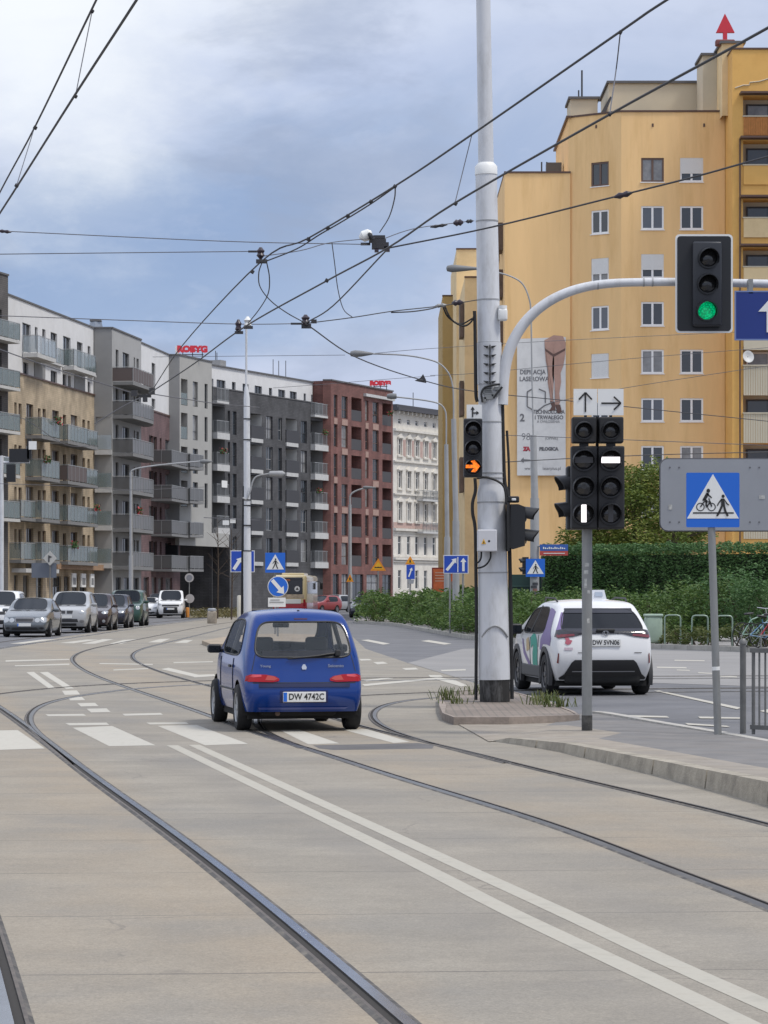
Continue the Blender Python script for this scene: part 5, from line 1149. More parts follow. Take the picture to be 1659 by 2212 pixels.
lamp('street lamp with sticker-covered lower post beside the street name sign', gb(1155, 100), [([(1155, None), (1155, 1076)], [10, 9.5]), ([(1155, 1077), (1152, 940)], [8, 6.8])], [(1152, 942), (1149, 800), (1147, 680), (1143, 645), (1130, 615), (1110, 600), (1080, 590), (1028, 582)], (964, 580, 1), 66, 100)
lamp('slim street lamp in front of the grey apartment blocks behind the parked cars', gb(283, 165, .0), [([(283, None), (283, 1200)], [4.8, 4.8]), ([(283, 1201), (283, 1020)], [3.4, 3])], [(283, 1022), (286, 1016), (306, 1010), (360, 1003), (440, 996)], (432, 997, 1), 24, 165)
lamp('street lamp with short arm in front of the red brick block', gb(756, 230), [([(756, None), (756, 1240)], [5, 5]), ([(756, 1241), (756, 1090)], [3.8, 3.2])], [(756, 1092), (757, 1070), (770, 1060), (790, 1054)], (784, 1053, 1), 26, 230)
# stickers on the lamp post
st = MB(); d = 100; mats_ = [mat('sticker_a', (.5, .5, .48), .7, var=.5, vscale=9), mat('sticker_b', (.25, .12, .1), .7, var=.5, vscale=9), mat('sticker_c', (.08, .08, .09), .7, var=.5, vscale=9)]
rnd = random.Random(3)
for k in range(11):
    y0 = 1252+k*6.5; st.mi(rnd.randrange(3)); a0 = rnd.uniform(-60, 0); a1 = a0+rnd.uniform(50, 90)
    for j in range(4):
        a, b = R(-90+a0+(a1-a0)*j/4), R(-90+a0+(a1-a0)*(j+1)/4); o = lambda t: V((math.cos(t), math.sin(t), 0))*.172; c0, c1 = W(1155, y0+6, d), W(1155, y0, d); st.quad(c0+o(a), c0+o(b), c1+o(b), c1+o(a))
lampC = [o for o in COL.objects if o.get('label', '').startswith('street lamp with sticker')][0]
obj('sticker', st, mats_, lampC)
# ---- catenary pole in the middle of the street and gantry at the left edge
dM = 100; mp_ = thing('catenary_pole', 'slim white tram pole with black cable standing behind the blue car', 'pole', gb(534, dM, 0))
mb = MB(); mb.tube([gb(535, dM, 0), W(534, 1190, dM)], .15, 14); obj('lower_shaft', mb, M_pole, mp_, smooth=50)
mb = MB(); mb.tube([W(534, 1192, dM), W(533, 860, dM), W(532, 835, dM)], 0, 14, radii=[.128, .112, .06]); obj('shaft', mb, M_pole, mp_, smooth=50)
mb = MB(); mb.tube([W(532, 838, dM), W(532, 706, dM)], .04, 8); obj('top_shaft', mb, M_pole, mp_)
mb = MB(); mb.tube([gb(522, dM, 0), W(524, 1180, dM), W(527, 1050, dM)], .05, 6); obj('cable', mb, M_blk2, mp_)
mb = MB(); mb.tube(catmull([W(x, y, dM-.2) for x, y in ((524, 1075), (533, 1078), (541, 1060), (546, 1040), (557, 1028), (590, 1022))], 5), .03, 6); obj('lamp_arm', mb, M_pole2, mp_); mb = MB(); mb.lathe([(.02, 0), (.09, .05), (.1, .5), (.03, .6)], W(580, 1023, dM-.2), 10, Matrix(((0, 0, 1), (0, 1, 0), (1, 0, 0)))); obj('lamp_head', mb, M_pole2, mp_)
mb = MB()
for y in (1080, 1092, 1135, 1190, 950, 905): mb.tube([W(534, y+1.2, dM), W(534, y-1.2, dM)], .162 if y > 1100 else .14, 12)
obj('strap', mb, M_blk2, mp_)
gt = thing('signal_gantry', 'white signal gantry with black signal boxes at the left edge', 'gantry', gb(3, 125, 0))
mb = MB(); mb.tube([gb(3, 125, 0), W(3, 985, 125)], .11, 10); obj('post', mb, M_pole, gt, smooth=50)
mb = MB(); mb.tube([W(-60, 1000, 125), W(64, 998, 125)], .06, 8); mb.tube([W(3, 985, 125), W(60, 1000, 125)], .03, 6); obj('arm', mb, M_pole, gt, smooth=50)
mb = MB(); mb.box(W(42, 984, 125), (.9, .25, .6)); mb.box(W(64, 970, 125), (.2, .25, .9)); mb.box(W(24, 1022, 125), (.4, .25, .8)); obj('signal_box', mb, M_blk, gt)
mb = MB(); quadpx(mb, 62, 953, 79, 971, 124.8, .03); obj('white_plate', mb, M_swhite, gt)
# ---- road signs
M_tri = M_swhite
def ped_sign(label, x0, y0, x1, y1, d, post, zb=.125, px=None):
    px = px or (x0+x1)/2; t = thing('road_sign', label, 'road sign', gb(px, d, zb), 'crossing signs')
    w_ = x1-x0; h = y1-y0; cx = (x0+x1)/2
    mb = MB(); quadpx(mb, x0, y0, x1, y1, d-.18, .02); obj('panel', mb, M_sblue, t)
    mb = MB(); prism_px(mb, [(x0+w_*.06, y1-h*.16), (x1-w_*.06, y1-h*.16), (cx, y0+h*.08)], d-.182, -.006); obj('white_triangle', mb, M_swhite, t)
    mb = MB(); stickman(mb, cx+w_*.02, y0+h*.56, h*.5, d-.189, -.006); 
    for k in (-1, 0, 1): pass
    obj('pictogram', mb, M_sblack, t)
    if post: mb = MB(); mb.tube([gb(px, d, zb), W(px, y0+4, d)], .035, 8); obj('post', mb, M_galv, t)
    return t
ped_sign('blue pedestrian crossing sign with white bars on the stickered lamp post', 1136, 1207, 1177, 1246, 99.9, False, 1155)
pd = [o for o in COL.objects if o.get('label', '').startswith('blue pedestrian crossing sign with white bars')][0]
pd.location = W(1156, 1246, 99.7)
for c in pd.children: c.location = V((0, 0, 0)); c.data.transform(Matrix.Translation(V(c['_w'])-pd.location))
ped_sign('blue pedestrian crossing sign standing left of the bus', 573, 1194, 616, 1237, 102, True, 0)
t = thing('road_sign', 'round blue keep-right sign with two white plates below it, in front of the bus', 'road sign', gb(600, 97, 0))
mb = MB(); mb.disc(W(600.5, 1267, 96.9), 22.5/61.9, FWD, 28); obj('rim', mb, M_swhite, t); mb = MB(); mb.disc(W(600.5, 1267, 96.885), 20.8/61.9, FWD, 28); obj('disc', mb, M_sblue, t)
mb = MB(); arrow_px(mb, arrowpoly(588, 1253, 614, 1283, 4, 10.5, 14), 96.88); obj('arrow', mb, M_swhite, t)
mb = MB(); quadpx(mb, 579, 1291, 617, 1311, 96.9, .02); obj('plate', mb, M_swhite, t)
mb = MB(); quadpx(mb, 584, 1295, 604, 1297, 96.89, .005); quadpx(mb, 582, 1300, 613, 1302, 96.89, .005); obj('plate_print', mb, mat('print_grey', (.3, .3, .3), .7), t)
mb = MB(); mb.tube([gb(600, 97, 0), W(600, 1250, 97)], .035, 8); obj('post', mb, M_galv, t)
def lane_sign(label, x0, y0, x1, y1, d, arrows, posts, zb=.125):
    t = thing('road_sign', label, 'road sign', gb((x0+x1)/2, d, zb), 'blue lane signs')
    mb = MB(); quadpx(mb, x0, y0, x1, y1, d-.05, .02); obj('rim', mb, M_swhite, t); mb = MB(); quadpx(mb, x0+1.6, y0+1.6, x1-1.6, y1-1.6, d-.056, .005); obj('panel', mb, M_snavy if False else mat('lane_blue', (.012, .065, .42), .4), t)
    mb = MB()
    for a in arrows: arrow_px(mb, arrowpoly(*a), d-.06)
    obj('arrow', mb, M_swhite, t)
    for p in posts: mb = MB(); mb.tube([gb(p, d, zb), W(p, y0+3, d)], .035, 8); obj('post', mb, M_galv, t)
lane_sign('blue lane sign with a slanting and a straight arrow in the shrub strip', 958, 1199, 1012, 1239, 104, [(965, 1232, 986, 1206, 3, 7, 9), (1001, 1234, 1001, 1205, 2.6, 6.5, 9)], (972, 1000))
lane_sign('blue lane sign half hidden behind the slim white tram pole', 498, 1189, 550, 1236, 103, [(505, 1230, 522, 1204, 3.6, 8, 10)], (530,), 0)
mb = MB(); prism_px(mb, [(988, 1203), (990, 1203), (990, 1236), (988, 1236)], 103.92, -.004)
t = [o for o in COL.objects if o.get('label', '').startswith('blue lane sign with a slanting')][0]; obj('lane_line', mb, M_swhite, t)
def tri_sign(label, cx, y0, y1, w_, d, zb=.0, extra=None):
    t = thing('road_sign', label, 'road sign', gb(cx, d, zb), 'yellow warning signs')
    mb = MB(); prism_px(mb, [(cx-w_, y1), (cx+w_, y1), (cx, y0)], d-.05, .02); obj('panel', mb, mat('sign_orange', (.72, .25, .01), .5), t)
    mb = MB(); prism_px(mb, [(cx-w_*.72, y1-3), (cx+w_*.72, y1-3), (cx, y0+7)], d-.052, -.006); obj('yellow_field', mb, M_syel, t)
    mb = MB(); prism_px(mb, [(cx-w_*.5, y1-6), (cx-w_*.4, y1-9), (cx-w_*.2, y1-8), (cx, y1-9), (cx+w_*.2, y1-8), (cx+w_*.4, y1-9), (cx+w_*.5, y1-6)], d-.059, -.006) if w_ > 12 else prism_px(mb, [(cx-2, y1-4), (cx+2, y1-4), (cx+1, y1-10), (cx-1, y1-10)], d-.059, -.006); obj('pictogram', mb, M_sblack, t)
    mb = MB(); mb.tube([gb(cx, d, zb), W(cx, y0+6, d)], .045, 8); obj('post', mb, M_galv, t); return t
tri_sign('yellow triangular bumpy road sign on a post in front of the red brick block', 817, 1206, 1233, 17, 165)
t = tri_sign('small yellow triangle sign above a blue plate in front of the tenement', 886, 1201, 1219, 11, 160, .125)
mb = MB(); quadpx(mb, 878, 1220, 896, 1251, 159.9, .03); obj('blue_plate', mb, mat('lane_blue', (.012, .065, .42), .4), t)
mb = MB(); arrow_px(mb, arrowpoly(883, 1246, 890, 1226, 1.4, 3.6, 6), 159.89, -.006); obj('arrow', mb, M_swhite, t); mb = MB(); prism_px(mb, [(881, 1252), (895, 1252), (893, 1261), (883, 1261)], 159.9, .02); obj('small_plate', mb, M_sgrey, t)
tri_sign('small orange triangle sign on the lamp post before the red brick block', 756, 1240, 1257, 8, 229)
t = thing('road_sign', 'round sign with a lower round plate near the dark driveway passage', 'road sign', gb(409, 185, 0))
mb = MB(); mb.disc(W(409, 1248, 184.9), .3, FWD, 20); mb.disc(W(410, 1293, 184.9), .3, FWD, 20); obj('rim', mb, mat('sign_dull', (.4, .38, .37), .6), t); mb = MB(); mb.disc(W(409, 1248, 184.89), .2, FWD, 20); obj('disc', mb, mat('sign_dull_dark', (.2, .2, .22), .6), t); mb = MB(); mb.tube([gb(409, 185, 0), W(409, 1250, 185)], .035, 6); obj('post', mb, M_galv, t)
t = thing('road_sign', 'diamond road sign above a grey panel beside the beige block', 'road sign', gb(108, 190, .12))
mb = MB(); prism_px(mb, [(93, 1206), (108, 1222), (123, 1206), (108, 1190)], 189.9, .03); obj('panel', mb, mat('sign_dull_white', (.5, .5, .48), .6), t); mb = MB(); prism_px(mb, [(104, 1199), (113, 1203), (107, 1206), (107, 1214), (104, 1214)], 189.89, -.01); obj('pictogram', mb, M_frame_d, t)
mb = MB(); quadpx(mb, 68, 1216, 122, 1248, 190.1, .03); obj('back_panel', mb, mat('panel_bluegrey', (.13, .15, .19), .5), t); mb = MB(); mb.tube([gb(108, 190, .12), W(108, 1200, 190)], .04, 6); mb.tube([gb(80, 190.2, .12), W(80, 1216, 190.2)], .04, 6); obj('post', mb, M_galv, t)
# street name sign
t = thing('street_sign', 'blue and red street name sign above the hedge on the stickered lamp post', 'street sign', W(1198, 1199, 99.8))
mb = MB(); mb.mi(0); quadpx(mb, 1166, 1176, 1227, 1190, 99.8, .03); mb.mi(1); quadpx(mb, 1166, 1190.2, 1227, 1200, 99.8, .03); obj('panel', mb, [mat('street_blue', (.03, .10, .36), .5), mat('street_red', (.42, .06, .05), .5)], t)
mb = MB(); [quadpx(mb, 1173+k*4.1, 1181.5+(k*7%3), 1175.6+k*4.1, 1186, 99.79, .005) for k in range(12)]; quadpx(mb, 1174, 1194.5, 1220, 1196, 99.79, .005); obj('lettering', mb, M_swhite, t)
mb = MB(); mb.tube([W(1160, 1180, 99.9), W(1170, 1180, 99.85)], .03, 6); obj('clamp', mb, M_galv, t)
# small pedestrian signal left of that post
sg = thing('traffic_light', 'small black pedestrian signal facing left beside the blue crossing sign', 'traffic light', W(1130, 1243, 100), 'traffic lights at the crossing')
mb = MB(); mb.box(W(1135, 1222, 100), (.22, .3, .62)); obj('housing', mb, M_blk, sg)
for y in (1212, 1231): mb = MB(); visor(mb, W(1132, y, 99.95), .11, .2, (-1, -.2, 0)); obj('visor', mb, M_blk, sg)
# advertising panel
t = thing('advertising_panel', 'orange advertising panel behind the shrub strip in front of the tenement', 'advertising panel', gb(959, 200))
mb = MB(); quadpx(mb, 933, 1226, 986, 1300, 200, .3); obj('frame', mb, mat('panel_red', (.3, .05, .04), .6), t); mb = MB(); quadpx(mb, 936, 1229, 983, 1296, 199.98, .01); obj('poster', mb, mat('poster_orange', (.68, .17, .06), .6, var=.25, vscale=1.5), t)
mb = MB(); mb.mi(0)
for k in range(4): quadpx(mb, 940, 1236+k*6, 962+3*(k % 2), 1238+k*6, 199.97, .005)
mb.mi(1); quadpx(mb, 966, 1256, 980, 1284, 199.97, .005); obj('poster_print', mb, [mat('print_cream', (.7, .5, .38), .6), mat('print_muddy', (.3, .25, .22), .7, var=.5, vscale=3)], t)
mb = MB(); quadpx(mb, 940, 1300, 946, 1338, 200, .1); quadpx(mb, 974, 1300, 980, 1338, 200, .1); obj('legs', mb, M_frame_d, t)
# bollards
for px_, y0, y1, r, d, lab, m in ((517, 1286, 1330, 5, 122, 'tall pale round post left of the slim white tram pole', M_swhite), (405, 1312, 1336, 4, 184, 'orange bollard right of the white van', mat('orange_plastic', (.55, .22, .04), .5))):
    t = thing('bollard', lab, 'bollard', gb(px_, d, 0)); k = d/F; h = ZP(y0, d)
    mb = MB(); mb.lathe([(r*k, 0), (r*k, h-.06), (r*k*.8, h-.01), (r*k*.3, h)], gb(px_, d, 0), 14); obj('body', mb, m if m is not M_swhite else mat('post_cream', (.52, .49, .42), .7, var=.1, vscale=3), t, smooth=50)
    mb = MB(); mb.lathe([(r*k*1.25, 0), (r*k*1.25, .05)], gb(px_, d, 0), 14); obj('base', mb, M_galv, t)
t = thing('concrete_block', 'short concrete block with a lid on the dry verge near the passage', 'concrete block', gb(458, 150, 0)); mb = MB(); mb.rbox(gb(458, 150, .32), (.5, .5, .7), .08); obj('body', mb, mat('old_concrete', (.3, .26, .21), .9, var=.25, vscale=4), t, smooth=40); mb = MB(); mb.lathe([(.24, 0), (.24, .1), (.18, .16)], gb(458, 150, .67), 14); obj('lid', mb, M_sgrey, t)
# ================================================================ overhead wires
def wire(label, pts, r=.011, m=None, n=None, cat='wire', name='overhead_wire', group='tram wires', smooth=True):
    P = [W(x, y, d) for x, y, d in pts]; mb = MB(); mb.tube(catmull(P, 6) if smooth and len(P) > 2 else P, r*.78, 6); o = obj(name, mb, m or M_wire); tag(o, label, cat, group); return o
zc = lambda y, Z: F*(Z-EYE)/(HY-y)
def zw(pts, Z): return [(x, y, zc(y, Z)) for x, y in pts]
W2 = zw([(2150, -222), (1659, 60), (1310, 251), (980, 440), (840, 534), (705, 607), (530, 705), (420, 785), (322, 850)], 5.0)
wire('thick contact wire from the top right corner across the white pole to far left', W2, .012)
W1 = zw([(1800, -230), (1440, 0), (1340, 68), (1020, 290), (853, 402), (665, 515)], 5.62)+[(563, 566, 32.6), (395, 745, 43.5), (327, 846, 53)]
wire('messenger wire above the contact wire, from top right to the mid-sky loops', W1, .012)
wire('second messenger strand clamped under the first between the loops and the white hub', [(853, 404, zc(404, 5.62)), (800, 441, 28.7), (740, 478, 30), (690, 507, 31), (640, 538, 31.8), (565, 568, 32.6)], .010)
wire('left contact wire crossing the top left corner', zw([(500, -320), (295, 0), (160, 208), (0, 460), (-120, 640)], 5.0), .012)
wire('left messenger wire above it in the top left corner', zw([(370, -330), (208, 0), (75, 275), (0, 415), (-80, 575)], 5.65), .011)
wire('branch contact wire rising from the hub to the right picture edge', zw([(838, 536), (1060, 491), (1340, 422), (1500, 382), (1659, 338), (1900, 275)], 5.2), .011)
wire('branch wire from the hub down to the lower left clamp', zw([(838, 537), (720, 660), (660, 698)], 5.2), .011)
wire('long branch wire from the lower clamp descending to the right edge', [(660, 699, 37), (770, 772, 42), (915, 822, 48), (1030, 846, 52), (1250, 868, 57), (1659, 910, 66), (1900, 935, 70)], .012)
sp = M_wgrey
wire('thin span wire across the street at mid-sky ending at the hub, upper left', [(-200, 492, 36.5), (0, 499, 36.6), (480, 521, 37), (795, 528, 37.2)], .008, sp)
wire('thin span wire from the hub up to the white pole band', [(812, 522, 37.3), (890, 495, 38), (980, 482, 38.4), (1024, 477, 38.7)], .008, sp)
wire('second thin span wire just below, ending at the loop insulator', [(-200, 552, 36.6), (0, 549, 36.7), (545, 543, 37)], .008, sp)
wire('thin wire linking the loop insulator with the hub', [(570, 553, 33), (650, 541, 34), (715, 524, 35.5), (812, 514, 37.2)], .008, sp)
wire('long span wire above the left roofs up to the lower clamp', [(-200, 674, 37), (0, 682, 37.2), (300, 693, 37.4), (515, 700, 37.6), (655, 699, 37.8)], .008, sp)
wire('sagging double cable from the lower clamp to the white pole', [(665, 698, 37.8), (760, 686, 38), (850, 672, 38.2), (950, 661, 38.5), (1030, 648, 38.7)], .010)
wire('second strand of the sagging double cable beside the white pole', [(845, 675, 38.2), (890, 673, 38.3), (930, 667, 38.4), (956, 659, 38.5)], .013)
wire('faint wire from the grey tower to the far lamp head', [(330, 771, 120), (440, 770, 118), (745, 767, 111)], .014, sp)
wire('faint wire from the lamp head to the yellow block', [(800, 764, 110), (929, 753, 110), (1220, 735, 112), (1659, 714, 115)], .014, sp)
wire('faint wire crossing the yellow block above the banner text', [(929, 811, 105), (1030, 806, 105), (1325, 778, 105), (1659, 751, 105)], .013, sp)
wire('faint wire crossing the yellow block right of the twin signal', [(1200, 868, 95), (1350, 838, 95), (1659, 790, 95)], .013, sp)
wire('thin wire crossing the lower yellow block at the banner foot', [(1090, 940, 80), (1300, 948, 80), (1606, 960, 80), (1800, 968, 80)], .014, sp)
wire('thick low wire from the white pole past the twin signal', [(1092, 998, 60), (1280, 988, 61), (1500, 980, 62), (1800, 974, 63)], .014)
wire('faint wire over the red brick block to the tenement', [(590, 838, 150), (700, 830, 150), (850, 818, 150), (940, 812, 150)], .016, sp)
wire('far contact wire from the left edge to the tower clamps', [(-100, 720, 60), (0, 755, 62), (120, 797, 66), (283, 848, 72)], .016, sp)
wire('far wire from the tower clamps to the anthracite block', [(322, 850, 72), (400, 862, 80), (470, 872, 90), (560, 880, 100)], .018, sp)
wire('far wire from the tower clamps down to the beige block', [(318, 852, 72), (262, 880, 78), (205, 915, 84)], .018, sp)
wire('low wire along the left housefronts at balcony height', [(-60, 905, 110), (40, 900, 115), (140, 960, 122), (212, 962, 130)], .018, sp)
wire('lowest faint wire across the left housefronts', [(0, 1045, 120), (150, 1050, 125), (290, 1058, 140), (440, 1052, 150)], .018, sp)
# droppers and jumper loops
wire('upper dropper between the two left wires', zw([(199, 24)], 5.65)+[(163, 207, zc(207, 5.0))], .005, sp, name='dropper', group='wire droppers', smooth=False); wire('lower dropper between the two left wires', zw([(74, 277)], 5.65)+[(36, 400, zc(400, 5.0))], .005, sp, name='dropper', group='wire droppers', smooth=False)
wire('dropper hanging over the yellow block roof', [(1340, 70, zc(70, 5.62)), (1331, 150, 20.6), (1317, 246, zc(246, 5.0))], .006, sp, name='dropper', group='wire droppers'); wire('dropper left of the white pole top', [(1019, 292, zc(292, 5.62)), (1001, 365, 24.3), (983, 438, zc(438, 5.0))], .006, sp, name='dropper', group='wire droppers')
wire('left jumper loop below the upper insulator', [(566, 567, 32.6), (559, 590, 33), (562, 620, 34), (585, 650, 35), (620, 676, 36), (658, 697, 37)], .009, name='jumper_loop', group='jumper loops')
wire('right jumper loop below the upper insulator', [(576, 566, 32.6), (582, 600, 33), (579, 635, 34), (560, 668, 35), (536, 698, 36)], .009, name='jumper_loop', group='jumper loops')
wire('jumper loop in the middle between two span wires', [(717, 524, 35.5), (723, 570, 36), (730, 625, 36.6), (742, 668, 37.4), (762, 686, 38)], .008, sp, name='jumper_loop', group='jumper loops')
wire('jumper loop hanging from the messenger to the hub camera', [(854, 402, zc(402, 5.62)), (852, 430, 29), (840, 470, 32), (820, 502, 36)], .009, name='jumper_loop', group='jumper loops')
# fittings
def fitting(label, x, y, d, parts, cat='insulator', name='wire_fitting', m=None):
    t = thing(name, label, cat, W(x, y, d), 'wire fittings')
    for nm, f, mm in parts: mb = MB(); f(mb); obj(nm, mb, mm, t, smooth=40)
    return t
def bead(x, y, d, r, l, axis=(1, 0, 0)):
    def f(mb):
        a = V(axis).normalized(); s = a.cross(V((0, 1, 0))).normalized(); q = a.cross(s); Mx = Matrix((s, q, a)).transposed(); mb.lathe([(r*.3, -l), (r*.6, -l*.7), (r, -l*.4), (r*.7, 0), (r, l*.4), (r*.6, l*.7), (r*.3, l)], W(x, y, d), 10, Mx)
    return f
M_ins = mat('insulator_brown', (.03, .02, .03), .35)
fitting('hub of clamps with a white camera ball where the wires meet in mid-sky', 812, 525, 37.2, [
    ('hub_plate', lambda mb: (quadpx(mb, 797, 516, 834, 523, 37.1, .1), quadpx(mb, 803, 523, 840, 537, 37.1, .12), quadpx(mb, 806, 508, 832, 515, 37.15, .1), quadpx(mb, 779, 524, 800, 529, 37.2, .06)), M_wire),
    ('hub_clamp', lambda mb: (quadpx(mb, 809, 536, 818, 544, 37.1, .08), quadpx(mb, 830, 532, 842, 543, 37.1, .08)), M_ins),
    ('camera', lambda mb: mb.lathe([(.02, -.09), (.075, -.04), (.075, .05), (.04, .09)], W(790, 509, 37), 14, Matrix.Rotation(R(70), 3, 'Y')), M_swhite), ('camera_lens', lambda mb: mb.lathe([(.05, 0), (.06, .03), (.03, .06)], W(796, 512, 36.95), 12, Matrix.Rotation(R(70), 3, 'Y')), M_blk)], 'wire hub', 'wire_hub')
fitting('upright insulator on the messenger above the two jumper loops', 563, 556, 32.7, [('insulator', bead(563, 547, 32.7, .05, .07, (0, 0, 1)), M_ins), ('clamp', lambda mb: (quadpx(mb, 553, 560, 577, 568, 32.6, .06), quadpx(mb, 536, 541, 561, 545, 32.8, .03)), M_wire)])
fitting('pair of upright insulators on the contact wire above the slim pole', 524, 705, 36, [('insulator', bead(515, 705, 36, .045, .09, (0, 0, 1)), M_ins), ('insulator', bead(535, 697, 36, .05, .08, (0, 0, 1)), M_swhite), ('clamp', lambda mb: (quadpx(mb, 507, 715, 525, 721, 35.9, .05), quadpx(mb, 526, 704, 546, 710, 35.9, .05)), M_wire)])
fitting('insulator knot where the span and branch wires cross', 660, 698, 37.3, [('insulator', bead(660, 691, 37.2, .06, .07, (0, 0, 1)), M_ins), ('clamp', lambda mb: (quadpx(mb, 628, 697, 652, 701, 37.3, .04), quadpx(mb, 651, 699, 672, 709, 37.2, .05), quadpx(mb, 672, 690, 684, 698, 37.2, .05)), M_wire)])
fitting('insulator on the branch wire in front of the yellow block', 1346, 421, 25, [('insulator', bead(1346, 421, 25, .03, .085, (.97, 0, .24)), M_ins)])
fitting('insulator chain on the upper span wire beside the white pole', 990, 481, 38.4, [('insulator', bead(990, 481, 38.4, .05, .07, (.98, 0, .1)), M_ins), ('link', bead(1014, 478, 38.5, .03, .05, (.98, 0, .1)), M_wire), ('link', bead(948, 488, 38.3, .025, .12, (.98, 0, .15)), M_wire)])
fitting('insulator on the lower cable beside the white pole', 985, 654, 38.6, [('insulator', bead(988, 654, 38.6, .045, .08, (.98, 0, .1)), M_ins), ('link', bead(952, 660, 38.5, .03, .08, (.98, 0, .1)), M_galv)])
fitting('insulator on the span wire at the left picture edge', 10, 500, 36.6, [('insulator', bead(10, 500, 36.6, .025, .09, (.98, 0, -.1)), M_ins)])
fitting('wire clamp on the descending branch wire near the lamp heads', 915, 820, 48, [('clamp', lambda mb: prism_px(mb, [(896, 822), (908, 816), (914, 808), (920, 820), (921, 827), (904, 824)], 48, .06), M_wire)])
fitting('cluster of clamps on the far contact wires before the grey tower', 318, 850, 60, [('clamp', lambda mb: (quadpx(mb, 283, 843, 296, 856, 60, .1), quadpx(mb, 322, 838, 334, 852, 60, .1), quadpx(mb, 300, 852, 326, 858, 60.2, .1), quadpx(mb, 308, 858, 318, 868, 60, .08)), M_wire)])
for lab, pts, Z in (('five small clamps along the doubled messenger', ((800, 438), (750, 470), (708, 497), (666, 519), (598, 552)), 5.62), ('three clamps on the thick contact wire', ((545, 590), (705, 606), (610, 660)), 5.0)):
    pass
for i, (x, y, Z, lab) in enumerate(((853, 403, 5.62, 'clamp at the upper end of the doubled messenger'), (801, 436, 5.62, 'second clamp from the top on the doubled messenger'), (751, 467, 5.62, 'third clamp from the top on the doubled messenger'), (708, 493, 5.62, 'fourth clamp from the top on the doubled messenger'), (666, 517, 5.6, 'lowest clamp on the doubled messenger'), (545, 587, 5.5, 'clamp on the messenger just left of the loops'), (706, 606, 5.0, 'clamp on the contact wire between hub and slim pole'), (984, 440, 5.0, 'clamp at the foot of the dropper left of the white pole'), (1317, 247, 5.0, 'clamp at the foot of the dropper over the yellow roof'), (1340, 70, 5.62, 'clamp at the head of the dropper over the yellow roof'), (163, 208, 5.0, 'clamp at the foot of the upper left dropper'), (199, 24, 5.65, 'clamp at the head of the upper left dropper'), (36, 401, 5.0, 'clamp at the foot of the lower left dropper'), (76, 276, 5.65, 'clamp at the head of the lower left dropper'))):
    d = zc(y, Z); mb = MB(); mb.rbox(W(x, y, d), (8*d/F, .03, 8*d/F), .006, Matrix.Rotation(R(30), 3, 'Y')); tag(obj('wire_clamp', mb, M_wire), lab, 'wire clamp', 'wire clamps')

t = thing('hanging_plates', 'pair of small white plates hanging on a wire before the anthracite block', 'sign', W(495, 1136, 150))
mb = MB(); quadpx(mb, 481, 1124, 495, 1134, 150, .04); obj('plate', mb, M_swhite, t); mb = MB(); quadpx(mb, 497, 1120, 509, 1130, 150.1, .04); obj('plate', mb, M_swhite, t); mb = MB(); mb.tube([W(440, 1118, 150), W(560, 1124, 150)], .02, 5); obj('wire', mb, M_wgrey, t)
t = thing('paper_notice', 'white paper notice fixed to a balcony railing of the anthracite block', 'notice', f5.p(f5.s_(473), ZP(1052, 266), .55))
mb = MB(); f5.box(mb, f5.s_(467), f5.s_(479), ZP(1052, 266), ZP(1037, 266), .56, .6); obj('sheet', mb, M_swhite, t)

mb = MB()
for x in (1447, 1467, 1620, 1640):
    for y in (1010, 1128): mb.disc(W(x, y, 33.995), .012, FWD, 10)
obj('rivets', mb, mat('rivet', (.16, .16, .17), .5, metal=.5), gpnl)
mb = MB()
for x0, y0, x1, y1 in ((1640, 1070, 1652, 1078), (1444, 1090, 1452, 1101)): quadpx(mb, x0, y0, x1, y1, 33.995, .003)
obj('sticker', mb, mat('sticker_pale', (.42, .42, .4)), gpnl)
# ================================================================ vehicles
from mathutils.bvhtree import BVHTree
M_tyre = mat('tyre_rubber', (.016, .016, .017), .85, var=.2, vscale=20)
M_rimm = mat('alloy_rim', (.35, .35, .36), .3, metal=.8)
M_rimd = mat('dark_rim', (.09, .09, .095), .35, metal=.6)
M_trim = mat('black_trim', (.018, .018, .019), .55)
M_trimg = mat('grey_trim', (.05, .05, .052), .6)
M_under = mat('underbody', (.012, .012, .012), .9)
M_inter = mat('car_interior', (.035, .035, .038), .85)
M_cglass = mat('car_glass', (.012, .015, .02), .06, spec=.32, alpha=.95)
M_cglass_clear = mat('car_glass_clear', (.10, .12, .13), .02, spec=1.0, alpha=.22); M_cglass_clear.node_tree.nodes['Principled BSDF'].inputs['IOR'].default_value = 1.8
M_redl = mat('tail_lamp', (.32, .003, .010), .2, spec=.4)
M_redd = mat('tail_lamp_dark', (.07, .008, .012), .12, coat=1)
M_head = mat('head_lamp', (.36, .38, .40), .1, coat=1, spec=1)
M_plate = mat('number_plate', (.68, .68, .66), .4)
M_badge = mat('badge_grey', (.25, .27, .34), .4, metal=.4)
M_chrome = mat('chrome', (.6, .6, .62), .12, metal=1)
def paint(name, col, rough=.28, metal=.0, coat=.5, spec=.4): return mat(name, col, rough, metal=metal, coat=coat, spec=spec)
XI = [-1, -.86, -.52, 0, .52, .86, 1]
def subdiv(vs, fs, lvl):
    me = bpy.data.meshes.new('t'); me.from_pydata(vs, [], fs); o = bpy.data.objects.new('t', me); COL.objects.link(o)
    m = o.modifiers.new('s', 'SUBSURF'); m.levels = lvl; m.render_levels = lvl
    dg = bpy.context.evaluated_depsgraph_get(); ev = o.evaluated_get(dg); e = ev.to_mesh()
    V_ = [v.co.copy() for v in e.vertices]; F_ = [tuple(p.vertices) for p in e.polygons]
    ev.to_mesh_clear(); bpy.data.objects.remove(o); bpy.data.meshes.remove(me); return V_, F_
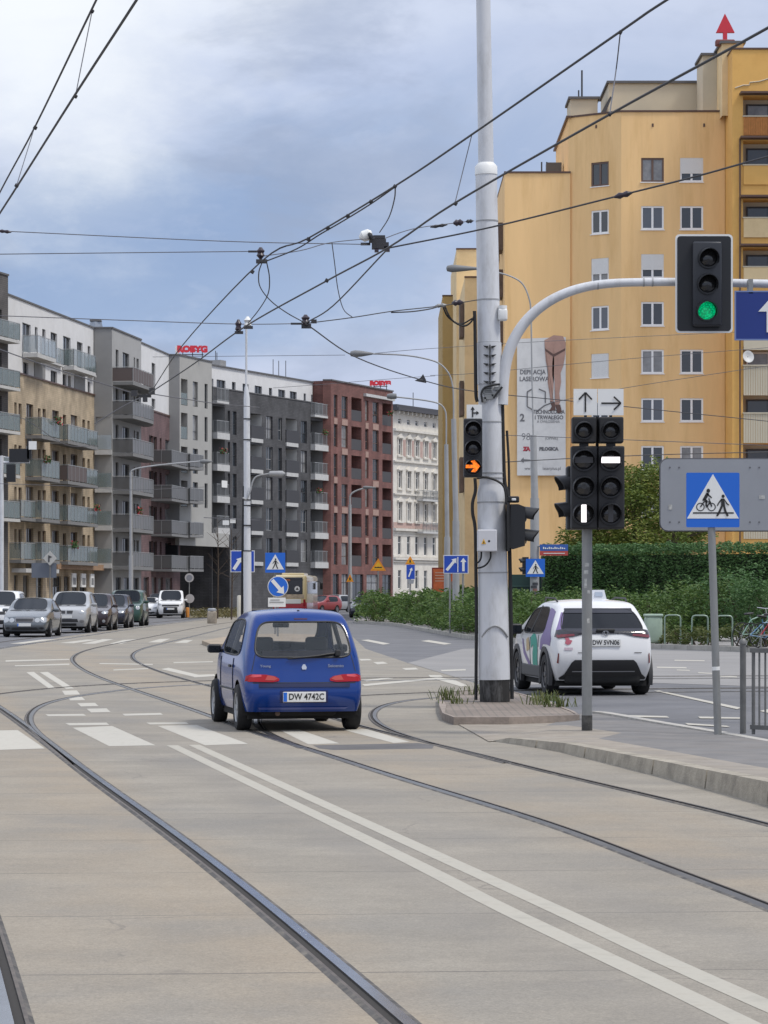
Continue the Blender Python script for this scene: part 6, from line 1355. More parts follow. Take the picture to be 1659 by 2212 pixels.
def fill2d(poly, cuts=2):
    bm = bmesh.new(); f = bm.faces.new([bm.verts.new((a, b, 0)) for a, b in poly]); bmesh.ops.triangulate(bm, faces=[f])
    for _ in range(cuts): bmesh.ops.subdivide_edges(bm, edges=bm.edges[:], cuts=1, use_grid_fill=True)
    bmesh.ops.triangulate(bm, faces=bm.faces[:]); bm.verts.index_update()
    r = [(v.co.x, v.co.y) for v in bm.verts], [tuple(v.index for v in q.verts) for q in bm.faces]; bm.free(); return r
class Car:
    def __init__(s, label, cat, name, P, heading, sp, paintm, lvl=2, group=None, glass=None, zoff=0):
        s.root = thing(name, label, cat, P, group); s.root.rotation_euler = (0, 0, heading); s.root['_w'] = [0, 0, 0]
        s.sp = sp; lev = sp['lev']; yr = sp['yr']; yf = sp['yf']; yb = sp['yb']; yt = sp['yt']; top = sp['top']; belt = sp['belt']; wk = sp['wk']; pj = sp['pj']; hw = sp['W']/2
        K = len(lev)-1; J = len(top)-1; kb = sp.get('kb', 4); I = len(XI)-1; crown = sp.get('crown', .035); rb = sp.get('rbulge', .06); fb = sp.get('fbulge', .12)
        def zk(j, k):
            if k <= kb: return lev[0]+(belt[j]-lev[0])*(lev[k]-lev[0])/(lev[kb]-lev[0])
            return belt[j]+(top[j]-belt[j])*(lev[k]-lev[kb])/(lev[K]-lev[kb])
        def hwk(j, k):
            t = wk[k]
            if k > kb:   # little tumblehome where the greenhouse is flat (bonnet, boot)
                g_ = min(1, max(0, (top[j]-belt[j])/(max(top)-min(belt))*1.25)); t = wk[kb]+(wk[k]-wk[kb])*max(g_, .35 if k == K else .2)
            return hw*t*pj[j]
        def yy(j, k):
            if j == 0: return yr[k]
            if j == J: return yf[k]
            f = 0 if k <= kb else (lev[k]-lev[kb])/(lev[K]-lev[kb]); return yb[j]+(yt[j]-yb[j])*f
        vid = {}; vs = []
        def v(i, j, k):
            key = (i, j, k)
            if key in vid: return vid[key]
            x = XI[i]*hwk(j, k); y = yy(j, k); z = zk(j, k); e = 1-XI[i]**2
            if j == 0: y -= rb*e
            if j == J: y += fb*e
            if k == K: z += crown*e
            vid[key] = len(vs); vs.append(Vector((x, y, z))); return vid[key]
        faces = {}
        def add(part, f): faces.setdefault(part, []).append(f)
        for j in range(J):
            for k in range(K):
                p = 'body'
                for (j0, j1, k0, k1) in sp.get('gside', []):
                    if j0 <= j < j1 and k0 <= k < k1: p = 'side_window'
                add(p, (v(0, j, k), v(0, j, k+1), v(0, j+1, k+1), v(0, j+1, k))); add(p, (v(I, j, k), v(I, j+1, k), v(I, j+1, k+1), v(I, j, k+1)))
            for i in range(I):
                p = 'body'
                for (j0, j1, nm) in sp.get('gtop', []):
                    if j0 <= j < j1 and 0 < i < I-1: p = nm
                add(p, (v(i, j, K), v(i, j+1, K), v(i+1, j+1, K), v(i+1, j, K))[::-1])
        for k in range(K):
            for i in range(I):
                p = 'body'; gr = sp.get('grear')
                if gr and gr[0] <= k < gr[1] and 0 < i < I-1: p = 'rear_window'
                add(p, (v(i, 0, k), v(i+1, 0, k), v(i+1, 0, k+1), v(i, 0, k+1))); add('body', (v(i, J, k), v(i, J, k+1), v(i+1, J, k+1), v(i+1, J, k)))
        def sub(fl):
            ids = sorted({q for f in fl for q in f}); mp = {q: n for n, q in enumerate(ids)}; return subdiv([vs[q] for q in ids], [[mp[q] for q in f] for f in fl], lvl)
        allV, allF = [], []
        bV, bF = sub(faces['body'])
        # wheel arches: cut the flanks round each wheel
        ra = sp.get('ra', sp['rw']*1.14); cut = set(); axles = sp['axles']
        for n, f in enumerate(bF):
            c = sum((bV[q] for q in f), Vector())/len(f)
            for ay in axles:
                if abs(c.x) > hw*.6 and math.hypot(c.y-ay, c.z-sp['rw']) < ra: cut.add(n)
        bF2 = [f for n, f in enumerate(bF) if n not in cut]; bnd = {q for n in cut for q in bF[n]} & {q for f in bF2 for q in f}
        for q in bnd:
            for ay in axles:
                dy, dz = bV[q].y-ay, bV[q].z-sp['rw']; r = math.hypot(dy, dz)
                if r < ra*1.35: bV[q].y = ay+dy/r*ra; bV[q].z = sp['rw']+dz/r*ra
        mb = MB(); mb.add(bV, bF2); s.body = obj('body', mb, paintm, s.root, smooth=50)
        gl = glass or M_cglass
        for p, fl in faces.items():
            if p == 'body': allV_, allF_ = bV, bF2
            else:
                allV_, allF_ = sub(fl)
                for sg_ in ((-1, 1) if p == 'side_window' else (0,)):
                    fs_ = [f for f in allF_ if sg_ == 0 or allV_[f[0]].x*sg_ > 0]; ids = sorted({q for f in fs_ for q in f}); mp_ = {q: n for n, q in enumerate(ids)}
                    mb = MB(); mb.add([allV_[q] for q in ids], [[mp_[q] for q in f] for f in fs_]); obj(p, mb, gl, s.root, smooth=50)
            o = len(allV); allV += allV_; allF += [tuple(q+o for q in f) for f in allF_]
        s.bvh = BVHTree.FromPolygons(allV, allF); s.hw = hw
        # dark wells; floor lowered to deepen the shade beneath the car
        mb = MB(); y0, y1 = min(yr)+.25, max(yf)-.25; zb = lev[0]
        mb.box((0, (y0+y1)/2, zb-.05), (hw*1.7, y1-y0, .08))
        for ay in axles:
            for sd in (-1, 1):
                n = 12; xa, xb = sd*hw*.52, sd*(hw*.93); vs_ = []; fs_ = []
                for k in range(n+1):
                    t = R(-15+210*k/n); vs_ += [(xa, ay+math.cos(t)*ra*1.02, sp['rw']+math.sin(t)*ra*1.02), (xb, ay+math.cos(t)*ra*1.02, sp['rw']+math.sin(t)*ra*1.02)]
                for k in range(n): fs_.append((2*k, 2*k+1, 2*k+3, 2*k+2))
                fs_.append(tuple(range(0, 2*n+2, 2))); mb.add(vs_, fs_)
        obj('underbody', mb, M_under, s.root)
        if sp.get('arch'):
            for ay in axles:
                for sd in (-1, 1):
                    mb = MB(); n = 16; aw = sp['arch']; pr = []
                    for k in range(n+1):
                        t = R(-22+224*k/n)
                        for rr, xo in ((ra*.97, -.06), (ra*.97, .012), (ra+aw, .012), (ra+aw, -.05)):
                            y_, z_ = ay+math.cos(t)*rr, sp['rw']+math.sin(t)*rr; pr.append(((s.hw*max(wk[1], wk[2])+xo)*sd*.995, y_, z_))
                    mb.add(pr, [(4*k+a, 4*k+(a+1) % 4, 4*k+4+(a+1) % 4, 4*k+4+a) for k in range(n) for a in range(4)]); obj('wheel_arch', mb, M_trimg, s.root, smooth=40)
        s.wheels(sp)
    def wheels(s, sp):
        rw = sp['rw']; tw = sp.get('tw', .19); tr = sp['track']/2
        for ay in sp['axles']:
            for sd in (-1, 1):
                c = Vector((sd*tr, ay, rw)); Mx = Matrix(((0, 0, sd), (1, 0, 0), (0, 1, 0)))
                mb = MB(); mb.lathe([(rw*.62, -tw/2), (rw*.93, -tw/2), (rw, -tw*.32), (rw, tw*.32), (rw*.93, tw/2), (rw*.66, tw/2), (rw*.62, tw*.3)], c, 28, Mx, cap=False); w_ = obj('wheel', mb, M_tyre, s.root, smooth=35)
                mb = MB(); mb.lathe([(rw*.65, tw*.46), (rw*.6, tw*.42), (rw*.58, tw*.1), (.001, tw*.1)], c, 24, Mx, cap=False); n = sp.get('spokes', 5)
                for q in range(n):
                    a = 2*math.pi*q/n; d_ = Vector((math.cos(a), math.sin(a), 0)); t_ = Vector((-math.sin(a), math.cos(a), 0)); P_ = [d_*rw*.1+t_*rw*.08, d_*rw*.6+t_*rw*.1, d_*rw*.6-t_*rw*.1, d_*rw*.1-t_*rw*.08]
                    vs_ = [Mx @ (p+Vector((0, 0, tw*.38)))+c for p in P_]+[Mx @ (p+Vector((0, 0, tw*.15)))+c for p in P_]; mb.add(vs_, [(0,1,2,3),(0,4,5,1),(1,5,6,2),(2,6,7,3),(3,7,4,0)])
                mb.lathe([(rw*.16, tw*.15), (rw*.15, tw*.42), (.001, tw*.44)], c, 12, Mx, cap=False); obj('rim', mb, sp.get('rimm', M_rimm), w_, smooth=30)
    def patch(s, name, poly, m, side='rear', off=.006, th=.02, cuts=2, par=None, thing_=True):
        # outline in (x,z) for rear/front or (y,z) for left/right, laid on the body surface
        pts, fs = fill2d(poly, cuts); vs = []
        for a, b in pts:
            if side == 'rear': o, d = Vector((a, -3, b)), Vector((0, 1, 0))
            elif side == 'front': o, d = Vector((a, 12, b)), Vector((0, -1, 0))
            elif side == 'left': o, d = Vector((-4, a, b)), Vector((1, 0, 0))
            elif side == 'right': o, d = Vector((4, a, b)), Vector((-1, 0, 0))
            else: o, d = Vector((a, b, 5)), Vector((0, 0, -1))
            h = s.bvh.ray_cast(o, d)
            vs.append(h[0]-d*off if h[0] is not None else None)
        good = [q for q in vs if q is not None]
        if not good: return None
        ax = {'rear': 1, 'front': 1, 'left': 0, 'right': 0, 'top': 2}[side]; mean = sum(q[ax] for q in good)/len(good)
        for n, q in enumerate(vs):
            if q is None:
                a, b = pts[n]; vs[n] = Vector((a, mean, b)) if ax == 1 else (Vector((mean, a, b)) if ax == 0 else Vector((a, b, mean)))
        mb = MB(); mb.add(vs, fs); return obj(name, mb, m, par or s.root, smooth=50)
    def mirror(s, name, x, y, z, m, sx=.11, sz=.12):
        for sd in (-1, 1):
            mb = MB(); mb.rbox((sd*(x+sx), y, z), (sx*2, .1, sz), .035); mb.tube([(sd*(x-.06), y+.02, z-.03), (sd*(x+sx*.4), y, z-.02)], .025, 6); w_ = obj(name, mb, m, s.root, smooth=50)
            mb = MB(); mb.quad((sd*(x+.02), y-.052, z-sz*.36), (sd*(x+sx*1.85), y-.052, z-sz*.36), (sd*(x+sx*1.85), y-.052, z+sz*.36), (sd*(x+.02), y-.052, z+sz*.36)); obj('mirror_glass', mb, M_cglass, w_)
    def plate(s, x, z, txt, side='rear', w=.5, h=.112, y=None, tilt=0):
        h_ = s.bvh.ray_cast(Vector((x, -3 if side == 'rear' else 12, z)), Vector((0, 1 if side == 'rear' else -1, 0))); y = h_[0].y if y is None else y
        d = -1 if side == 'rear' else 1
        mb = MB(); mb.rbox((x, y+d*.02, z), (w, .03, h), .006); p = obj('number_plate', mb, M_plate, s.root)
        mb = MB(); e = d*.0365; mb.quad((x-w/2+.004, y+e, z-h/2+.006), (x-w/2+.045, y+e, z-h/2+.006), (x-w/2+.045, y+e, z+h/2-.006), (x-w/2+.004, y+e, z+h/2-.006)) if side == 'rear' else mb.quad((x+w/2-.045, y+e, z-h/2+.006), (x+w/2-.004, y+e, z-h/2+.006), (x+w/2-.004, y+e, z+h/2-.006), (x+w/2-.045, y+e, z+h/2-.006)); obj('plate_band', mb, M_sblue, p)
        if txt: mb = MB(); text_mb(mb, txt, h*.86, (x+.022*(-d), y+e+d*.001, z), (-d, 0, 0), (0, 0, 1), (0, d, 0), sx=.86, bold=.002); obj('plate_text', mb, M_sblack, p)
        return p
    def seats(s, rows, zf=.35, zt=1.0, w=.46, head=True):
        for (y, zt_, xs) in rows:
            for x in xs:
                mb = MB(); mb.rbox((x, y+.02, (zf+zt_)/2+.02), (w, .14, zt_-zf), .05, Matrix.Rotation(R(12), 3, 'X')); mb.rbox((x, y+.28, zf), (w, .5, .14), .05)
                if head: mb.rbox((x, y-.08, zt_+.1), (.27, .09, .17), .04)
                obj('seat', mb, M_inter, s.root, smooth=50)
def place(rear, front):
    d = front-rear; return math.atan2(-d.x, d.y)
# ---- blue small hatchback (the subject)
ra_, fa_ = G(641.5, 1576.5), G(587.5, 1559.5)
hd = place(ra_, fa_); fwd = (fa_-ra_).normalized()
spF = dict(W=1.47, lev=[.235, .36, .53, .70, .865, 1.06, 1.275, 1.36], yr=[.08, .0, -.005, .07, .095, .185, .315, .40], yf=[3.14, 3.22, 3.24, 3.20, 3.08, 3.05, 3.02, 3.0],
  yb=[0, .48, 1.0, 1.55, 2.05, 2.42, 2.82, 3.05], yt=[.4, .68, 1.0, 1.38, 1.72, 2.42, 2.8, 3.0], top=[1.36, 1.385, 1.392, 1.38, 1.335, .965, .90, .74], belt=[.865, .875, .88, .885, .89, .9, .855, .69],
  wk=[.91, .955, .965, .965, .935, .865, .775, .69], pj=[.985, 1.0, 1.0, 1.0, 1.0, .985, .955, .86], gside=[(1, 4, 4, 6)], grear=(4, 6), gtop=[(4, 5, 'windshield')], rbulge=.055, fbulge=.13, crown=.045,
  rw=.272, ra=.325, axles=(.56, .56+2.18), track=1.29, tw=.165, spokes=8, rimm=mat('silver_hubcap', (.42, .43, .44), .35, metal=.5))
M_blue = paint('metallic_blue_paint', (.002, .034, .20), .12, coat=.25, spec=.45)
car = Car('small metallic blue hatchback with white number plate driving over the tram rails', 'car', 'hatchback_car', ra_-fwd*.56, hd, spF, M_blue, lvl=3, glass=M_cglass_clear)
c = car
def sym(f, pts): f(pts); f([(-x, z) for x, z in pts][::-1])
tl = [(.685, .588), (.675, .65), (.62, .672), (.45, .668), (.34, .648), (.295, .62), (.30, .594), (.37, .582)]
for t_ in (tl, [(-x, z) for x, z in tl][::-1]):
    o = c.patch('tail_light', t_, M_redl, off=.012, cuts=3); sg_ = 1 if t_[0][0] > 0 else -1
    c.patch('reverse_lens', [(sg_*.46, .605), (sg_*.43, .66), (sg_*.36, .65), (sg_*.31, .62), (sg_*.36, .6)], mat('lamp_rose', (.42, .06, .05), .2), off=.015, par=o, cuts=1)
    c.patch('lens_glint', [(sg_*.66, .63), (sg_*.6, .67), (sg_*.5, .668), (sg_*.5, .645)], mat('lamp_painted_glint', (.6, .08, .10), .2), off=.0155, par=o, cuts=1)  # brighter red patch painted as a glint on the lens
c.patch('bumper_strip', [(-.70, .522), (.70, .522), (.70, .565), (-.70, .565)], mat('bumper_strip_navy', (.012, .018, .07), .5), off=.012, cuts=3)
c.patch('hatch_gap', [(-.60, .568), (.60, .568), (.60, .578), (-.60, .578)], M_trim, off=.004, cuts=4)
for sd in (-1, 1): c.patch('hatch_gap', [(sd*.605, .70), (sd*.613, .70), (sd*.565, .90), (sd*.557, .90)], M_trim, off=.003, cuts=3)
c.plate(-.01, .41, 'DW 4742C', w=.50, h=.118)
c.patch('plate_recess', [(-.29, .34), (.27, .34), (.27, .485), (-.29, .485)], mat('recess_navy', (.012, .022, .11), .4), off=.006, cuts=2)
c.patch('lower_lip', [(-.52, .262), (.48, .262), (.52, .287), (-.54, .287)], mat('lip_blue', (.03, .06, .26), .35, coat=1), off=.012, cuts=3)
bx = MB(); text_mb(bx, 'Seicento', .055, (.37, .06-.055, .765), (1, 0, 0), (0, 0, 1), (0, -1, 0), sx=1.1)
h_ = [c.bvh.ray_cast(Vector((x, -3, .765)), Vector((0, 1, 0)))[0] for x in (.25, .5)]
ang = math.atan2(h_[1].y-h_[0].y, .25); bx = MB(); text_mb(bx, 'Seicento', .05, ((h_[0]+h_[1])/2)+Vector((0, -.012, 0)), (math.cos(ang), math.sin(ang), .0), (0, .12, .99), (0, -1, 0), sx=1.1, bold=.001); obj('badge', bx, M_badge, c.root)
h_ = [c.bvh.ray_cast(Vector((x, -3, .765)), Vector((0, 1, 0)))[0] for x in (-.53, -.37)]
ang = math.atan2(h_[1].y-h_[0].y, .16); bx = MB(); text_mb(bx, 'Young', .04, ((h_[0]+h_[1])/2)+Vector((0, -.012, 0)), (math.cos(ang), math.sin(ang), .0), (0, .12, .99), (0, -1, 0), sx=1.2, bold=.001); obj('badge', bx, M_badge, c.root)
c.patch('emblem', [(-.022, .725), (.022, .725), (.03, .75), (.012, .785), (-.012, .785), (-.03, .75)], M_chrome, off=.012, cuts=1)
# wiper and window seal, high stop lamp
mb = MB(); P = []
for x, z in ((.40, .915), (.30, .905), (.15, .882), (.0, .868), (-.13, .858)):
    h = c.bvh.ray_cast(Vector((x, -3, z)), Vector((0, 1, 0)))[0]; P.append(h+Vector((0, -.03, 0)))
mb.tube(P, .011, 6); wp = obj('wiper', mb, M_trim, c.root); mb = MB(); mb.rbox(P[0]+Vector((.0, -.01, 0)), (.06, .05, .075), .015); obj('wiper_pivot', mb, M_trim, wp)
mb = MB(); mb.tube([P[1]+Vector((-.02, .012, -.01)), P[4]+Vector((-.06, .012, -.01))], .008, 5); obj('wiper_blade', mb, M_trim, wp)
h = c.bvh.ray_cast(Vector((0, -3, 1.325)), Vector((0, 1, 0)))[0]; mb = MB(); mb.rbox(h+Vector((0, -.005, -.02)), (.16, .03, .022), .006); obj('stop_lamp', mb, M_redd, c.root)
mb = MB(); mb.rbox((.0, .47, 1.40), (.03, .04, .025), .008); obj('washer_nozzle', mb, M_trim, c.root)
def ring_on(c, pts, r, m, name, side='rear', off=.004, par=None):
    P = []
    for a, b in pts:
        o, d = (Vector((a, -3, b)), Vector((0, 1, 0))) if side == 'rear' else ((Vector((-4, a, b)), Vector((1, 0, 0))) if side == 'left' else (Vector((4, a, b)), Vector((-1, 0, 0))))
        h = c.bvh.ray_cast(o, d)[0]
        if h is not None: P.append(h-d*off)
    mb = MB(); mb.tube(P, r, 5); return obj(name, mb, m, par or c.root, smooth=60)
# black seal where glass meets body
def loop_seal(c, part, r=.009, m=None):
    for o in [q for q in c.root.children if q.name.split('.')[0] == part]:
        me = o.data; ec = {}
        for p in me.polygons:
            for e in p.edge_keys: ec[e] = ec.get(e, 0)+1
        adj = {}
        for (a, b), n in ec.items():
            if n == 1: adj.setdefault(a, []).append(b); adj.setdefault(b, []).append(a)
        seen = set(); mb = MB()
        for st_ in list(adj):
            if st_ in seen: continue
            loop = [st_]; seen.add(st_); cur = st_
            while True:
                nx = [q for q in adj[cur] if q not in seen]
                if not nx: break
                cur = nx[0]; seen.add(cur); loop.append(cur)
            if len(loop) > 3: mb.tube([me.vertices[q].co for q in loop]+[me.vertices[loop[0]].co], r, 5, cap=False)
        if mb.v: obj('seal', mb, m or M_trim, o, smooth=60)
loop_seal(c, 'rear_window', .012); loop_seal(c, 'side_window', .010); loop_seal(c, 'windshield', .012)
c.patch('window_frit', [(-.47, .872), (.47, .872), (.49, .945), (-.49, .945)], mat('frit_black', (.012, .012, .014), .1, coat=1, alpha=.8), off=.004, cuts=3)
c.mirror('door_mirror', .70, 2.12, .93, M_trim, sx=.085, sz=.105)
ring_on(c, [(.62+.06*k, .47) for k in range(26)], .014, M_trim, 'side_strip', 'left'); ring_on(c, [(.62+.06*k, .47) for k in range(26)], .014, M_trim, 'side_strip', 'right')
ring_on(c, [(.98, .3+.06*k) for k in range(10)], .004, M_trim, 'door_gap', 'left'); ring_on(c, [(2.14, .3+.06*k) for k in range(10)], .004, M_trim, 'door_gap', 'left')
mb = MB(); mb.rbox((-.725, 1.12, .745), (.02, .16, .035), .008); obj('door_handle', mb, M_trim, c.root)
for sd in (-1, 1):
    mb = MB(); mb.tube([(sd*.665, 1.30, .89), (sd*.535, 1.24, 1.30)], .03, 6); obj('pillar', mb, M_trim, c.root)
mb = MB(); mb.tube([(-.30, .08, .215), (-.30, .5, .225)], .03, 10); obj('exhaust', mb, mat('rusty_exhaust', (.12, .08, .06), .6, metal=.5), c.root)
mb = MB(); mb.rbox((-.05, .35, .24), (.9, .5, .12), .05); mb.rbox((.25, .55, .21), (.08, .3, .16), .02); obj('silencer', mb, M_under, c.root)
mb = MB(); mb.tube([(-.58, .56, .272), (.58, .56, .272)], .035, 8); mb.tube([(-.58, 2.74, .272), (.58, 2.74, .272)], .03, 8); obj('axle', mb, M_under, c.root)
c.seats([(1.25, .90, (-.33, .33))], w=.44); c.seats([(.6, .80, (0,))], w=1.05, head=False)
mb = MB(); mb.rbox((0, 2.3, .72), (1.2, .4, .3), .08); mb.rbox((0, .35, .62), (1.1, .45, .05), .02); obj('dashboard', mb, M_inter, c.root)
mb = MB(); mb.rbox((-.32, 1.95, .9), (.34, .05, .06), .02); mb.rbox((0, 1.85, 1.22), (.2, .04, .06), .015); obj('steering_wheel', mb, M_inter, c.root)
# ---- white taxi
ra_, fa_ = G(1286, 1500), G(1221, 1488.2); hd = place(ra_, fa_); fwd = (fa_-ra_).normalized()
spT = dict(W=1.72, lev=[.24, .42, .62, .90, 1.0, 1.14, 1.36, 1.44], yr=[.18, .05, .0, .06, .10, .26, .52, .60], yf=[4.0, 4.12, 4.15, 4.1, 3.98, 3.96, 3.93, 3.9],
  yb=[0, .75, 1.35, 2.1, 2.75, 3.1, 3.6, 3.95], yt=[.6, .95, 1.4, 1.9, 2.3, 3.1, 3.58, 3.9], top=[1.44, 1.475, 1.485, 1.475, 1.44, 1.08, 1.03, .86], belt=[1.0, .98, .97, .965, .96, .99, .97, .8],
  wk=[.88, .95, .965, .965, .94, .88, .75, .67], pj=[.965, 1.0, 1.0, 1.0, 1.0, .99, .96, .86], gside=[(1, 4, 4, 6)], grear=(4, 6), gtop=[(4, 5, 'windshield')], rbulge=.07, fbulge=.13, crown=.04,
  rw=.325, ra=.375, axles=(.68, .68+2.54), track=1.46, tw=.205, spokes=7, rimm=M_rimd, arch=.07)
M_wpaint = paint('white_car_paint', (.70, .70, .70), .3)
c = Car('white taxi crossover with purple and green side graphics, black rear light band and roof sign', 'taxi', 'taxi_car', ra_-fwd*.68, hd, spT, M_wpaint, lvl=3, glass=mat('tinted_glass', (.008, .009, .011), .05, spec=.45))
c.patch('light_band', [(-.77, .93), (-.72, .905), (-.5, .93), (-.3, .975), (.3, .975), (.5, .93), (.72, .905), (.77, .93), (.735, 1.03), (.6, 1.06), (-.6, 1.06), (-.735, 1.03)], mat('band_black', (.012, .01, .014), .15, coat=1), off=.015, cuts=3)
for sd in (-1, 1):
    c.patch('tail_light', [(sd*.75, .925), (sd*.72, .915), (sd*.46, .945), (sd*.47, .975), (sd*.735, .965)], mat('smoked_lamp', (.16, .012, .02), .12, coat=1), off=.02, cuts=2)
    c.patch('bumper_reflector', [(sd*.745, .52), (sd*.72, .51), (sd*.715, .66), (sd*.73, .68)], mat('reflector_red', (.16, .015, .02), .2, coat=1), off=.012, cuts=1)
c.patch('spoiler_strip', [(-.55, 1.30), (.55, 1.30), (.54, 1.375), (-.54, 1.375)], mat('band_black', (.012, .01, .014), .15), off=.012, cuts=3)
c.patch('lower_bumper', [(-.70, .28), (-.62, .34), (-.52, .52), (-.47, .565), (.47, .565), (.52, .52), (.62, .34), (.70, .28), (.68, .25), (-.68, .25)], M_trim, off=.012, cuts=3)
c.patch('bumper_line', [(-.5, .375), (.5, .375), (.5, .39), (-.5, .39)], mat('skid_grey', (.25, .25, .26), .5), off=.02, cuts=2)
mb = MB(); mb.rbox((0, .32, .27), (1.2, .5, .16), .05); mb.tube([(.42, .12, .26), (.42, .5, .27)], .035, 8); mb.tube([(-.42, .12, .26), (-.42, .5, .27)], .035, 8); obj('rear_skirt', mb, M_under, c.root)
c.plate(.0, .835, 'DW 5VN06', w=.52, h=.118)
h = c.bvh.ray_cast(Vector((.03, -3, .985)), Vector((0, 1, 0)))[0]; mb = MB(); 
for rr, sx_, sz_ in ((.05, 1, .72), (.05, .5, .72)):
    mb.tube([h+Vector((math.cos(t*.3307)*rr*sx_, -.03, math.sin(t*.3307)*rr*sz_)) for t in range(20)], .006, 5, cap=False)
obj('emblem', mb, M_chrome, c.root); 
mb = MB(); mb.rbox(h+Vector((0, -.008, .045)), (.3, .05, .05), .02); obj('wiper', mb, M_trim, c.root)
for sd in (-1, 1): mb = MB(); mb.tube([(sd*.56, .95, 1.475), (sd*.575, 1.1, 1.53), (sd*.575, 1.9, 1.54), (sd*.55, 2.1, 1.49)], .016, 6); obj('roof_rail', mb, M_trim, c.root)
t_ = MB(); t_.prism([(.17-.13, 1.35, 1.515), (.17+.15, 1.35, 1.515), (.17+.115, 1.37, 1.665), (.17-.085, 1.37, 1.665)], (0, .13, 0)); rs = obj('taxi_sign', t_, mat('taxi_sign_white', (.62, .64, .68), .3, coat=.5), c.root)
t_ = MB(); t_.quad((.12, 1.345, 1.56), (.26, 1.345, 1.56), (.25, 1.36, 1.63), (.13, 1.36, 1.63)); obj('sign_print', t_, mat('sign_bluegrey', (.35, .4, .48), .4), rs); mb = MB(); mb.rbox((.18, 1.42, 1.505), (.34, .2, .02), .006); obj('sign_base', mb, M_swhite, rs)
mb = MB(); mb.tube([(.0, 1.2, 1.5), (.0, 1.13, 1.55)], .02, 6); obj('antenna', mb, M_swhite, c.root)
M_pur = mat('purple_film', (.19, .14, .30), .5); M_grn = mat('green_film', (.01, .27, .20), .5); M_prk = mat('pink_film', (.42, .10, .14), .4)
c.patch('purple_graphic', [(.35, 1.0), (.55, 1.32), (.72, 1.36), (.95, 1.38), (.78, 1.05), (1.0, .88), (1.05, .72), (.95, .70), (.8, .8), (.5, .8), (.3, .78), (.25, .9)], M_pur, 'left', off=.005, cuts=3)
c.patch('purple_graphic', [(1.25, .32), (1.9, .34), (2.55, .62), (2.7, .86), (2.6, .86), (2.4, .66), (1.9, .45), (1.25, .42)], M_pur, 'left', off=.005, cuts=3)
c.patch('green_graphic', [(1.28, .30), (1.75, .32), (1.72, .55), (1.5, .60), (1.7, .66), (1.62, .78), (1.85, .72), (1.9, .9), (1.7, .96), (1.5, .95), (1.32, .86), (1.25, .7), (1.3, .5)], M_grn, 'left', off=.006, cuts=3)
c.patch('yellow_graphic', [(1.95, .7), (2.25, .66), (2.3, .86), (2.1, .9)], mat('ochre_film', (.45, .33, .16), .4), 'left', off=.006, cuts=2)
c.patch('purple_graphic', [(-.735, 1.03), (-.60, 1.31), (-.56, 1.31), (-.66, 1.03)], M_pur, 'rear', off=.012, cuts=2)
c.patch('pink_graphic', [(-.62, .83), (-.58, .80), (-.53, .82), (-.5, .87), (-.54, .88), (-.56, .92), (-.62, .92), (-.6, .87)], M_prk, 'rear', off=.01, cuts=1); c.patch('pink_graphic', [(-.63, .72), (-.5, .72), (-.5, .76), (-.63, .76)], mat('lilac_print', (.5, .4, .45), .4), 'rear', off=.01, cuts=1)
for x0, x1 in ((-.42, -.24), (.48, .6)): c.patch('badge', [(x0, .672), (x1, .672), (x1, .684), (x0, .684)], M_trimg, 'rear', off=.008, cuts=1)
loop_seal(c, 'rear_window', .012); loop_seal(c, 'side_window', .012)
ring_on(c, [(1.95, .4+.05*k) for k in range(11)], .005, M_trimg, 'door_gap', 'left'); ring_on(c, [(1.2, .75+.05*k) for k in range(5)], .005, M_trimg, 'door_gap', 'left')
for sd in (-1, 1): mb = MB(); mb.rbox((sd*.80, 1.95, .36), (.06, 2.0, .2), .03); obj('side_sill', mb, M_trimg, c.root)
for sd in (-1, 1): mb = MB(); mb.tube([(sd*.8, 1.95, .965), (sd*.63, 1.75, 1.4)], .03, 6); obj('pillar', mb, M_trim, c.root)
c.mirror('door_mirror', .82, 2.78, 1.02, M_trim, sx=.13, sz=.17)
c.seats([(1.9, 1.05, (-.38, .38)), (.95, 1.0, (-.35, .35))], zf=.5)
# ---- queue of cars on the left, seen from the front
def frontcar(label, cat, name, Xc, d, sp, pm, heading=0, lights=None, grille=None, lower=None, plate=(0, .5), lvl=2, group='cars queuing on the left road', extra=None, glass=None):
    L_ = max(sp['yf']); hd = R(180)+heading
    c = Car(label, cat, name, Vector((Xc, d+L_*math.cos(heading)*1.0, 0)), hd, sp, pm, lvl, group, glass)
    for nm, poly, m, off in (lights or []):
        for sd in (-1, 1):
            P_ = [(sd*x, z) for x, z in poly]; c.patch(nm, P_ if sd > 0 else P_[::-1], m, 'front', off=off, cuts=2)
    for nm, poly, m, off in (grille or []): c.patch(nm, poly, m, 'front', off=off, cuts=2)
    if plate: c.plate(plate[0], plate[1], None, 'front')
    c.mirror('door_mirror', sp['W']/2*.93, sp['yb'][-3]-.35, sp['belt'][3]+.08, pm)
    for p in ('windshield', 'side_window'): loop_seal(c, p, .012)
    c.patch('windscreen_base', [(-sp['W']*.38, sp['belt'][-3]+.03), (sp['W']*.38, sp['belt'][-3]+.03), (sp['W']*.36, sp['belt'][-3]+.07), (-sp['W']*.36, sp['belt'][-3]+.07)], M_trim, 'front', off=.01)
    return c
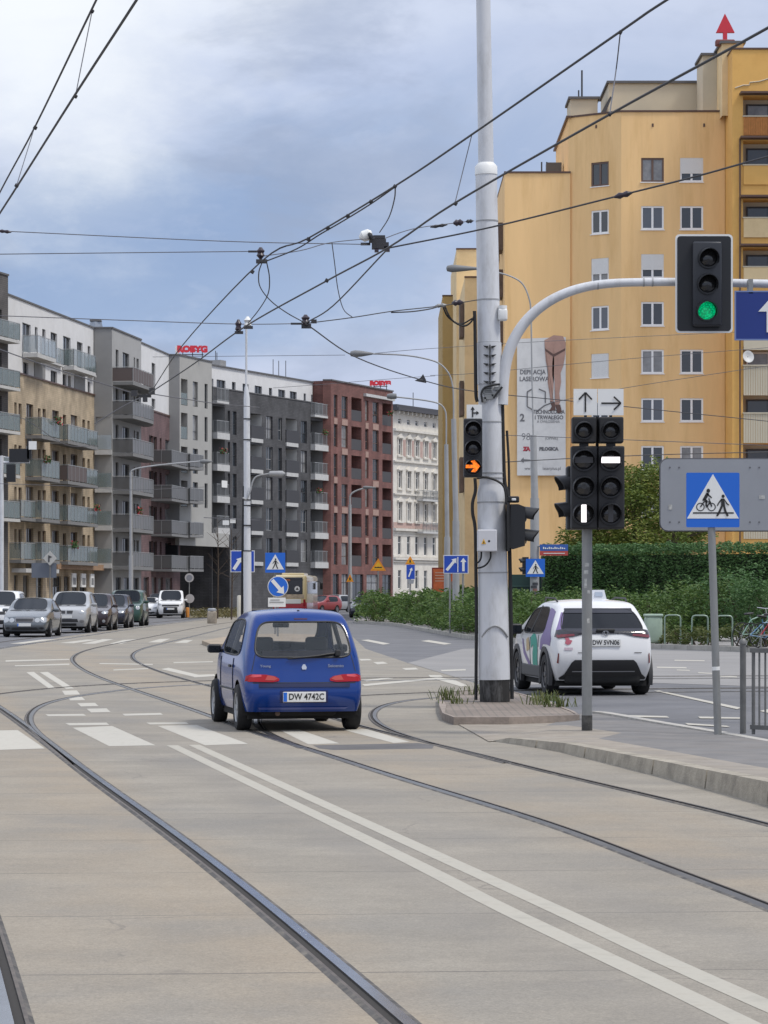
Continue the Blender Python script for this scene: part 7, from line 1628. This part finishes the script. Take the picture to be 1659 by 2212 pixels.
def sedan(L=4.8, W=1.82, H=1.45, belt=.93, hood=.9, rw=.325):
    return dict(W=W, lev=[.22, .38, .58, .76, belt, belt+.17, H-.09, H-.02], yr=[.1, .02, .0, .03, .06, .08, .1, .14], yf=[L-.12, L-.02, L, L-.03, L-.1, L-.11, L-.12, L-.14],
      yb=[0, .55, 1.2, 2.2, 2.9, L-1.45, L-.7, L-.15], yt=[.14, .6, 1.45, 2.0, 2.6, L-1.45, L-.7, L-.16], top=[belt+.06, belt+.1, H-.06, H, H-.05, hood+.1, hood+.03, hood-.16], belt=[belt-.02, belt, belt, belt-.01, belt-.01, hood+.04, hood-.01, hood-.21],
      wk=[.9, .97, .985, .98, .95, .9, .76, .68], pj=[.93, .98, 1, 1, 1, .99, .96, .88], gside=[(1, 4, 4, 6)], gtop=[(1, 2, 'rear_window'), (4, 5, 'windshield')], rbulge=.1, fbulge=.16, crown=.035, rw=rw, axles=(.98, L-.85), track=W-.26, tw=.21, spokes=9)
def suv(L=4.6, W=1.88, H=1.72, belt=1.08, hood=1.05, rw=.36, box=0, ws=.75):
    # box: 0 sloping tail .. 1 upright; ws: horizontal run of the windscreen
    return dict(W=W, lev=[.27, .46, .68, .9, belt, belt+.2, H-.12, H-.03], yr=[.12, .02, .0, .03, .06, .15-.1*box, .36-.28*box, .45-.33*box], yf=[L-.1, L-.01, L, L-.02, L-.06, L-.07, L-.08, L-.1],
      yb=[0, .75, 1.4, 2.2, L-1.95, L-1.35, L-.6, L-.12], yt=[.3, .7, 1.4, 2.1, L-1.35-ws, L-1.35, L-.6, L-.12], top=[H-.03, H, H+.01, H, H-.04, hood+.08, hood+.03, hood-.12], belt=[belt]*4+[belt-.01, hood+.03, hood-.02, hood-.18],
      wk=[.9, .97, .985, .98, .95, .9, .78+.06*box, .71+.08*box], pj=[.95, .99, 1, 1, 1, .99, .97, .9], gside=[(1, 4, 4, 6)], grear=(4, 6), gtop=[(4, 5, 'windshield')], rbulge=.07, fbulge=.14, crown=.035, rw=rw, axles=(.9, L-.88), track=W-.27, tw=.23, spokes=6)
hl_round = lambda x, z, rx, rz: [(x+rx*math.cos(t*.5236), z+rz*math.sin(t*.5236)) for t in range(12)]
M_gr = mat('grille_dark', (.03, .03, .033), .4); M_grs = mat('grille_silver', (.22, .22, .23), .35, metal=.5)
silver = paint('silver_paint', (.15, .165, .18), .25, metal=.55); silver2 = paint('light_silver_paint', (.36, .365, .37), .3, metal=.2); maroon = paint('dark_maroon_paint', (.028, .016, .02), .25); navy = paint('dark_navy_paint', (.018, .02, .035), .25); green = paint('dark_green_paint', (.02, .06, .045), .3)
Xl = lambda px, d: XP(px, d)
frontcar('silver saloon with long bonnet and wide grille, first in the left queue', 'car', 'saloon_car', Xl(57, 103), 102.5, sedan(), silver,
  lights=[('headlight', hl_round(.70, .64, .13, .10), M_head, .012), ('headlight', hl_round(.47, .63, .10, .085), M_head, .013), ('fog_lamp', hl_round(.62, .33, .09, .04), M_gr, .01)],
  grille=[('grille', [(-.34, .56), (.34, .56), (.37, .70), (.3, .745), (-.3, .745), (-.37, .70)], M_grs, .014), ('grille_mesh', [(-.30, .58), (.30, .58), (.32, .69), (-.32, .69)], M_gr, .018), ('air_intake', [(-.5, .27), (.5, .27), (.45, .36), (-.45, .36)], M_gr, .012)], plate=(0, .46))
frontcar('light silver off-roader with roof rails, second in the left queue', 'car', 'suv_car', Xl(146, 114), 113.5, suv(L=4.5, W=1.85, H=1.68), silver2,
  lights=[('headlight', [(.84, .86), (.8, .94), (.56, .92), (.5, .84), (.6, .79), (.8, .8)], M_head, .012), ('fog_lamp', hl_round(.64, .48, .1, .06), M_grs, .012)],
  grille=[('grille', [(-.26, .80), (-.03, .80), (-.03, .92), (-.28, .92)], M_gr, .014), ('grille', [(.03, .80), (.26, .80), (.28, .92), (.03, .92)], M_gr, .014), ('air_intake', [(-.5, .45), (.5, .45), (.46, .58), (-.46, .58)], M_gr, .012), ('lower_bumper', [(-.82, .29), (.82, .29), (.78, .40), (-.78, .40)], M_trim, .012)], plate=(0, .66))
frontcar('dark maroon car with round fog lamp, third in the left queue', 'car', 'hatchback_car', Xl(196, 121), 120.5, suv(L=4.3, W=1.82, H=1.6, belt=1.0, hood=.96, rw=.33), maroon,
  lights=[('headlight', [(.82, .76), (.78, .86), (.6, .86), (.5, .78), (.62, .72)], M_head, .012), ('fog_lamp', hl_round(.62, .42, .07, .07), M_head, .014)], grille=[('grille', [(-.3, .7), (.3, .7), (.34, .82), (-.34, .82)], M_gr, .012), ('air_intake', [(-.5, .34), (.5, .34), (.42, .5), (-.42, .5)], M_gr, .012)], plate=(0, .6))
frontcar('dark navy car with bright headlights, fourth in the left queue', 'car', 'hatchback_car', Xl(236, 130), 129.5, suv(L=4.2, W=1.8, H=1.56, belt=.98, hood=.94, rw=.32), navy,
  lights=[('headlight', [(.80, .72), (.76, .84), (.52, .83), (.42, .76), (.55, .70)], M_head, .012), ('fog_lamp', hl_round(.6, .42, .08, .05), M_gr, .012)], grille=[('grille', [(-.36, .68), (.36, .68), (.36, .76), (-.36, .76)], M_grs, .012), ('air_intake', [(-.5, .36), (.5, .36), (.44, .54), (-.44, .54)], M_gr, .012)], plate=(0, .6))
cg = frontcar('dark green boxy off-roader with upright windscreen, fifth in the left queue', 'car', 'offroad_car', Xl(270, 138), 137.5, suv(L=4.4, W=1.86, H=1.78, belt=1.12, hood=1.12, rw=.38, box=1, ws=.3), green,
  lights=[('headlight', hl_round(.68, .92, .11, .1), M_head, .012)], grille=[('grille', [(-.48, .84), (.48, .84), (.48, 1.0), (-.48, 1.0)], M_gr, .012), ('bumper', [(-.9, .46), (.9, .46), (.9, .62), (-.9, .62)], M_trim, .03)], plate=(0, .74))
frontcar('white low coupe beyond the queue, beside the white van', 'car', 'coupe_car', Xl(315, 186), 185.5, sedan(L=4.4, W=1.85, H=1.36, belt=.92, hood=.9), M_wpaint,
  lights=[('headlight', [(.84, .62), (.8, .74), (.56, .70), (.5, .62)], M_head, .012)], grille=[('grille', [(-.42, .5), (.42, .5), (.38, .64), (-.38, .64)], M_gr, .012), ('air_intake', [(-.75, .28), (.75, .28), (.6, .4), (-.6, .4)], M_gr, .012)], plate=(0, .44))
frontcar('white off-roader cut by the left photo edge, beside the silver saloon', 'car', 'suv_car', Xl(-2, 112), 110.5, suv(L=4.5, W=1.85, H=1.70), M_wpaint,
  lights=[('headlight', [(.84, .86), (.8, .96), (.56, .94), (.5, .86)], M_head, .012)], grille=[('grille', [(-.45, .78), (.45, .78), (.45, .9), (-.45, .9)], M_gr, .012), ('air_intake', [(-.6, .4), (.6, .4), (.5, .56), (-.5, .56)], M_gr, .012)], plate=(0, .62))
frontcar('dark car half hidden between the white coupe and the white van', 'car', 'hatchback_car', Xl(340, 200), 199.5, suv(L=4.2, W=1.8, H=1.6, belt=.98, hood=.94, rw=.32), maroon, lights=[('headlight', [(.80, .72), (.76, .84), (.52, .83), (.42, .76)], M_head, .012)], plate=(0, .6))
spV = suv(L=4.4, W=1.84, H=1.82, belt=1.12, hood=1.1, rw=.33, box=1, ws=.75); spV['gside'] = [(3, 4, 4, 6)]; spV.pop('grear')
frontcar('white panel van with black bumper at the far end of the left road', 'van', 'panel_van', Xl(362, 183), 182.5, spV, M_wpaint, heading=R(3),
  lights=[('headlight', [(.84, .84), (.82, .98), (.66, .98), (.58, .86)], M_head, .012)], grille=[('grille', [(-.56, .78), (.56, .78), (.56, .9), (-.56, .9)], M_gr, .012), ('bumper', [(-.9, .32), (.9, .32), (.9, .74), (-.9, .74)], M_trim, .02)], plate=(0, .62))
redp = paint('red_car_paint', (.25, .03, .03), .3)
frontcar('red car parked in front of the red brick block right of the bus', 'car', 'hatchback_car', Xl(722, 236), 235, suv(L=4.1, W=1.75, H=1.45, belt=.93, hood=.88, rw=.31), redp, heading=R(-32), group='cars parked by the housefronts',
  lights=[('headlight', [(.78, .66), (.74, .78), (.5, .77), (.42, .68)], M_head, .012)], grille=[('air_intake', [(-.5, .34), (.5, .34), (.42, .5), (-.42, .5)], M_gr, .012)], plate=(0, .55))
frontcar('pale car parked close behind the red car', 'car', 'hatchback_car', Xl(748, 243), 242, suv(L=4.1, W=1.75, H=1.5, belt=.95, hood=.9, rw=.31), silver2, heading=R(-32), group='cars parked by the housefronts', lights=[('headlight', [(.78, .66), (.74, .78), (.5, .77), (.42, .68)], M_head, .012)], plate=(0, .55))
frontcar('white car of which only the roof shows over the shrub strip', 'car', 'saloon_car', Xl(878, 215), 214, sedan(L=4.6, W=1.8, H=1.5), M_wpaint, heading=R(60), group='cars parked by the housefronts', plate=None)
frontcar('dark car at the far tip of the shrub strip', 'car', 'saloon_car', Xl(800, 188), 187, sedan(L=4.6, W=1.8, H=1.5), navy, heading=R(-8), group='cars parked by the housefronts', plate=None, lights=[('headlight', [(.80, .62), (.76, .74), (.52, .73), (.42, .66)], M_head, .012)])
# ---- bus from behind
db = 205.0; kb_ = F/db; bx0 = XP(626, db)
bus = thing('city_bus', 'cream and red city bus seen from behind beyond the keep-right sign', 'bus', Vector((bx0, db, 0)), None); hdg = R(-2.5)
bus['_w'] = [0, 0, 0]; bus.rotation_euler = (0, 0, hdg)
M_bcream = paint('bus_cream_paint', (.72, .60, .34), .35); M_bred = paint('bus_red_paint', (.42, .015, .03), .35)
mb = MB(); mb.rbox((0, 6, 1.75), (2.5, 12, 2.5), .22); obj('body', mb, M_bcream, bus, smooth=40)
mb = MB(); mb.rbox((0, 6, .62), (2.51, 12.01, .75), .08); obj('lower_body', mb, M_bred, bus, smooth=40)
mb = MB(); mb.rbox((-.1, -.01, 2.2), (2.1, .06, 1.25), .02); obj('rear_window', mb, mat('bus_glass', (.012, .013, .016), .08, spec=.8), bus)
mb = MB(); mb.box((0, -.05, 2.2), (.02, .02, .01)); mb.prism([(-1.0, -.045, 2.62), (1.0, -.045, 2.62), (1.0, -.045, 2.66), (-1.0, -.045, 2.66)], (0, .01, 0)); obj('window_bar', mb, M_trim, bus)
mb = MB(); mb.rbox((-.15, -.05, 2.62), (.35, .02, .14), .01); obj('route_display', mb, mat('amber_dim', (.35, .10, .03), .4), bus)
mb = MB(); mb.disc((.55, -.055, 1.98), .2, FWD, 18); obj('rear_sticker', mb, M_swhite, bus); mb = MB(); mb.prism([(.43, -.058, 1.9), (.67, -.058, 1.9), (.55, -.058, 2.1)], (0, -.002, 0)); obj('sticker_mark', mb, M_sblack, bus)
mb = MB(); mb.rbox((.2, -.03, 1.05), (1.25, .05, .34), .02); obj('rear_banner', mb, M_swhite, bus)
mb = MB(); mb.rbox((-.05, -.02, 1.42), (2.2, .04, .28), .02); obj('engine_grille', mb, mat('bus_panel', (.45, .36, .26), .5, var=.4, vscale=3), bus)
for sd in (-1, 1):
    mb = MB(); mb.rbox((sd*1.08, -.02, .95), (.16, .05, .5), .03); obj('tail_light', mb, M_redl, bus)
    mb = MB(); mb.rbox((sd*1.254, 6, 2.1), (.03, 10.6, .95), .01); obj('side_window', mb, mat('bus_glass', (.012, .013, .016), .08), bus)
    for ay in (2.6, 9.0):
        mb = MB(); mb.lathe([(.3, -.14), (.48, -.14), (.48, .14), (.3, .14)], (sd*1.1, ay, .48), 20, Matrix(((0, 0, sd), (1, 0, 0), (0, 1, 0)))); obj('wheel', mb, M_tyre, bus, smooth=40)
mb = MB(); mb.tube([(1.2, 11.6, 2.6), (1.5, 11.9, 2.5)], .03, 6); mb.rbox((1.55, 11.9, 2.2), (.22, .1, .5), .03); obj('mirror', mb, M_trim, bus)
mb = MB(); mb.rbox((0, 5, 3.06), (1.7, 4, .22), .08); obj('roof_unit', mb, M_bcream, bus)
# ================================================================ plants, bicycles, odds and ends
def leafmat(name, c1, c2, c3):
    m = mat(name, c1, .55, spec=.35); nt = m.node_tree; b = nt.nodes['Principled BSDF']; N = nt.nodes.new; L = nt.links.new
    g = N('ShaderNodeNewGeometry'); rp = N('ShaderNodeValToRGB'); cr = rp.color_ramp; cr.elements[0].color = (*c1, 1); cr.elements[1].color = (*c3, 1); e = cr.elements.new(.5); e.color = (*c2, 1)
    n = N('ShaderNodeTexNoise'); n.inputs['Scale'].default_value = 1.1; n.inputs['Detail'].default_value = 4; L(g.outputs['Position'], n.inputs['Vector'])
    a = N('ShaderNodeMath'); a.operation = 'MULTIPLY_ADD'; L(g.outputs['Random Per Island'], a.inputs[0]); a.inputs[1].default_value = .55
    s2 = N('ShaderNodeMapRange'); s2.inputs['From Min'].default_value = .3; s2.inputs['From Max'].default_value = .7; s2.inputs['To Max'].default_value = .5; L(n.outputs['Fac'], s2.inputs['Value']); L(s2.outputs[0], a.inputs[2])
    L(a.outputs[0], rp.inputs[0]); L(rp.outputs[0], b.inputs['Base Color'])
    tr = N('ShaderNodeBsdfTranslucent'); L(rp.outputs[0], tr.inputs['Color']); mx = N('ShaderNodeMixShader'); mx.inputs[0].default_value = .25; out = nt.nodes['Material Output']; L(b.outputs[0], mx.inputs[1]); L(tr.outputs[0], mx.inputs[2]); L(mx.outputs[0], out.inputs[0])
    return m
M_lf_d = leafmat('hedge_leaf', (.032, .075, .024), (.07, .15, .045), (.16, .26, .10))
M_lf_m = leafmat('shrub_leaf', (.036, .075, .016), (.075, .14, .03), (.155, .215, .055))
M_lf_y = leafmat('yellowish_leaf', (.055, .09, .014), (.13, .175, .03), (.26, .27, .06))
M_lf_o = leafmat('low_plant_leaf', (.04, .065, .015), (.09, .12, .03), (.17, .17, .06))
M_bark = mat('bark', (.07, .05, .035), .9, var=.4, vscale=8)
rl_ = random.Random(11)
def leaf(mb, p, s, n=None):
    a = rl_.uniform(0, 6.283); t = Vector((math.cos(a), math.sin(a), rl_.uniform(-.7, .5))).normalized(); q = t.cross(Vector((rl_.gauss(0, 1), rl_.gauss(0, 1), rl_.gauss(0, 1)))).normalized()
    l, w_ = s*rl_.uniform(.7, 1.3), s*rl_.uniform(.28, .5)
    mb.add([p-t*l*.5, p+q*w_*.5, p+t*l*.5, p-q*w_*.5], [(0, 1, 2, 3)])
def clump(mb, c, r, n, s, flat=.8):
    for _ in range(n):
        v = Vector((rl_.gauss(0, 1), rl_.gauss(0, 1), rl_.gauss(0, 1))).normalized()*r*rl_.uniform(.45, 1.05); leaf(mb, c+Vector((v.x, v.y, v.z*flat)), s)
def shrub(label, cat, name, c, rad, h, n, leafsize, m, group, z0=.1, sticks=5, inner=None, dens=1.0):
    t = thing(name, label, cat, c, group); mb = MB()
    k = max(7, int(n/70))
    for _ in range(k):
        a = rl_.uniform(0, 6.283); rr = rad*math.sqrt(rl_.random())*.85; zz = rl_.uniform(.12, .9)*h*(1-.35*(rr/rad)**2)
        clump(mb, c+Vector((math.cos(a)*rr, math.sin(a)*rr, zz)), min(rad, h)*rl_.uniform(.22, .42), int(70*dens), leafsize)
    obj('foliage', mb, m, t)
    mb = MB()
    for _ in range(sticks):
        a = rl_.uniform(0, 6.283); p = c+Vector((math.cos(a)*.1, math.sin(a)*.1, 0)); q = c+Vector((math.cos(a)*rad*.6, math.sin(a)*rad*.6, h*rl_.uniform(.5, .8))); mb.tube([p, p.lerp(q, .5)+Vector((0, 0, h*.12)), q], 0, 5, radii=[.025, .018, .008])
    # dense woody heart that keeps the crown from being see-through
    obj('branches', mb, M_bark, t)
    return t
# shrub strip along the kerb: individual bushes
off1 = offset(kc, -.95)
line_ = [p for p in off1 if 86 < p.y < 156]
acc = 0; pts = [line_[0]]
dense = []
for a, b in zip(line_[:-1], line_[1:]):
    n_ = max(1, int((b-a).length/.2))
    for q in range(n_): dense.append(a.lerp(b, q/n_))
last = None; bushes = []
for p in dense:
    if last is None or (p-last).length > (1.45 if p.y < 115 else 1.9): bushes.append(p); last = p
for i, p in enumerate(bushes):
    c = Vector((p.x+rl_.uniform(-.15, .15), p.y, .12)); far = p.y > 118
    rows = ((0, 0),) if far else ((0, 0), (1.3, .35))
    for j, (dx, dy) in enumerate(rows):
        nm = ['rounded', 'ragged', 'dense', 'loose', 'leafy'][(i+j) % 5]
        shrub('green bush in the shrub strip beside the kerb, one of an even row', 'shrub', 'bush', c+Vector((dx, dy, 0)), 1.2, rl_.uniform(1.65, 1.85), 1500 if not far else 900, .14 if not far else .19, M_lf_m, 'bushes of the shrub strip')
# clipped high hedge behind the taxi (one continuous plant wall) and the looser bushes in front
hd_ = thing('hedge', 'tall clipped dark green hedge running behind the white taxi to the right edge', 'hedge', Vector((10.5, 103, .12)))
mb = MB(); x0, x1 = XP(1172, 106), XP(1800, 98)
def hedge_pt(u): return Vector((x0+(x1-x0)*u, 106-8*u, 0))
for _ in range(34000):
    u = rl_.random(); p = hedge_pt(u); f = rl_.random(); topz = 3.3+.16*noise.noise(Vector((u*25, 0, 0)))+.16*noise.noise(Vector((u*90, 3, 0)))
    if f < .78: z = rl_.uniform(.2, topz); q = p+Vector((0, rl_.uniform(-.25, .08)+.3*noise.noise(Vector((u*30, z*1.2, 0))), z))
    else: q = p+Vector((0, rl_.uniform(0, 1.3), topz+rl_.uniform(-.15, .16)))
    leaf(mb, q, .125)
obj('foliage', mb, M_lf_d, hd_)
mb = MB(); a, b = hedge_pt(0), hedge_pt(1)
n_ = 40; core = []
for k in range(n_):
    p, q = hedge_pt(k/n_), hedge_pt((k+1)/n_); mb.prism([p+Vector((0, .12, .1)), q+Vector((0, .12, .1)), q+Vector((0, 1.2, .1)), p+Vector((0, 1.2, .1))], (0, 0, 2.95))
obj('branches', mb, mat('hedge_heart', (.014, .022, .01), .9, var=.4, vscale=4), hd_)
for i, (px_, d, r_, h_, m, lab) in enumerate(((1470, 89, 1.25, 1.9, M_lf_m, 'big light green bush in front of the hedge, left of the crossing sign post'), (1420, 90, .9, 1.45, M_lf_m, 'smaller light green bush at the left foot of the hedge'), (1530, 88, 1.2, 2.1, M_lf_m, 'light green bush in front of the hedge just behind the crossing sign post'), (1600, 87, 1.3, 2.2, M_lf_d, 'darker bush in front of the hedge behind the bicycles'), (1668, 86, 1.2, 2.4, M_lf_d, 'dark bush in front of the hedge at the right photo edge'), (1375, 91, .8, 1.1, M_lf_m, 'low bush in front of the hedge right behind the taxi roof'))):
    c = Vector((XP(px_, d), d, .12)); shrub(lab, 'shrub', 'bush', c, r_*1.2, h_*1.12, 3000, .13, m, 'bushes before the hedge')
# low planting along the right kerb
off2 = [p for p in offset(kc, -.75) if 60 < p.y < 90]; last = None; k_ = 0; dense = []
for a, b in zip(off2[:-1], off2[1:]):
    n_ = max(1, int((b-a).length/.1))
    for q in range(n_): dense.append(a.lerp(b, q/n_))
for p in dense:
    if last is not None and (p-last).length < .85: continue
    last = p; c = Vector((p.x+rl_.uniform(0, .3), p.y, .12))
    shrub('low leafy plant in the bed along the right kerb', 'plant', 'bedding_plant', c, .62, rl_.uniform(.5, .72), 280, .11, M_lf_o, 'plants in the kerb bed', sticks=4)
# trees behind the hedge
def tree(label, c, h, r, n, ls, m, group='trees by the yellow block', trunk=.4):
    t = thing('tree', label, 'tree', c, group); mb = MB(); P = [c, c+Vector((.1, 0, h*.25)), c+Vector((0, .1, h*.55)), c+Vector((.05, 0, h*.85))]; mb.tube(catmull(P, 4), 0, 8, radii=[.16-.13*k/12 for k in range(13)])
    for _ in range(14): a = rl_.uniform(0, 6.283); z = rl_.uniform(trunk*.6, .75); p = c+Vector((0, 0, h*z)); q = p+Vector((math.cos(a)*r*.75, math.sin(a)*r*.75, h*rl_.uniform(.06, .2))); mb.tube([p, p.lerp(q, .5)+Vector((0, 0, .1)), q], 0, 5, radii=[.05, .03, .01])
    obj('trunk', mb, M_bark, t); mb = MB()
    for _ in range(int(n/80)):
        a = rl_.uniform(0, 6.283); z = rl_.uniform(trunk*.75, 1.0); rr = r*math.sqrt(rl_.random())*(1.05-.75*max(0, (z-.5)*1.7)**2); clump(mb, c+Vector((math.cos(a)*rr, math.sin(a)*rr, h*z)), r*rl_.uniform(.16, .3), 80, ls, .75)
    obj('crown', mb, m, t)
tree('yellow-green tree with feathery crown in front of the yellow block', Vector((XP(1372, 118), 118, .1)), 6.8, 2.8, 30000, .19, M_lf_y, trunk=.3)
tree('small yellow-green tree at the left end of the hedge', Vector((XP(1255, 117), 117, .1)), 4.2, 1.4, 6000, .16, M_lf_y, trunk=.3)
tree('low yellow-green tree behind the hedge under the grey sign back', Vector((XP(1455, 115), 115, .1)), 4.9, 1.9, 8000, .17, M_lf_y, trunk=.3)
tree('small bush tree in front of the yellow block beside the tram pole', Vector((XP(1030, 150), 150, .1)), 2.2, 1.3, 1500, .2, M_lf_m, trunk=.2)
# weeds on the island
for i, (px_, y, n_, h_, lab) in enumerate(((962, 1512, 26, .2, 'tuft of weeds at the left tip of the island'), (1028, 1500, 18, .2, 'tuft of weeds left of the tram pole foot'), (1165, 1522, 26, .17, 'tuft of weeds right of the tram pole foot'), (1205, 1527, 34, .15, 'straggling weeds in the paving toward the right tip of the island'), (1180, 1514, 30, .16, 'weeds along the back edge of the island'), (984, 1520, 16, .09, 'small weed in the paving near the left tip of the island'))):
    c = G(px_, y, .095); mb = MB(); t = thing('weed', lab, 'weed', c, 'weeds on the island')
    for _ in range(n_*2):
        a = rl_.uniform(0, 6.283); q = c+Vector((rl_.gauss(0, .1), rl_.gauss(0, .08), 0)); tip = q+Vector((math.cos(a)*h_*.5, math.sin(a)*h_*.5, h_*rl_.uniform(.5, 1.1))); s_ = Vector((-math.sin(a), math.cos(a), 0))*.006
        mid = q.lerp(tip, .55)+Vector((0, 0, h_*.15)); mb.add([q-s_, q+s_, mid+s_*1.3, mid-s_*1.3, tip], [(0, 1, 2, 3), (3, 2, 4)])
    obj('leaves', mb, M_lf_o, t)
# grass in the verge by the passage
mb = MB()
for _ in range(2600):
    px_ = rl_.uniform(410, 530); y = rl_.uniform(1317, 1335); p = G(px_, y, .03); 
    if rl_.random() < .6 or px_ > 470: leaf(mb, p+Vector((0, 0, rl_.uniform(.02, .28))), .22)
g_ = obj('grass', mb, leafmat('dry_grass', (.06, .06, .02), (.13, .115, .045), (.2, .17, .08))); tag(g_, 'dry grass on the verge in front of the dark passage', 'grass'); g_['kind'] = 'stuff'
# ---- bicycle stands and bicycles on the right
M_st = mat('stand_steel', (.24, .31, .25), .4, metal=.5)
for i, px_ in enumerate((1453, 1512, 1565)):
    d = 81.0-i*1.2; x0 = XP(px_-17, d); wd = 34*d/F*1.0; h_ = .98
    P = [Vector((x0, d, .12)), Vector((x0, d, h_-.08)), Vector((x0+.03, d, h_-.02)), Vector((x0+.1, d, h_)), Vector((x0+wd-.1, d, h_)), Vector((x0+wd-.03, d, h_-.02)), Vector((x0+wd, d, h_-.08)), Vector((x0+wd, d, .12))]
    mb = MB(); mb.tube(P, .024, 8); tag(obj('bicycle_stand', mb, M_st, smooth=60), ['first steel bicycle stand hoop right of the taxi', 'second steel bicycle stand hoop, left of the crossing sign post', 'third steel bicycle stand hoop, right of the crossing sign post'][i], 'bicycle stand', 'bicycle stands')
t = thing('litter_bin', 'pale green rounded bin at the edge of the plant bed right of the taxi', 'bin', Vector((XP(1411, 82), 82, .12)))
mb = MB(); mb.rbox(Vector((XP(1411, 82), 82, .55)), (.52, .45, .8), .1); obj('body', mb, mat('bin_green', (.30, .38, .30), .5, var=.1, vscale=5), t, smooth=50); mb = MB(); mb.rbox(Vector((XP(1411, 82), 82, .97)), (.55, .48, .08), .03); obj('lid', mb, mat('bin_lid', (.33, .42, .34), .5), t)
def bike(label, c, heading, fm, basket=None, lean=0):
    t = thing('bicycle', label, 'bicycle', c, 'bicycles at the right edge'); t['_w'] = [0, 0, 0]; t.rotation_euler = (lean, 0, heading)
    for y in (0, 1.05):
        mb = MB(); mb.tube([Vector((0, y+.33*math.cos(2*math.pi*k/28), .34+.33*math.sin(2*math.pi*k/28))) for k in range(29)], .018, 6, cap=False); w_ = obj('wheel', mb, M_tyre, t, smooth=60); mb = MB()
        for k in range(10): a = 2*math.pi*k/10; mb.tube([Vector((0, y, .34)), Vector((0, y+.32*math.cos(a), .34+.32*math.sin(a)))], .003, 4)
        obj('spokes', mb, M_chrome, w_)
    mb = MB(); bb = Vector((0, .45, .32)); st_ = Vector((0, .3, .82)); hdp = Vector((0, .88, .84)); hb = Vector((0, .92, .66))
    for a, b in ((bb, st_), (bb, hb), (st_.lerp(bb, .2), hdp), (Vector((0, 0, .34)), bb), (Vector((0, 0, .34)), st_.lerp(bb, .2)), (hdp, hb), (hb, Vector((0, 1.05, .34)))): mb.tube([a, b], .018, 6)
    obj('frame', mb, fm, t)
    mb = MB(); mb.rbox((0, .28, .9), (.16, .26, .06), .03); mb.tube([st_, (0, .28, .88)], .013, 6); obj('saddle', mb, M_trim, t, smooth=50)
    mb = MB(); mb.tube([hdp, hdp+Vector((0, -.02, .14))], .014, 6); mb.tube([Vector((-.28, .78, 1.02)), Vector((-.1, .9, .98)), Vector((.1, .9, .98)), Vector((.28, .78, 1.02))], .013, 6); obj('handlebar', mb, M_chrome, t)
    mb = MB(); mb.lathe([(.07, -.01), (.07, .01)], bb, 12, Matrix(((0, 0, 1), (1, 0, 0), (0, 1, 0)))); mb.tube([bb+Vector((-.1, .1, -.1)), bb, bb+Vector((.1, -.1, .1))], .01, 5); obj('pedals', mb, M_trim, t)
    if basket: mb = MB(); mb.rbox((0, 1.12, .86), (.32, .26, .22), .02); obj('basket', mb, basket, t)
    return t
bike('pale green bicycle leaning at the stands near the right photo edge', Vector((XP(1606, 77.5), 77.5, .125)), R(-62), mat('bike_green', (.2, .34, .26), .4), lean=R(6)); bike('blue bicycle with white handlebar between the other parked bicycles', Vector((XP(1618, 76.5), 76.5, .125)), R(-72), mat('bike_blue', (.1, .22, .36), .4), lean=R(-7)); bike('red bicycle with a pale crate at the right photo edge', Vector((XP(1645, 76), 76, .125)), R(-80), mat('bike_red', (.38, .03, .05), .4), basket=mat('crate_pale', (.5, .42, .34), .6), lean=R(5))
# gate behind the hedge end
t = thing('gate', 'dark green gate beside the hedge end behind the stickered lamp post', 'gate', Vector((XP(1155, 107), 107, .12)))
mb = MB(); mb.box(Vector((XP(1160, 107), 107.2, 1.25)), (2.2, .05, 2.2)); obj('gate_leaf', mb, mat('gate_green', (.015, .045, .04), .5), t)
mb = MB()
for z in (.5, 1.2, 1.9): mb.box(Vector((XP(1160, 107), 107.15, z)), (2.2, .06, .06))
obj('gate_frame', mb, mat('gate_frame_green', (.03, .07, .06), .5), t)
# bare saplings in front of the tower
for i, (px_, d, h_, lab) in enumerate(((500, 170, 5.5, 'bare young tree left of the slim white tram pole'), (470, 178, 6.5, 'bare young tree in front of the light grey tower'))):
    c = Vector((XP(px_, d), d, .03)); t = thing('sapling', lab, 'tree', c, 'bare young trees'); mb = MB(); mb.tube([c, c+Vector((.05, 0, h_*.5)), c+Vector((0, 0, h_))], 0, 6, radii=[.06, .045, .015]); obj('trunk', mb, M_bark, t); mb = MB()
    for _ in range(16): a = rl_.uniform(0, 6.283); p = c+Vector((0, 0, h_*rl_.uniform(.4, .95))); q = p+Vector((math.cos(a)*rl_.uniform(.4, 1), math.sin(a)*.6, rl_.uniform(.4, 1))); mb.tube([p, q], 0, 4, radii=[.02, .006])
    obj('branches', mb, M_bark, t)
